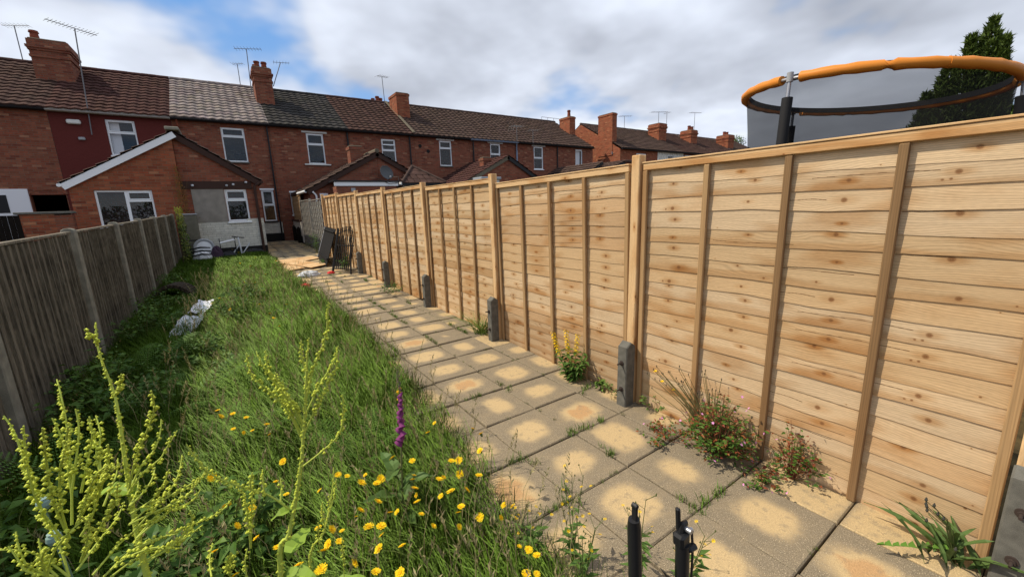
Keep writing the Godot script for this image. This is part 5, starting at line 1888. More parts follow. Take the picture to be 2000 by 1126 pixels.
	var g2 := func(i, j):
		var t: float = i / 26.0
		var u: float = j / 7.0
		var o := Vector3(-2.0, 0.17, -4.7).lerp(Vector3(-1.76, 0.29, -6.35), t)
		var wd2: float = 0.10 + 0.07 * wz.get_noise_1d(t * 2.0 + 9.0)
		return o + Vector3((u - 0.5) * wd2 * 2.0, 0.045 * wz.get_noise_2d(t * 3.0, u * 1.2) - 0.25 * (u - 0.5) * wd2, 0.05 * wz.get_noise_2d(t * 4.0 + 7.0, u * 3.0))
	for i in 26:
		for j in 7:
			if i in [13, 14] and j < 5:
				continue
			var q0: Vector3 = g2.call(i, j)
			var q1: Vector3 = g2.call(i + 1, j)
			var q2: Vector3 = g2.call(i + 1, j + 1)
			var q3: Vector3 = g2.call(i, j + 1)
			var wn := (q1 - q0).cross(q3 - q0).normalized()
			if wn.y < 0:
				wn = -wn
			ws.quad(q0, q1, q2, q3, wn)
	var pl := part(self, "plastic_sheeting", ws.mesh(), M.white_plastic)
	tag(pl, "crumpled strip of white plastic sheeting sunk in the weeds", "plastic sheeting")
	# two black tubes standing up in the near corner of the lawn
	var p1 := thing("black_tube", "black metal tube with a flat upright tang, standing in the weeds", "metal tube", Vector3(-0.605, 0.0, 0.875))
	part(p1, "shaft", tb([Vector3(0.02, 0.0, 0.02), Vector3(-0.025, 0.80, 0.012), Vector3(-0.027, 0.822, 0.012)], [0.0165, 0.0165, 0.0135], 16), M.black_plastic)
	var tg := MB.new()
	tg.rbox(Vector3(-0.026, 0.838, 0.013), Vector3(0.0075, 0.055, 0.016), 0.0025)
	tg.tube([Vector3(-0.026, 0.858, 0.006), Vector3(-0.026, 0.858, 0.020)], [0.006], 8)
	part(p1, "tang", tg.mesh(), M.black_plastic)
	var p2 := thing("black_tube", "black metal tube with a hinged clamp, bolt and cable, standing in the weeds", "metal tube", Vector3(-0.535, 0.0, 0.965))
	part(p2, "shaft", tb([Vector3(0.03, 0.0, 0.0), Vector3(-0.012, 0.765, -0.003)], [0.0165], 16), M.black_plastic)
	var cl := MB.new()
	cl.rbox(Vector3(-0.014, 0.778, -0.006), Vector3(0.034, 0.036, 0.03), 0.006, Basis(Vector3.BACK, 0.1))
	cl.rbox(Vector3(-0.01, 0.80, -0.006), Vector3(0.026, 0.04, 0.012), 0.004, Basis(Vector3.BACK, -0.25))
	part(p2, "clamp", cl.mesh(), M.black_plastic)
	var tg2 := MB.new()
	tg2.rbox(Vector3(-0.021, 0.828, -0.012), Vector3(0.009, 0.065, 0.012), 0.003, Basis(Vector3.BACK, 0.12))
	part(p2, "tang", tg2.mesh(), M.black_plastic)
	var bo := MB.new()
	bo.tube([Vector3(-0.006, 0.803, 0.0), Vector3(-0.006, 0.803, 0.014)], [0.0065], 10)
	bo.tube([Vector3(0.006, 0.786, -0.004), Vector3(0.019, 0.786, 0.0)], [0.007], 10)
	part(p2, "bolt", bo.mesh(), M.metal)
	var lv := MB.new()
	lv.rbox(Vector3(0.006, 0.75, 0.008), Vector3(0.036, 0.016, 0.02), 0.006, Basis(Vector3.BACK, -0.2))
	part(p2, "lever", lv.mesh(), M.black_plastic)
	part(p2, "cable", tb([Vector3(0.016, 0.785, 0.002), Vector3(0.018, 0.74, 0.006), Vector3(0.016, 0.55, 0.01), Vector3(0.03, 0.1, 0.02)], [0.003], 6), M.rust)

# ---------------------------------------------------------------- measured plant positions (metres)
const DOCK_2 := [[[-1.339,0.733,0.448],[-1.308,0.84,0.455],[-1.271,0.975,0.463],[-1.252,1.074,0.471],[-1.239,1.159,0.479],[-1.225,1.253,0.487],[-1.217,1.3,0.495]],[[-1.254,1.052,0.45],[-1.275,1.137,0.455],[-1.306,1.197,0.461],[-1.328,1.24,0.467],[-1.33,1.287,0.474]],[[-1.253,1.064,0.45],[-1.273,1.143,0.441],[-1.293,1.207,0.433],[-1.31,1.256,0.425],[-1.312,1.272,0.417]],[[-1.249,1.076,0.45],[-1.268,1.144,0.447],[-1.286,1.197,0.444],[-1.297,1.24,0.442],[-1.296,1.276,0.44]],[[-1.248,1.088,0.45],[-1.264,1.149,0.463],[-1.281,1.195,0.476],[-1.287,1.239,0.489]],[[-1.247,1.088,0.451],[-1.259,1.143,0.452],[-1.272,1.172,0.453],[-1.274,1.207,0.455]],[[-1.24,1.124,0.451],[-1.227,1.195,0.453],[-1.231,1.245,0.453],[-1.228,1.286,0.454]],[[-1.235,1.147,0.452],[-1.213,1.219,0.462],[-1.192,1.265,0.474],[-1.178,1.312,0.484],[-1.17,1.37,0.494]],[[-1.241,1.111,0.451],[-1.202,1.173,0.447],[-1.169,1.214,0.444],[-1.152,1.252,0.439]],[[-1.251,1.063,0.45],[-1.215,1.133,0.463],[-1.19,1.18,0.476],[-1.172,1.216,0.489],[-1.167,1.254,0.499]],[[-1.268,0.985,0.449],[-1.217,1.014,0.456],[-1.181,1.044,0.464],[-1.166,1.087,0.469],[-1.162,1.145,0.472]],[[-1.3,0.893,0.448],[-1.338,0.951,0.447],[-1.38,0.991,0.449],[-1.419,1.034,0.451],[-1.438,1.073,0.453],[-1.452,1.122,0.454]],[[-1.364,0.974,0.448],[-1.363,0.997,0.452],[-1.356,1.018,0.455]],[[-1.342,0.957,0.448],[-1.34,0.981,0.443],[-1.338,1.009,0.439]],[[-1.315,0.92,0.448],[-1.309,0.943,0.436],[-1.307,0.964,0.424]]]
const DOCK_3 := [[[-1.278,0.626,0.369],[-1.231,0.728,0.36],[-1.208,0.788,0.351],[-1.192,0.837,0.341],[-1.182,0.885,0.331]],[[-1.228,0.735,0.372],[-1.23,0.79,0.383],[-1.227,0.841,0.394]],[[-1.218,0.777,0.373],[-1.21,0.799,0.366],[-1.206,0.831,0.359]],[[-1.212,0.79,0.373],[-1.196,0.822,0.365],[-1.183,0.865,0.357]],[[-1.247,0.681,0.37],[-1.246,0.736,0.381],[-1.243,0.788,0.391]],[[-1.199,0.581,0.375],[-1.198,0.66,0.4],[-1.197,0.742,0.425]]]
const DOCK_1 := [[[-1.571,0.812,0.366],[-1.575,0.893,0.345],[-1.576,0.974,0.323],[-1.575,1.061,0.301],[-1.573,1.152,0.278],[-1.577,1.203,0.257],[-1.588,1.283,0.237],[-1.587,1.345,0.214]],[[-1.553,1.221,0.362],[-1.538,1.251,0.392],[-1.525,1.279,0.422]],[[-1.559,1.327,0.363],[-1.557,1.354,0.394],[-1.557,1.372,0.424]],[[-1.647,0.996,0.387],[-1.642,1.072,0.353],[-1.639,1.163,0.319],[-1.644,1.22,0.288],[-1.652,1.247,0.258]],[[-1.637,1.059,0.384],[-1.622,1.123,0.37],[-1.613,1.171,0.358],[-1.613,1.208,0.349]],[[-1.626,1.052,0.381],[-1.61,1.103,0.379],[-1.594,1.154,0.378],[-1.59,1.197,0.38]],[[-1.597,1.064,0.373],[-1.6,1.099,0.343],[-1.598,1.134,0.313],[-1.605,1.163,0.284]],[[-1.565,1.023,0.365],[-1.538,1.097,0.397],[-1.507,1.161,0.429],[-1.485,1.211,0.464],[-1.477,1.261,0.501]],[[-1.567,1.013,0.365],[-1.546,1.05,0.344],[-1.522,1.072,0.322],[-1.511,1.097,0.303],[-1.507,1.121,0.286]],[[-1.657,0.953,0.39],[-1.671,1.051,0.406],[-1.67,1.122,0.416],[-1.662,1.185,0.424],[-1.654,1.225,0.432]],[[-1.654,0.971,0.389],[-1.65,1.07,0.422],[-1.635,1.154,0.452],[-1.622,1.199,0.482],[-1.609,1.242,0.512]],[[-1.674,1.017,0.396],[-1.682,1.135,0.381],[-1.689,1.193,0.365],[-1.7,1.224,0.351]],[[-1.578,0.945,0.368],[-1.554,0.944,0.327],[-1.523,0.943,0.286],[-1.505,0.96,0.248],[-1.496,0.989,0.212]],[[-1.574,0.926,0.367],[-1.52,0.978,0.379],[-1.478,1.001,0.396],[-1.455,1.019,0.416],[-1.445,1.039,0.439]],[[-1.573,0.908,0.367],[-1.524,0.929,0.346],[-1.49,0.924,0.329],[-1.474,0.926,0.316],[-1.464,0.935,0.305]],[[-1.571,0.967,0.366],[-1.533,0.99,0.38],[-1.507,1.026,0.397],[-1.491,1.062,0.416]],[[-1.571,0.984,0.366],[-1.553,0.988,0.336],[-1.54,0.998,0.307],[-1.536,1.01,0.28]],[[-1.604,1.006,0.374],[-1.595,1.026,0.348],[-1.588,1.04,0.322],[-1.586,1.063,0.297]],[[-1.611,1.021,0.376],[-1.587,1.076,0.401],[-1.568,1.121,0.427],[-1.557,1.164,0.455]],[[-1.573,0.886,0.367],[-1.519,0.867,0.329],[-1.473,0.849,0.295],[-1.439,0.836,0.264],[-1.418,0.84,0.236]],[[-1.683,0.912,0.399],[-1.711,0.946,0.391],[-1.72,0.98,0.377],[-1.724,1.004,0.36]],[[-1.679,0.908,0.398],[-1.698,0.933,0.373],[-1.706,0.968,0.345]],[[-1.667,0.896,0.393],[-1.678,0.943,0.361],[-1.696,0.983,0.331],[-1.717,0.994,0.302]],[[-1.565,0.846,0.365],[-1.517,0.862,0.363],[-1.485,0.893,0.365],[-1.48,0.931,0.372]],[[-1.58,0.846,0.368],[-1.54,0.839,0.331],[-1.512,0.822,0.298],[-1.479,0.818,0.265]],[[-1.657,0.901,0.39],[-1.635,0.914,0.341],[-1.614,0.923,0.294],[-1.604,0.935,0.25]],[[-1.649,0.915,0.388],[-1.601,0.993,0.418],[-1.567,1.049,0.453],[-1.549,1.103,0.492]],[[-1.64,0.876,0.385],[-1.605,0.892,0.336],[-1.575,0.888,0.291],[-1.552,0.864,0.248]],[[-1.627,0.861,0.381],[-1.584,0.893,0.381],[-1.54,0.901,0.382],[-1.506,0.898,0.387]],[[-1.641,0.966,0.385],[-1.62,0.998,0.381],[-1.606,1.041,0.38],[-1.595,1.071,0.379]],[[-1.642,0.992,0.386],[-1.614,1.049,0.416],[-1.585,1.107,0.448],[-1.557,1.136,0.479]],[[-1.619,0.853,0.379],[-1.581,0.852,0.347],[-1.55,0.829,0.318],[-1.521,0.796,0.291]],[[-1.69,0.919,0.402],[-1.668,0.971,0.417],[-1.638,1.008,0.431],[-1.605,1.033,0.444]],[[-1.472,0.732,0.348],[-1.478,0.73,0.289],[-1.473,0.734,0.228]],[[-1.439,0.708,0.344],[-1.438,0.767,0.38],[-1.423,0.823,0.414]],[[-1.409,0.686,0.341],[-1.407,0.721,0.331],[-1.398,0.747,0.32]],[[-1.39,0.758,0.34],[-1.365,0.923,0.354],[-1.361,0.967,0.37]]]
const HAWKBITS := [[-1.525,0.453,-1.356],[-1.509,0.453,-1.257],[-1.459,0.412,-1.348],[-1.397,0.38,-1.316],[-1.466,0.348,-1.281],[-1.415,0.394,-1.096],[-1.374,0.397,-1.083],[-1.303,0.346,-1.22],[-1.3,0.347,-1.078],[-1.273,0.48,-0.505],[-1.541,0.431,-0.661],[-1.311,0.373,-0.546],[-1.283,0.401,-0.377],[-1.4,0.476,-0.254],[-1.45,0.466,-0.197],[-1.397,0.458,-0.102],[-1.528,0.395,-0.207],[-1.343,0.409,-0.075],[-1.295,0.435,0.086],[-1.238,0.349,0.051],[-1.167,0.418,-0.29],[-1.072,0.378,-0.414],[-1.06,0.463,-0.249],[-1.123,0.349,0.092],[-1.161,0.435,0.063],[-1.175,0.462,0.023],[-1.204,0.372,-0.132],[-1.2,0.465,0.089],[-1.217,0.462,0.107],[-1.128,0.343,-0.096],[-1.461,0.439,0.007],[-1.063,0.34,-0.142],[-1.23,0.41,0.118],[-1.49,0.401,-0.451],[-0.379,0.368,-0.386],[-0.464,0.385,-0.163],[-0.654,0.453,-0.085],[-0.582,0.384,-0.161],[-0.612,0.361,-0.097],[-0.597,0.438,0.058],[-0.661,0.403,0.066],[-0.745,0.452,0.091],[-0.735,0.373,0.126],[-0.684,0.385,0.212],[-0.803,0.452,0.275],[-0.514,0.291,0.118],[-0.488,0.291,0.145],[-0.542,0.253,0.133],[-0.548,0.222,0.275],[-0.604,0.351,0.417],[-0.524,0.232,0.358],[-0.661,0.338,0.48],[-0.596,0.272,0.451],[-0.883,0.473,0.239],[-0.865,0.396,0.071],[-0.866,0.471,-0.243],[-0.778,0.418,-0.245],[-0.97,0.374,-0.34],[-1.017,0.444,-0.194],[-0.963,0.434,-0.166],[-0.942,0.436,-0.179],[-0.805,0.405,-0.157],[-0.805,0.371,-0.178],[-0.844,0.43,-0.043],[-0.824,0.355,-0.093],[-0.869,0.437,0.046],[-0.99,0.429,-0.058],[-0.961,0.393,-0.014],[-0.957,0.452,0.071],[-1.045,0.367,-0.134],[-1.05,0.395,0.01],[-1.026,0.452,0.104],[-1.023,0.393,0.078],[-0.992,0.44,0.219],[-1.057,0.426,0.168],[-1.102,0.472,0.3],[-1.044,0.479,0.356],[-0.783,0.441,0.079],[-0.75,0.453,-0.003],[-0.681,0.361,-0.122],[-0.57,0.44,-0.456],[-0.648,0.459,-0.359],[-0.392,0.396,-0.275],[-0.523,0.297,0.207],[-0.728,0.407,0.141]]
const FAR_HAWKBITS := [[-1.22,0.3,-10.16],[-1.39,0.3,-8.41],[-1.23,0.3,-7.16],[-0.85,0.3,-7.86],[-1.07,0.3,-7.0],[-0.49,0.3,-9.96],[-1.04,0.3,-9.42],[-1.12,0.3,-5.06],[-1.03,0.3,-4.13],[-1.05,0.3,-4.4],[-1.46,0.3,-5.0],[-1.58,0.3,-5.9],[-1.67,0.3,-5.56],[-1.18,0.3,-12.95],[-1.33,0.3,-14.07],[-0.86,0.3,-11.03],[-1.29,0.3,-6.09],[-1.02,0.3,-5.38],[-1.01,0.3,-3.7],[-0.82,0.3,-4.79]]
const JOINT_WEEDS := [[0.51,-1.39],[0.17,-1.37],[0.44,-0.44],[0.54,-0.47],[0.67,-0.46],[-0.0,-0.45],[-0.08,-0.43],[-0.05,0.02],[-0.1,0.01],[0.44,0.4],[0.51,0.43],[0.67,0.43],[0.96,-7.31],[1.1,-7.58],[0.87,-7.17],[0.47,-5.43],[0.45,-5.12],[0.46,-4.9],[0.12,-5.51],[0.08,-5.03],[0.54,-7.49],[0.62,-8.23],[0.65,-8.66],[0.93,-4.86],[0.99,-4.72],[0.47,-4.12],[0.45,-4.31],[0.54,-4.7],[0.56,-5.11],[0.46,-3.8],[-0.0,-3.05],[-0.01,-2.85],[-0.01,-2.71],[0.41,-2.98],[0.45,-2.78],[0.91,-3.02],[0.88,-2.91],[0.46,-4.69],[0.23,-7.79],[0.49,-8.54],[0.98,-0.84],[-0.09,-5.48],[0.05,-9.26],[0.11,-8.92],[0.81,-3.25],[0.34,-0.17],[0.94,-0.12]]

# ---------------------------------------------------------------- plants
func lawn_edge(z: float) -> float:
	if z > -1.0:
		return lerpf(-0.42, -0.26, clampf((0.5 - z) / 1.5, 0.0, 1.0))
	if z > -3.5:
		return lerpf(-0.26, -0.16, (-1.0 - z) / 2.5)
	return lerpf(-0.16, -0.42, clampf((-3.5 - z) / 10.0, 0.0, 1.0))

func grass_clump(sd: int, n: int, spread: float, w: float) -> ArrayMesh:
	var m := MB.new()
	var r := RandomNumberGenerator.new()
	r.seed = sd
	for k in n:
		var p := Vector3(r.randfn() * spread, -0.01, r.randfn() * spread)
		var h := r.randf_range(0.55, 1.1)
		var a := r.randf() * TAU
		var out := Vector3(cos(a), 0, sin(a))
		var lean := r.randf_range(0.05, 0.35)
		var t := r.randf_range(0.7, 1.25)
		m.paint(Color(t * r.randf_range(0.85, 1.2), t, t * r.randf_range(0.6, 1.1)))
		m.blade(p, Vector3(0, h, 0) + out * lean * h, Vector3(-sin(a + 0.6), 0, cos(a + 0.6)), w * r.randf_range(0.7, 1.3), out * r.randf_range(0.05, 0.5) * h - Vector3(0, 0.12 * h, 0), 4)
	return m.mesh()

func scatter(parent: Node, called: String, mesh: Mesh, xf: Array, cols: Array, mt: Material):
	var mm := MultiMesh.new()
	mm.transform_format = MultiMesh.TRANSFORM_3D
	mm.use_colors = true
	mm.mesh = mesh
	mm.instance_count = xf.size()
	for i in xf.size():
		mm.set_instance_transform(i, xf[i])
		mm.set_instance_color(i, cols[i])
	var o := MultiMeshInstance3D.new()
	o.name = called
	o.multimesh = mm
	o.material_override = mt
	parent.add_child(o, true)
	return o

func build_grass():
	var lawn := MB.new()
	var zs := [1.6, 0.5, -1.0, -3.5, -7.0, -11.0, -14.9]
	for i in zs.size() - 1:
		var a: float = zs[i]
		var b: float = zs[i + 1]
		lawn.quad(Vector3(-2.6, gy(a) - 0.012, a), Vector3(minf(lawn_edge(a), -0.46), gy(a) - 0.012, a), Vector3(minf(lawn_edge(b), -0.46), gy(b) - 0.012, b), Vector3(-2.6, gy(b) - 0.012, b), Vector3.UP)
	setting("lawn", lawn.mesh(), M.lawn_soil)
	var r := RandomNumberGenerator.new()
	r.seed = 101
	var nz := FastNoiseLite.new()
	nz.seed = 3
	nz.frequency = 0.8
	# every blade is real geometry in one mesh
	var v := PackedVector3Array()
	var nn := PackedVector3Array()
	var cc := PackedColorArray()
	var ix := PackedInt32Array()
	var made := 0
	for i in 17500:
		var f := r.randf()
		var z := 1.0 - 15.8 * pow(f, 1.35)
		var e := lawn_edge(z) + r.randfn() * 0.06
		var x := r.randf_range(-2.6, e)
		var n := nz.get_noise_2d(x * 1.5, z)
		if Vector2(x + 1.32, z - 1.42).length() < 0.9:
			continue
		var hh := 0.25 + 0.12 * n
		var shady := x < -1.5 and z > -7.5
		if shady:
			hh *= 0.85
			if r.randf() < 0.3:
				continue
		if z > -1.4 and not shady:
			hh *= 0.8
		if z < -5.0:
			hh = lerpf(hh, 0.15, clampf((-5.0 - z) / 4.0, 0.0, 1.0))
		if x > e - 0.15:
			hh *= 0.85
		var t := 0.85 + 0.35 * n
		var dry := clampf(0.05 + nz.get_noise_2d(x * 2.0 + 40.0, z * 2.0) * 0.9, 0.0, 0.6)
		var lush := Vector3(0.14, 0.265, 0.018)
		var wide := 0.0021 + maxf(0.0, -z - 1.0) * 0.00028
		var wind := r.randf() * TAU
		for q in 11:
			var gc := lush.lerp(Vector3(0.26, 0.23, 0.08), dry * r.randf() * r.randf()) * t * r.randf_range(0.65, 1.3)
			var c := Color(gc.x, gc.y, gc.z)
			var p := Vector3(x + r.randfn() * 0.04, 0.0, z + r.randfn() * 0.04)
			p.y = gy(p.z) - 0.012
			var h := hh * r.randf_range(0.5, 1.3)
			var az := wind + r.randfn() * 1.1
			var out := Vector3(cos(az), 0, sin(az))
			var side := Vector3(-sin(az + 0.7), 0, cos(az + 0.7))
			var lean := (out * r.randf_range(0.05, 0.4) + Vector3(-0.10, 0, 0.02)) * h
			var bend := out * r.randf_range(0.0, 0.55) * h - Vector3(0, r.randf_range(0.0, 0.22) * h, 0)
			var w := wide * r.randf_range(0.7, 1.5)
			var k0 := v.size()
			var nr := (out * 0.8 + Vector3(0, 0.75, 0)).normalized()
			for lv in 3:
				var tt := lv / 3.0
				var o := p + (Vector3(0, h, 0) + lean) * tt + bend * tt * tt
				var ww := w * (1.0 - 0.75 * tt * tt)
				v.append(o - side * ww)
				v.append(o + side * ww)
				nn.append(nr)
				nn.append(nr)
				cc.append(c)
				cc.append(c)
			v.append(p + Vector3(0, h, 0) + lean + bend)
			nn.append(nr)
			cc.append(c)
			for lv in 2:
				var b := k0 + lv * 2
				ix.append_array([b, b + 2, b + 1, b + 1, b + 2, b + 3])
			ix.append_array([k0 + 4, k0 + 6, k0 + 5])
			made += 1
	var arr := []
	arr.resize(Mesh.ARRAY_MAX)
	arr[Mesh.ARRAY_VERTEX] = v
	arr[Mesh.ARRAY_NORMAL] = nn
	arr[Mesh.ARRAY_COLOR] = cc
	arr[Mesh.ARRAY_INDEX] = ix
	var gm := ArrayMesh.new()
	gm.add_surface_from_arrays(Mesh.PRIMITIVE_TRIANGLES, arr)
	var g := part(self, "grass", gm, M.green)
	stuff(g)
	tag(g, "long uncut grass covering the lawn", "grass")
	# straw-coloured flowering stems
	var sm := MB.new()
	for i in 950:
		var z := 0.6 - 9.0 * pow(r.randf(), 1.3)
		var x := r.randf_range(-2.0, lawn_edge(z) + 0.05)
		if Vector2(x + 1.32, z - 1.42).length() < 1.0:
			continue
		var h := r.randf_range(0.28, 0.5)
		var az := r.randf() * TAU
		var tip := Vector3(cos(az) * 0.25 * h, h, sin(az) * 0.25 * h)
		var o := Vector3(x, gy(z), z)
		var tn := r.randf_range(0.7, 1.2)
		sm.paint(Color(0.36 * tn, 0.31 * tn, 0.16 * tn))
		sm.tube([o, o + tip * Vector3(0.3, 0.6, 0.3), o + tip], [0.0014, 0.0012, 0.0008], 3, false)
		for k in 10:
			var p := o + (tip * Vector3(0.3, 0.6, 0.3)).lerp(tip, 0.5 + 0.5 * k / 9.0)
			sm.leaf(p, Vector3(r.randfn() * 0.5, 1.2, r.randfn() * 0.5), Vector3(r.randfn(), 0.2, r.randfn()).normalized(), 0.026, 0.007)
	var sg := part(self, "grass_seed_heads", sm.mesh(), M.green)
	stuff(sg)
	tag(sg, "straw-coloured flowering grass stems rising from the lawn", "grass")
	# little tufts in the slab joints
	var j := Node3D.new()
	j.name = "joint_grass"
	add_child(j)
	stuff(j)
	tag(j, "small grass tufts growing in the joints between the slabs", "grass")
	var jm := grass_clump(777, 12, 0.25, 0.05)
	var jx := []
	var jc := []
	for q in JOINT_WEEDS:
		for k in 5:
			var s := r.randf_range(0.025, 0.06)
			var x: float = q[0] + r.randfn() * 0.035
			var z: float = q[1] + r.randfn() * 0.05
			# keep to the joints
			if absf(fposmod(x + 0.225, 0.45) - 0.225) > absf(fposmod(z + 0.225, 0.45) - 0.225):
				z = round(z / 0.45) * 0.45 + r.randfn() * 0.006
			else:
				x = round(x / 0.45) * 0.45 + r.randfn() * 0.006
			jx.append(Transform3D(Basis(Vector3.UP, r.randf() * TAU) * Basis.from_scale(Vector3(s, s, s)), Vector3(x, gy(z), z)))
			var t := r.randf_range(0.7, 1.2)
			jc.append(Color(0.10 * t, 0.18 * t, 0.03 * t))
	for k in 260:
		var row := r.randi_range(-2, 34)
		var along := r.randf() < 0.5
		var x := r.randf_range(-0.2, 0.95)
		var z := -row * 0.45 + r.randfn() * 0.004
		if along:
			x = [0.0, 0.45, 0.9][r.randi() % 3] + r.randfn() * 0.004
			z = r.randf_range(0.6, -14.0)
		var s := r.randf_range(0.012, 0.032)
		jx.append(Transform3D(Basis(Vector3.UP, r.randf() * TAU) * Basis.from_scale(Vector3(s, s, s)), Vector3(x, gy(z) - 0.004, z)))
		var t := r.randf_range(0.6, 1.1)
		jc.append(Color(0.11 * t, 0.16 * t, 0.03 * t))
	scatter(j, "tufts", jm, jx, jc, M.green)

func curve_pts(pts: Array, steps: int) -> Array:
	var out := []
	for i in pts.size() - 1:
		var p0: Vector3 = pts[maxi(i - 1, 0)]
		var p1: Vector3 = pts[i]
		var p2: Vector3 = pts[i + 1]
		var p3: Vector3 = pts[mini(i + 2, pts.size() - 1)]
		for s in steps:
			out.append(p1.cubic_interpolate(p2, p0, p3, s / float(steps)))
	out.append(pts[pts.size() - 1])
	return out

func dock(branches: Array, label: String, seed_from: float, base: Vector3, thick: float, sd: int, seed_size: float, extra := 0):
	# bolted dock: stems strung with small round green fruits
	var t := thing("dock_plant", label, "plant", base)
	var r := RandomNumberGenerator.new()
	r.seed = sd
	var i := 0
	var all := branches.duplicate()
	for e in extra:
		for b in branches.slice(4, 100, 2):
			var turn := Basis(Vector3.UP, r.randf_range(-0.9, 0.9))
			var o := Vector3(b[0][0], b[0][1], b[0][2])
			var nb := []
			for q in b:
				var p := o + turn * (Vector3(q[0], q[1], q[2]) - o) * r.randf_range(0.8, 0.95)
				nb.append([p.x, p.y, p.z])
			all.append(nb)
	for b in all:
		var pts := []
		for q in b:
			pts.append(Vector3(q[0], q[1], q[2]) - base)
		if i == 0:
			pts.push_front(Vector3(0, -0.01, 0))
		var cp := curve_pts(pts, 5)
		var rad := []
		for k in cp.size():
			rad.append(lerpf(thick if i == 0 else thick * 0.3, 0.0012, pow(k / float(cp.size() - 1), 0.7)))
		var sm := MB.new()
		sm.paint(Color(0.42, 0.49, 0.08))
		sm.tube(cp, rad, 7)
		var st := part(t, "stem", sm.mesh(), M.stem)
		var fm := MB.new()
		var from := seed_from if i > 0 else 0.55
		var total := 0.0
		for k in cp.size() - 1:
			total += (cp[k] as Vector3).distance_to(cp[k + 1])
		var run := 0.0
		for k in cp.size() - 1:
			var a: Vector3 = cp[k]
			var c: Vector3 = cp[k + 1]
			var seg := a.distance_to(c)
			var n := int(seg / 0.0038)
			for q in n:
				var f := (run + seg * q / n) / total
				if f < from:
					continue
				var p := a.lerp(c, q / float(n))
				var ang := r.randf() * TAU
				var dir := (c - a).normalized()
				var sd1 := dir.cross(Vector3(0.3, 0.2, 0.9)).normalized()
				var sd2 := dir.cross(sd1)
				var taper := 1.0 - 0.55 * pow(clampf((f - 0.6) / 0.4, 0.0, 1.0), 2.0)
				var rr := seed_size * taper * r.randf_range(0.75, 1.15)
				var o := p + (sd1 * cos(ang) + sd2 * sin(ang)) * rr * r.randf_range(0.7, 1.5)
				var tone := r.randf_range(0.8, 1.2)
				fm.paint(Color(0.56 * tone, 0.62 * tone, 0.075 * tone))
				var ex := Vector3(rr, 0, 0)
				var ey := Vector3(0, rr, 0)
				var ez := Vector3(0, 0, rr)
				for s in [[1, 1, 1], [-1, 1, 1], [1, -1, 1], [-1, -1, 1], [1, 1, -1], [-1, 1, -1], [1, -1, -1], [-1, -1, -1]]:
					fm.tri3(o + ex * s[0], o + ey * s[1], o + ez * s[2], Vector3(s[0], 0, 0), Vector3(0, s[1], 0), Vector3(0, 0, s[2]))
			run += seg
		if fm.v.size() > 0:
			stuff(part(st, "fruits", fm.mesh(), M.green))
		i += 1
	return t

func broad_leaf(length: float, width: float, sd: int, c: Color) -> ArrayMesh:
	# large leaf: midrib, wavy margin, arching
	var m := MB.new()
	var r := RandomNumberGenerator.new()
	r.seed = sd
	var n := 7
	var last := []
	for k in n + 1:
		var t := k / float(n)
		var w := width * 0.5 * pow(sin(PI * pow(t, 0.75) * 0.98 + 0.02), 0.8)
		var y := 0.35 * length * t - 0.45 * length * t * t
		var z := length * t
		var wav := 0.12 * width * sin(k * 2.1 + sd)
		last.append([Vector3(-w, y + w * 0.35 + wav, z), Vector3(0, y, z), Vector3(w, y + w * 0.35 - wav, z)])
	for k in n:
		var tn := r.randf_range(0.85, 1.15)
		m.paint(Color(c.r * tn, c.g * tn, c.b * tn))
		for s in 2:
			var a: Vector3 = last[k][s]
			var b: Vector3 = last[k][s + 1]
			var d: Vector3 = last[k + 1][s + 1]
			var e: Vector3 = last[k + 1][s]
			var nn := (e - a).cross(b - a).normalized()
			if nn.y < 0:
				nn = -nn
			m.quad(a, b, d, e, nn)
	return m.mesh()

func fern_frond(sd: int) -> ArrayMesh:
	# one-metre frond along +z arching up and over
	var m := MB.new()
	var r := RandomNumberGenerator.new()
	r.seed = sd
	var at := func(t): return Vector3(0.03 * sin(t * 3.0 + sd), 0.62 * t - 0.5 * t * t, t)
	var sp := []
	for k in 9:
		sp.append(at.call(k / 8.0))
	m.paint(Color(0.10, 0.13, 0.03))
	m.tube(sp, [0.008, 0.007, 0.006, 0.005, 0.004, 0.003, 0.003, 0.002, 0.001], 4, false)
	for k in 17:
		var t := 0.14 + 0.85 * k / 17.0
		var p: Vector3 = at.call(t)
		var ln := 0.25 * pow(sin(PI * (0.2 + 0.8 * t)), 0.8) + 0.02
		for s in [-1.0, 1.0]:
			var dir := Vector3(s, 0.06, 0.35).normalized()
			var c := r.randf_range(0.8, 1.2)
			m.paint(Color(0.095 * c, 0.19 * c, 0.03 * c))
			var nl := 8
			for q in nl:
				var f := (q + 0.5) / nl
				var o: Vector3 = p + dir * ln * f - Vector3(0, 0.25 * ln * f * f, 0)
				var w := 0.027 * (1.0 - f * 0.75)
				for e in [-1.0, 1.0]:
					var d2 := Vector3(s * 0.5, -0.05, e).normalized()
					m.tri(o - dir * ln * 0.035, o + d2 * w, o + dir * ln * 0.04)
	return m.mesh()

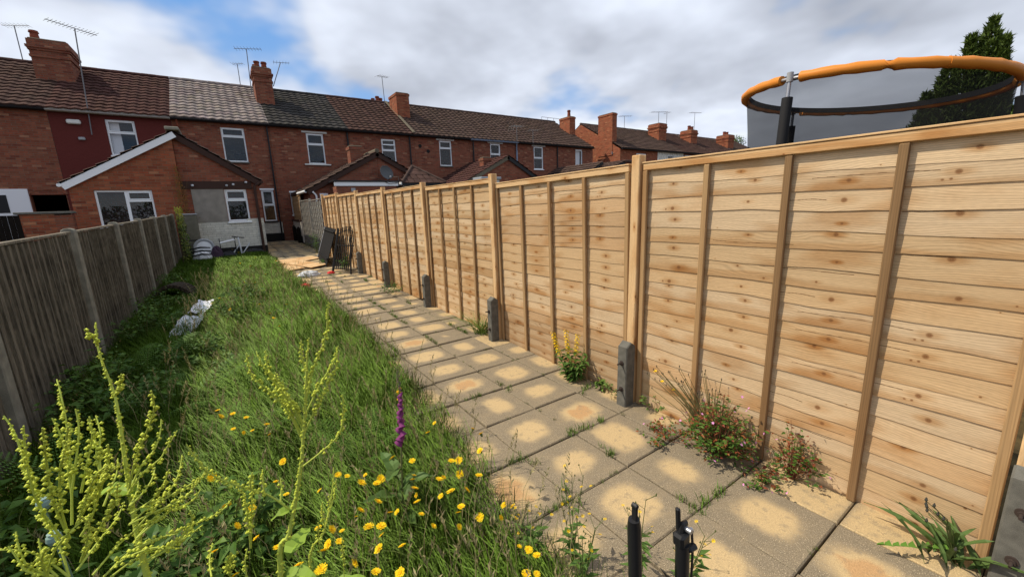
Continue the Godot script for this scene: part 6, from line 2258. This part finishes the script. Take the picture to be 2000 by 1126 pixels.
func leafy_clump(called: String, label: String, cat: String, at: Vector3, rad: Vector3, count: int, size: float, c0: Vector3, c1: Vector3, sd: int, group := "", stem_col := Color(0.10, 0.12, 0.03)):
	var t := thing(called, label, cat, at, 0.0, group)
	var r := RandomNumberGenerator.new()
	r.seed = sd
	var sm := MB.new()
	sm.paint(stem_col)
	var lm := MB.new()
	var stems := maxi(5, count / 12)
	for k in stems:
		var a := r.randf() * TAU
		var f := sqrt(r.randf())
		var tip := Vector3(cos(a) * rad.x * f, rad.y * r.randf_range(0.55, 1.05) * (1.1 - 0.5 * f * f), sin(a) * rad.z * f)
		var foot := Vector3(tip.x * 0.25, 0.0, tip.z * 0.25)
		var mid := foot.lerp(tip, 0.5) + Vector3(0, rad.y * 0.18, 0)
		sm.tube([foot, mid, tip], [size * 0.05, size * 0.04, size * 0.02], 4, false)
		for q in 12:
			var u := 0.22 + 0.78 * r.randf()
			var p := foot.lerp(mid, u * 2.0) if u < 0.5 else mid.lerp(tip, u * 2.0 - 1.0)
			var b := r.randf() * TAU
			var dir := Vector3(cos(b), r.randf_range(-0.3, 0.7), sin(b)).normalized()
			var nn := (Vector3.UP + Vector3(r.randfn(), 0, r.randfn()) * 0.4).normalized()
			var c := c0.lerp(c1, r.randf())
			lm.paint(Color(c.x, c.y, c.z))
			lm.leaf(p + dir * size * 0.4, dir, nn, size * r.randf_range(0.7, 1.3), size * r.randf_range(0.5, 0.75), 0.2, 0.3)
	part(t, "stems", sm.mesh(), M.stem)
	part(t, "leaves", lm.mesh(), M.green)
	return t

func flower_head(rad: float, sd: int, c: Color, petals := 18) -> ArrayMesh:
	var m := MB.new()
	var r := RandomNumberGenerator.new()
	r.seed = sd
	for ring in 3:
		var n := int(petals * [1.0, 0.8, 0.5][ring])
		for k in n:
			var a := TAU * (k + r.randf_range(-0.2, 0.2)) / n
			var d := Vector3(cos(a), [0.16, 0.4, 0.9][ring] + r.randf_range(-0.08, 0.08), sin(a))
			var t := r.randf_range(0.85, 1.1)
			m.paint(Color(c.r * t, c.g * t * (1.0 - 0.06 * ring), c.b))
			var side := Vector3(-sin(a), 0, cos(a))
			var l: float = rad * [1.0, 0.8, 0.5][ring] * r.randf_range(0.85, 1.1)
			var p := d.normalized() * l * 0.12
			var q := d.normalized() * l
			var w := rad * 0.115
			m.tri(p, q - side * w, q + side * w)
			m.tri(p - side * w * 0.5, q - side * w, p)
	return m.mesh()

func build_hawkbits():
	var heads := []
	for k in 4:
		heads.append(flower_head(0.0165, 900 + k, Color(0.90, 0.64, 0.012)))
	var cal := MB.new()
	cal.paint(Color(0.07, 0.10, 0.02))
	cal.lathe(Vector3(0, -0.012, 0), [Vector2(0.001, -0.002), Vector2(0.0045, 0.001), Vector2(0.006, 0.012), Vector2(0.0, 0.012)], 8)
	var cal_mesh := cal.mesh()
	var stems := []
	for k in 4:
		var sm := MB.new()
		sm.paint(Color(0.12, 0.17, 0.04))
		var b := 0.05 + 0.03 * k
		sm.tube([Vector3(0, 0, 0), Vector3(b * 0.3, 0.4, 0), Vector3(b * 0.8, 0.75, b * 0.2), Vector3(b, 1.0, b * 0.3)], [0.0016, 0.0014, 0.0012, 0.0012], 5, false)
		stems.append([sm.mesh(), Vector3(b, 1.0, b * 0.3)])
	var r := RandomNumberGenerator.new()
	r.seed = 66
	var all := []
	for q in HAWKBITS:
		all.append([q, 1.0, "yellow hawkbit flower on a thin stalk in the long grass", "hawkbits in the long grass"])
	for q in FAR_HAWKBITS:
		all.append([[q[0], gy(q[2]) + 0.27, q[2]], 1.15, "small yellow hawkbit flower in the shorter lawn towards the house", "hawkbits in the short lawn"])
	for q in all:
		var p := Vector3(q[0][0], q[0][1], q[0][2])
		var k := r.randi() % 4
		var g := gy(p.z)
		var h := p.y - g
		var yaw := r.randf() * TAU
		var off: Vector3 = (stems[k][1] as Vector3) * Vector3(h, h, h)
		off = Basis(Vector3.UP, yaw) * off
		var t := thing("hawkbit", q[2], "flower", Vector3(p.x - off.x, g, p.z - off.z), yaw, q[3])
		part(t, "stalk", stems[k][0], M.stem).scale = Vector3(h, h, h)
		var hd := part(t, "flower_head", heads[k], M.petal, (stems[k][1] as Vector3) * h, Vector3(r.randfn() * 0.45 + 0.15, 0, r.randfn() * 0.45))
		hd.scale = Vector3.ONE * (r.randf_range(0.65, 1.2) * q[1])
		part(hd, "calyx", cal_mesh, M.stem)

func build_plants():
	mat("lawn_soil", lin(0.32, 0.34, 0.2), 1.0, M.soil_tex, 1.3)
	build_grass()
	build_hawkbits()
	var r := RandomNumberGenerator.new()
	r.seed = 404
	# bolted docks
	var d1 = dock(DOCK_1, "big bushy lime green dock in seed beside the weathered fence", 0.22, Vector3(-1.56, 0, 0.40), 0.0075, 21, 0.0043, 1)
	var d2 = dock(DOCK_2, "tall lime green dock in seed with candelabra branches and one long side arm", 0.25, Vector3(-1.37, 0, 0.44), 0.0075, 22, 0.0041)
	var d3 = dock(DOCK_3, "short thin dock in seed beside the candelabra dock", 0.3, Vector3(-1.28, 0, 0.37), 0.004, 23, 0.0034)
	for q in [[d2, Vector3(0.03, 0.70, -0.02), 0.9, 0.09, 0.05], [d2, Vector3(0.05, 0.78, 0.02), 2.4, 0.085, 0.045], [d2, Vector3(0.1, 0.88, 0.0), -1.4, 0.07, 0.03], [d2, Vector3(0.0, 0.62, 0.0), -0.5, 0.16, 0.09], [d1, Vector3(0.0, 0.98, -0.07), -2.2, 0.09, 0.045], [d1, Vector3(-0.1, 0.7, 0.0), 2.0, 0.16, 0.08], [d1, Vector3(0.02, 0.74, -0.03), 0.6, 0.14, 0.07], [d1, Vector3(-0.12, 0.78, 0.0), -0.6, 0.14, 0.07], [d3, Vector3(0.03, 0.55, 0.0), 1.2, 0.12, 0.05]]:
		part(q[0], "leaf", broad_leaf(q[3], q[4], int(q[2] * 10.0) + 50, Color(0.22, 0.33, 0.045)), M.green, q[1], Vector3(-0.2, q[2], 0))
	# poppy heads among the docks
	for q in [[Vector3(-1.866, 0.773, -0.183), "grey-green poppy seed head held high among the docks"], [Vector3(-1.834, 0.712, -0.087), "lower grey-green poppy seed head among the docks"]]:
		var p: Vector3 = q[0]
		var t := thing("poppy_head", q[1], "poppy", Vector3(p.x, 0, p.z))
		var hm := MB.new()
		hm.paint(Color(0.20, 0.30, 0.26))
		hm.lathe(Vector3(0, p.y, 0), [Vector2(0.003, -0.018), Vector2(0.011, -0.012), Vector2(0.0165, 0.0), Vector2(0.015, 0.011), Vector2(0.008, 0.018), Vector2(0.012, 0.020), Vector2(0.0, 0.023)], 14)
		part(t, "seed_head", hm.mesh(), M.stem)
		var sm := MB.new()
		sm.paint(Color(0.14, 0.22, 0.14))
		sm.tube([Vector3(0.02, 0, 0.01), Vector3(0.015, p.y * 0.6, 0), Vector3(0, p.y - 0.015, 0)], [0.003, 0.0025, 0.002], 6)
		part(t, "stalk", sm.mesh(), M.stem)
	# foxglove
	var fx := thing("foxglove", "purple foxglove in flower standing in the grass near the path", "foxglove", Vector3(-0.80, 0, -0.40))
	var fs := MB.new()
	fs.paint(Color(0.14, 0.15, 0.06))
	fs.tube([Vector3(0, 0, 0), Vector3(0.02, 0.35, 0), Vector3(0.045, 0.6, -0.01), Vector3(0.05, 0.82, -0.02)], [0.005, 0.0045, 0.003, 0.0012], 7)
	part(fx, "stalk", fs.mesh(), M.stem)
	var bell := MB.new()
	bell.paint(Color(0.20, 0.04, 0.15))
	bell.lathe(Vector3.ZERO, [Vector2(0.001, 0), Vector2(0.005, -0.004), Vector2(0.007, -0.014), Vector2(0.010, -0.024), Vector2(0.0145, -0.031), Vector2(0.013, -0.030), Vector2(0.008, -0.02), Vector2(0.0, -0.012)], 12)
	var bell_mesh := bell.mesh()
	for k in 12:
		var f := k / 12.0
		var a := -1.2 + (r.randf() - 0.5) * 3.0 + (k % 2) * 2.2
		var y := 0.46 + 0.25 * f
		var o := Vector3(0.032 + 0.015 * f, y, -0.008)
		var b := part(fx, "bell", bell_mesh, M.petal, o + Vector3(cos(a), 0, sin(a)) * 0.015, Vector3.ZERO)
		b.basis = Basis(Vector3(-sin(a), 0, cos(a)), -0.7) * Basis.from_scale(Vector3.ONE * (1.6 - 0.8 * f))
	var bud := MB.new()
	for k in 22:
		var a := r.randf() * TAU
		var y := 0.69 + 0.13 * k / 22.0
		bud.paint(Color(0.14, 0.10, 0.10))
		bud.lathe(Vector3(0.047, y, -0.015) + Vector3(cos(a), 0, sin(a)) * 0.006, [Vector2(0.0, -0.006), Vector2(0.0035 * (1.2 - k / 30.0), 0), Vector2(0.0, 0.007)], 6)
	stuff(part(fx, "buds", bud.mesh(), M.stem))
	for k in 6:
		part(fx, "leaf", broad_leaf(0.2, 0.07, 30 + k, Color(0.08, 0.14, 0.035)), M.green, Vector3(0, 0.03 + 0.05 * k, 0), Vector3(-0.5, k * 2.4, 0))
	# second, orange-yellow spike near it
	var tf := thing("toadflax", "small yellow flower spike beside the foxglove", "flower", Vector3(-0.62, 0, -0.85))
	var ts := MB.new()
	ts.paint(Color(0.12, 0.16, 0.04))
	ts.tube([Vector3.ZERO, Vector3(0.01, 0.3, 0), Vector3(0, 0.52, 0)], [0.003, 0.002, 0.001], 5)
	part(tf, "stalk", ts.mesh(), M.stem)
	var yel := flower_head(0.010, 44, Color(0.85, 0.52, 0.01), 8)
	for k in 12:
		var a := k * 2.4
		part(tf, "flower", yel, M.petal, Vector3(cos(a) * 0.01, 0.40 + k * 0.01, sin(a) * 0.01), Vector3(0.6 * sin(a), 0, -0.6 * cos(a)))
	# ferns
	var fronds := []
	for k in 4:
		fronds.append(fern_frond(k))
	var ferns := [[Vector3(-1.8, 0, -2.5), 0.62, 8, "feathery fern in the shade in front of the second concrete post"], [Vector3(-2.15, 0, -3.5), 0.62, 8, "feathery fern against the weathered fence"], [Vector3(-2.2, 0, -1.7), 0.55, 7, "dark feathery fern behind the bushy dock"], [Vector3(-0.82, 0, -1.05), 0.42, 7, "sunlit bright green fern behind the foxglove"], [Vector3(-0.5, 0, -1.75), 0.3, 6, "small sunlit fern at the path edge"], [Vector3(-2.3, 0, -5.5), 0.5, 7, "fern beside the white sheeting"], [Vector3(-1.45, 0, -1.6), 0.4, 6, "half-lit fern in the middle of the lawn"]]
	for q in ferns:
		var t := thing("fern", q[3], "fern", q[0] + Vector3(0, gy(q[0].z), 0))
		for k in q[2]:
			var yaw: float = TAU * k / q[2] + r.randf_range(-0.25, 0.25)
			var o := part(t, "frond", fronds[r.randi() % 4], M.green)
			var s: float = q[1] * r.randf_range(0.8, 1.1)
			o.basis = Basis(Vector3.UP, yaw) * Basis(Vector3.RIGHT, r.randf_range(-0.55, -0.1)) * Basis.from_scale(Vector3(s, s, s))
	# brambles and nettles
	var g0 := Vector3(0.035, 0.085, 0.014)
	var g1 := Vector3(0.10, 0.18, 0.028)
	var cl := [[Vector3(-2.35, 0, -5.0), Vector3(0.42, 0.46, 0.55), 420, "bramble mound between the weathered fence and the white sheeting"], [Vector3(-2.3, 0, -6.4), Vector3(0.42, 0.42, 0.55), 360, "bramble mound in front of the roll of log edging"], [Vector3(-2.4, 0, -3.2), Vector3(0.34, 0.5, 0.55), 380, "shaded bramble mound at the fence foot among ferns"], [Vector3(-1.45, 0, -5.3), Vector3(0.45, 0.46, 0.7), 620, "sunlit leafy bramble mound beside the white sheeting"], [Vector3(-1.3, 0, -6.5), Vector3(0.42, 0.42, 0.7), 520, "sunlit bramble mound at the far end of the white sheeting"], [Vector3(-1.75, 0, -3.7), Vector3(0.38, 0.36, 0.45), 330, "bramble sprawl below the white sheeting"], [Vector3(-2.4, 0, -8.9), Vector3(0.28, 0.4, 0.6), 260, "weedy clump behind the roll of log edging"], [Vector3(-1.85, 0, -0.35), Vector3(0.38, 0.46, 0.4), 300, "dark leafy weeds at the foot of the bushy dock"], [Vector3(-1.55, 0, -0.55), Vector3(0.32, 0.4, 0.35), 240, "broad-leaved weeds between the two tall docks"], [Vector3(-2.2, 0, -2.6), Vector3(0.4, 0.42, 0.5), 330, "nettle patch between the two shaded ferns and the fence"], [Vector3(-2.3, 0, -0.9), Vector3(0.35, 0.5, 0.6), 330, "tall dark nettles in the corner behind the bushy dock"], [Vector3(-1.5, 0, -3.2), Vector3(0.3, 0.26, 0.4), 200, "half-lit weeds beside the big shaded fern"], [Vector3(-0.95, 0, -4.6), Vector3(0.35, 0.26, 0.5), 240, "low sunlit weeds in the long grass towards the path"]]
	var i := 0
	for q in cl:
		leafy_clump("bramble", q[3], "bramble", q[0] + Vector3(0, gy(q[0].z), 0), q[1], q[2], 0.05 if i < 7 else 0.06, g0, g1, 500 + i)
		i += 1
	# ivy on the end of the old fence, dead vine on the extension corner
	var iv := thing("ivy", "ivy, its yellowish top leaves tinted as if sunlit, draped over the end of the weathered fence", "ivy", Vector3(-2.55, gy(-13.6), -13.5))
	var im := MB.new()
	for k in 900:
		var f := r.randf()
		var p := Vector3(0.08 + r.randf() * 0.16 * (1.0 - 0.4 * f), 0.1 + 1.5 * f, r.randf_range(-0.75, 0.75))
		var c := g0.lerp(Vector3(0.34, 0.32, 0.05), clampf(r.randf() * 0.5 + (0.5 if f > 0.82 else 0.0), 0, 1))  # top leaves get a brighter yellow that stands in for sunlight
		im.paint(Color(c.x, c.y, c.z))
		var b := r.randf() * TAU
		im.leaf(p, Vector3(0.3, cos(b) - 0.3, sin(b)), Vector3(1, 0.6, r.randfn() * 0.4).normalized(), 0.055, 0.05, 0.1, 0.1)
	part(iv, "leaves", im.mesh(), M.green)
	var is_ := MB.new()
	is_.paint(Color(0.06, 0.05, 0.03))
	for k in 6:
		is_.tube([Vector3(0.06, 0, -0.6 + k * 0.24), Vector3(0.08, 0.8, -0.5 + k * 0.2), Vector3(0.1, 1.5, -0.6 + k * 0.24)], [0.012, 0.009, 0.005], 5)
	part(iv, "stems", is_.mesh(), M.stem)
	var dv := thing("dead_vine", "brown withered vine clinging to the corner of the two extensions", "vine", Vector3(-2.38, 1.5, -14.83))
	var vm := MB.new()
	vm.paint(Color(0.16, 0.09, 0.03))
	for k in 9:
		var x := r.randf_range(-0.12, 0.16)
		vm.tube([Vector3(x, 0, 0.02), Vector3(x * 0.6 + r.randfn() * 0.04, 0.6, 0.03), Vector3(x * 0.3 + r.randfn() * 0.08, r.randf_range(0.9, 1.6), 0.02)], [0.006, 0.004, 0.002], 4)
	part(dv, "stems", vm.mesh(), M.stem)
	var vl := MB.new()
	for k in 260:
		var f := pow(r.randf(), 1.6)
		vl.paint(Color(0.22 * r.randf_range(0.5, 1.3), 0.10, 0.03))
		var b := r.randf() * TAU
		vl.leaf(Vector3(r.randfn() * 0.11 * (1.1 - f), f * 1.6, 0.04), Vector3(cos(b), sin(b), 0.3), Vector3(r.randfn() * 0.4, 0.3, 1).normalized(), 0.045, 0.03)
	part(dv, "leaves", vl.mesh(), M.green)
	# yellow loosestrife at the foot of the new fence
	var ls := thing("loosestrife", "yellow loosestrife with two flower spikes at the foot of the new fence", "loosestrife", Vector3(1.05, 0, -1.13))
	var lstem := MB.new()
	lstem.paint(Color(0.13, 0.17, 0.04))
	var lf := MB.new()
	lf.paint(Color(0.075, 0.145, 0.025))
	lf.leaf(Vector3.ZERO, Vector3(0, 0.15, 1), Vector3.UP, 0.095, 0.046, 0.2, 0.35)
	var lf_mesh := lf.mesh()
	var lfl := flower_head(0.0155, 46, Color(0.90, 0.64, 0.012), 7)
	var tops := [Vector3(-0.14, 0.46, -0.10), Vector3(-0.03, 0.47, -0.04), Vector3(0.05, 0.43, 0.03), Vector3(0.06, 0.30, 0.10), Vector3(-0.09, 0.26, 0.09), Vector3(0.02, 0.24, 0.16), Vector3(-0.05, 0.2, 0.15), Vector3(-0.12, 0.22, 0.02)]
	for k in tops.size():
		var tp: Vector3 = tops[k]
		var foot := Vector3(tp.x * 0.25, 0, tp.z * 0.25)
		lstem.tube([foot, foot.lerp(tp, 0.5) + Vector3(0, 0.02, 0), tp], [0.0035, 0.003, 0.0015], 5)
		var lo := 1.0 if k > 2 else 0.62
		for q in 7:
			var f := 0.12 + lo * 0.86 * q / 7.0
			for e in 3:
				var o := part(ls, "leaf", lf_mesh, M.green, foot.lerp(tp, f))
				o.basis = Basis(Vector3.UP, e * 2.09 + q * 0.9 + k) * Basis(Vector3.RIGHT, r.randf_range(-0.5, 0.3)) * Basis.from_scale(Vector3.ONE * r.randf_range(0.7, 1.15) * (1.0 - 0.35 * f))
		if k < 3:
			for q in 34:
				var f := 0.52 + 0.45 * q / 34.0
				var a := q * 2.4
				var o := part(ls, "flower", lfl, M.petal, foot.lerp(tp, f) + Vector3(cos(a), 0.1, sin(a)) * 0.017)
				o.basis = Basis(Vector3(-sin(a), 0, cos(a)), -0.9) * Basis.from_scale(Vector3.ONE * (1.15 - 0.3 * f))
	part(ls, "stems", lstem.mesh(), M.stem)
	# herb robert
	var red := Vector3(0.20, 0.045, 0.03)
	var hb := [[Vector3(0.97, 0, 0.27), Vector3(0.2, 0.36, 0.25), 900, "large red and green herb robert clump with pink flowers at the new fence", 24, 0.55], [Vector3(0.86, 0, -0.02), Vector3(0.2, 0.09, 0.2), 130, "low herb robert sprawl between the spur and the large clump", 6, 0.7], [Vector3(1.08, 0, 0.63), Vector3(0.08, 0.32, 0.15), 220, "thin brownish herb robert against the fence between two battens", 3, 0.75], [Vector3(0.92, 0, 0.55), Vector3(0.14, 0.08, 0.16), 110, "low herb robert sprawl at the edge of the slabs", 6, 0.6]]
	i = 0
	var pink := MB.new()
	for k in 5:
		var a := TAU * k / 5.0
		pink.paint(Color(0.70, 0.30, 0.58))
		pink.leaf(Vector3.ZERO, Vector3(cos(a), 0.25, sin(a)), Vector3.UP, 0.0095, 0.007, 0.0, 0.1)
	var pink_mesh := pink.mesh()
	for q in hb:
		var t := thing("herb_robert", q[3], "herb robert", q[0])
		var sm := MB.new()
		var lm := MB.new()
		var rad: Vector3 = q[1]
		for k in q[2] / 5:
			var a := r.randf() * TAU
			var f := sqrt(r.randf())
			var tip := Vector3(cos(a) * rad.x * f, rad.y * r.randf_range(0.3, 1.0) * (1.15 - f * f * 0.6), sin(a) * rad.z * f)
			sm.paint(Color(0.20, 0.06, 0.04) if r.randf() < q[5] else Color(0.11, 0.13, 0.04))
			sm.tube([tip * Vector3(0.1, 0, 0.1), tip * Vector3(0.55, 0.75, 0.55), tip], [0.0018, 0.0014, 0.0008], 3, false)
			for e in 7:
				var b := r.randf() * TAU
				var c := red.lerp(Vector3(0.25, 0.10, 0.03), r.randf()) if r.randf() < q[5] * (0.75 if tip.x > 0.0 else 0.45) else g0.lerp(g1, r.randf())
				lm.paint(Color(c.x, c.y, c.z))
				var dd := Vector3(cos(b), r.randf_range(-0.2, 0.6), sin(b)).normalized()
				lm.leaf(tip * r.randf_range(0.55, 1.0) + dd * 0.008, dd, (Vector3.UP + Vector3(r.randfn(), 0, r.randfn()) * 0.5).normalized(), r.randf_range(0.018, 0.036), r.randf_range(0.010, 0.019), 0.2, 0.2)
		part(t, "stems", sm.mesh(), M.stem)
		part(t, "leaves", lm.mesh(), M.green)
		for k in q[4]:
			var a := r.randf() * TAU
			var f := sqrt(r.randf()) * 1.15
			var o := part(t, "flower", pink_mesh, M.petal, Vector3(cos(a) * rad.x * f, rad.y * r.randf_range(0.35, 1.15) * (1.15 - f * f * 0.5) + 0.01, sin(a) * rad.z * f))
			o.rotation = Vector3(r.randfn() * 0.5, r.randf() * 6.0, 0.7 + r.randfn() * 0.4)
		i += 1
	# cat's-ear fan behind the herb robert
	var ce := thing("cats_ear", "fan of bare cat's-ear stalks with dark buds and three yellow flowers behind the herb robert", "cat's-ear", Vector3(1.04, 0, 0.18))
	var cm := MB.new()
	var bm := MB.new()
	var ch := flower_head(0.013, 48, Color(0.90, 0.64, 0.012), 14)
	for k in 42:
		var f := k / 41.0
		var tip := Vector3(-0.10 + r.randfn() * 0.05 + 0.12 * f, 0.40 + r.randfn() * 0.05 - 0.12 * absf(f - 0.55), -0.42 + 0.42 * f + r.randfn() * 0.03)
		if k == 3:
			tip = Vector3(-0.07, 0.40, -0.38)
		elif k == 8:
			tip = Vector3(-0.12, 0.37, -0.29)
		cm.paint(Color(0.10, 0.11, 0.04).lerp(Color(0.20, 0.14, 0.06), r.randf()))
		cm.tube([Vector3(r.randfn() * 0.02, 0, r.randfn() * 0.02), tip * Vector3(0.5, 0.6, 0.45), tip], [0.0026, 0.0022, 0.0016], 4, false)
		if k in [3, 8, 17]:
			part(ce, "flower", ch, M.petal, tip, Vector3(r.randfn() * 0.2, 0, 0.3))
		else:
			bm.paint(Color(0.05, 0.045, 0.03))
			bm.lathe(tip, [Vector2(0, -0.005), Vector2(0.0042, 0.003), Vector2(0.0, 0.015)], 5)
	part(ce, "stalks", cm.mesh(), M.stem)
	stuff(part(ce, "buds", bm.mesh(), M.stem))
	# weeds along the fence and path
	leafy_clump("groundsel", "small bushy green weed at the foot of the first concrete spur", "weed", Vector3(1.10, 0, -0.30), Vector3(0.12, 0.17, 0.13), 90, 0.024, Vector3(0.07, 0.13, 0.03), Vector3(0.14, 0.21, 0.05), 601)
	leafy_clump("groundsel", "spindly weed in front of the first concrete spur", "weed", Vector3(1.02, 0, -0.62), Vector3(0.05, 0.2, 0.06), 40, 0.018, Vector3(0.07, 0.13, 0.03), Vector3(0.14, 0.2, 0.05), 602)
	leafy_clump("seedling", "single leafy seedling between loosestrife and concrete spur", "weed", Vector3(1.08, 0, -0.80), Vector3(0.03, 0.10, 0.03), 12, 0.04, Vector3(0.09, 0.16, 0.03), Vector3(0.15, 0.24, 0.05), 603)
	leafy_clump("fence_weed", "low spreading weed with a yellow bloom at the fence beyond the third spur", "weed", Vector3(0.92, gy(-5.7), -5.7), Vector3(0.22, 0.2, 0.55), 170, 0.04, g0, g1, 604)
	leafy_clump("fence_weed", "leafy weed growing through the leaning iron gate", "weed", Vector3(0.88, gy(-9.0), -8.9), Vector3(0.2, 0.42, 0.45), 190, 0.055, g0, g1, 605)
	leafy_clump("fence_weed", "tall feathery weed at the foot of the grey woven panels", "weed", Vector3(0.98, gy(-13.4), -13.4), Vector3(0.16, 0.75, 0.3), 200, 0.05, g0, g1, 606)
	leafy_clump("fence_weed", "weed tuft in the mouth of the side passage", "weed", Vector3(0.95, gy(-15.3), -15.3), Vector3(0.2, 0.3, 0.5), 90, 0.045, g0, Vector3(0.2, 0.16, 0.05), 607)
	leafy_clump("fence_weed", "low weeds creeping over the slabs below the leaning gates", "weed", Vector3(0.62, gy(-11.0), -10.6), Vector3(0.18, 0.12, 0.5), 90, 0.04, g0, g1, 608)
	var gt := thing("grass_tuft", "tall fine grass tuft beside the second concrete spur", "grass tuft", Vector3(1.07, gy(-2.75), -2.75))
	part(gt, "blades", grass_clump(801, 90, 0.05, 0.004), M.tuft_green).scale = Vector3(1, 0.34, 1)
	# coarse dandelion-like plant by the last post
	var hk := thing("hawkbit_rosette", "coarse leafy hawkbit with dark closed buds beside the concrete at the fence end", "weed", Vector3(1.03, 0, 1.27))
	for k in 26:
		var o := part(hk, "leaf", broad_leaf(r.randf_range(0.16, 0.3), r.randf_range(0.018, 0.032), k, Color(0.085, 0.14, 0.04)), M.green, Vector3(r.randfn() * 0.03, 0.0, r.randfn() * 0.04))
		o.basis = Basis(Vector3.UP, r.randf() * TAU) * Basis(Vector3.RIGHT, r.randf_range(-1.1, -0.3))
	var lobed := MB.new()
	for k in 9:
		var z := 0.03 * k
		var w := 0.006 + 0.022 * absf(sin(k * 1.9 + 0.6)) * (1.0 - 0.05 * k)
		lobed.paint(Color(0.12, 0.24, 0.04))
		lobed.quad(Vector3(-w, 0.012, z), Vector3(0, 0, z), Vector3(0, 0, z + 0.03), Vector3(-w * 0.4, 0.008, z + 0.026), Vector3.UP)
		lobed.quad(Vector3(0, 0, z), Vector3(w, 0.012, z), Vector3(w * 0.4, 0.008, z + 0.026), Vector3(0, 0, z + 0.03), Vector3.UP)
	part(hk, "lobed_leaf", lobed.mesh(), M.green, Vector3(-0.02, 0.06, -0.02), Vector3(0.05, -2.35, 0))
	var hs := MB.new()
	for k in 9:
		var tip := Vector3(-0.14 + r.randfn() * 0.07, 0.24 + r.randfn() * 0.05, -0.06 + r.randfn() * 0.07)
		hs.paint(Color(0.10, 0.12, 0.04))
		hs.tube([Vector3.ZERO, tip * Vector3(0.4, 0.7, 0.4), tip], [0.0022, 0.002, 0.0015], 4)
		hs.paint(Color(0.05, 0.05, 0.04))
		hs.lathe(tip, [Vector2(0, -0.006), Vector2(0.006, 0.004), Vector2(0.002, 0.016), Vector2(0, 0.017)], 6)
	part(hk, "stalks", hs.mesh(), M.stem)
	# nipplewort in front of the black tubes
	var nh := flower_head(0.008, 51, Color(0.90, 0.64, 0.012), 8)
	var np := [[Vector3(-0.28, 0, 0.30), 0.42, "branching nipplewort with small yellow flowers beside the first black tube"], [Vector3(-0.12, 0, 0.52), 0.40, "nipplewort with small yellow flowers between the two black tubes"], [Vector3(-0.42, 0, 0.20), 0.34, "thin nipplewort with dark buds at the path edge"], [Vector3(-0.03, 0, 0.68), 0.3, "short nipplewort behind the clamped black tube"], [Vector3(-0.36, 0, 0.44), 0.4, "nipplewort with yellow buds low in the near grass"]]
	for q in np:
		var t := thing("nipplewort", q[2], "nipplewort", q[0])
		var sm := MB.new()
		var lm := MB.new()
		for k in 4:
			var a := r.randf() * TAU
			var hgt: float = q[1] * r.randf_range(0.7, 1.05)
			var tip := Vector3(cos(a) * 0.06, hgt, sin(a) * 0.06)
			sm.paint(Color(0.10, 0.12, 0.04))
			sm.tube([Vector3(0, 0, 0), tip * Vector3(0.4, 0.5, 0.4), tip], [0.0028, 0.002, 0.0012], 4)
			for e in 6:
				var b := r.randf() * TAU
				var f := r.randf_range(0.55, 1.0)
				var p := tip * Vector3(f, f, f)
				var e2 := p + Vector3(cos(b) * 0.04, 0.035, sin(b) * 0.04)
				sm.paint(Color(0.10, 0.12, 0.04))
				sm.tube([p, e2], [0.0011], 3)
				if r.randf() < 0.4:
					part(t, "flower", nh, M.petal, e2, Vector3(r.randfn() * 0.4, 0, r.randfn() * 0.4))
				else:
					sm.paint(Color(0.08, 0.10, 0.03))
					sm.lathe(e2, [Vector2(0, -0.004), Vector2(0.0035, 0), Vector2(0.001, 0.008), Vector2(0, 0.008)], 5)
			for e in 9:
				var b := r.randf() * TAU
				var f := r.randf_range(0.05, 0.7)
				lm.paint(Color(0.09, 0.16, 0.035))
				lm.leaf(tip * f, Vector3(cos(b), 0.3, sin(b)), Vector3.UP, r.randf_range(0.03, 0.07), 0.022, 0.2, 0.3)
		part(t, "stems", sm.mesh(), M.stem)
		part(t, "leaves", lm.mesh(), M.green)
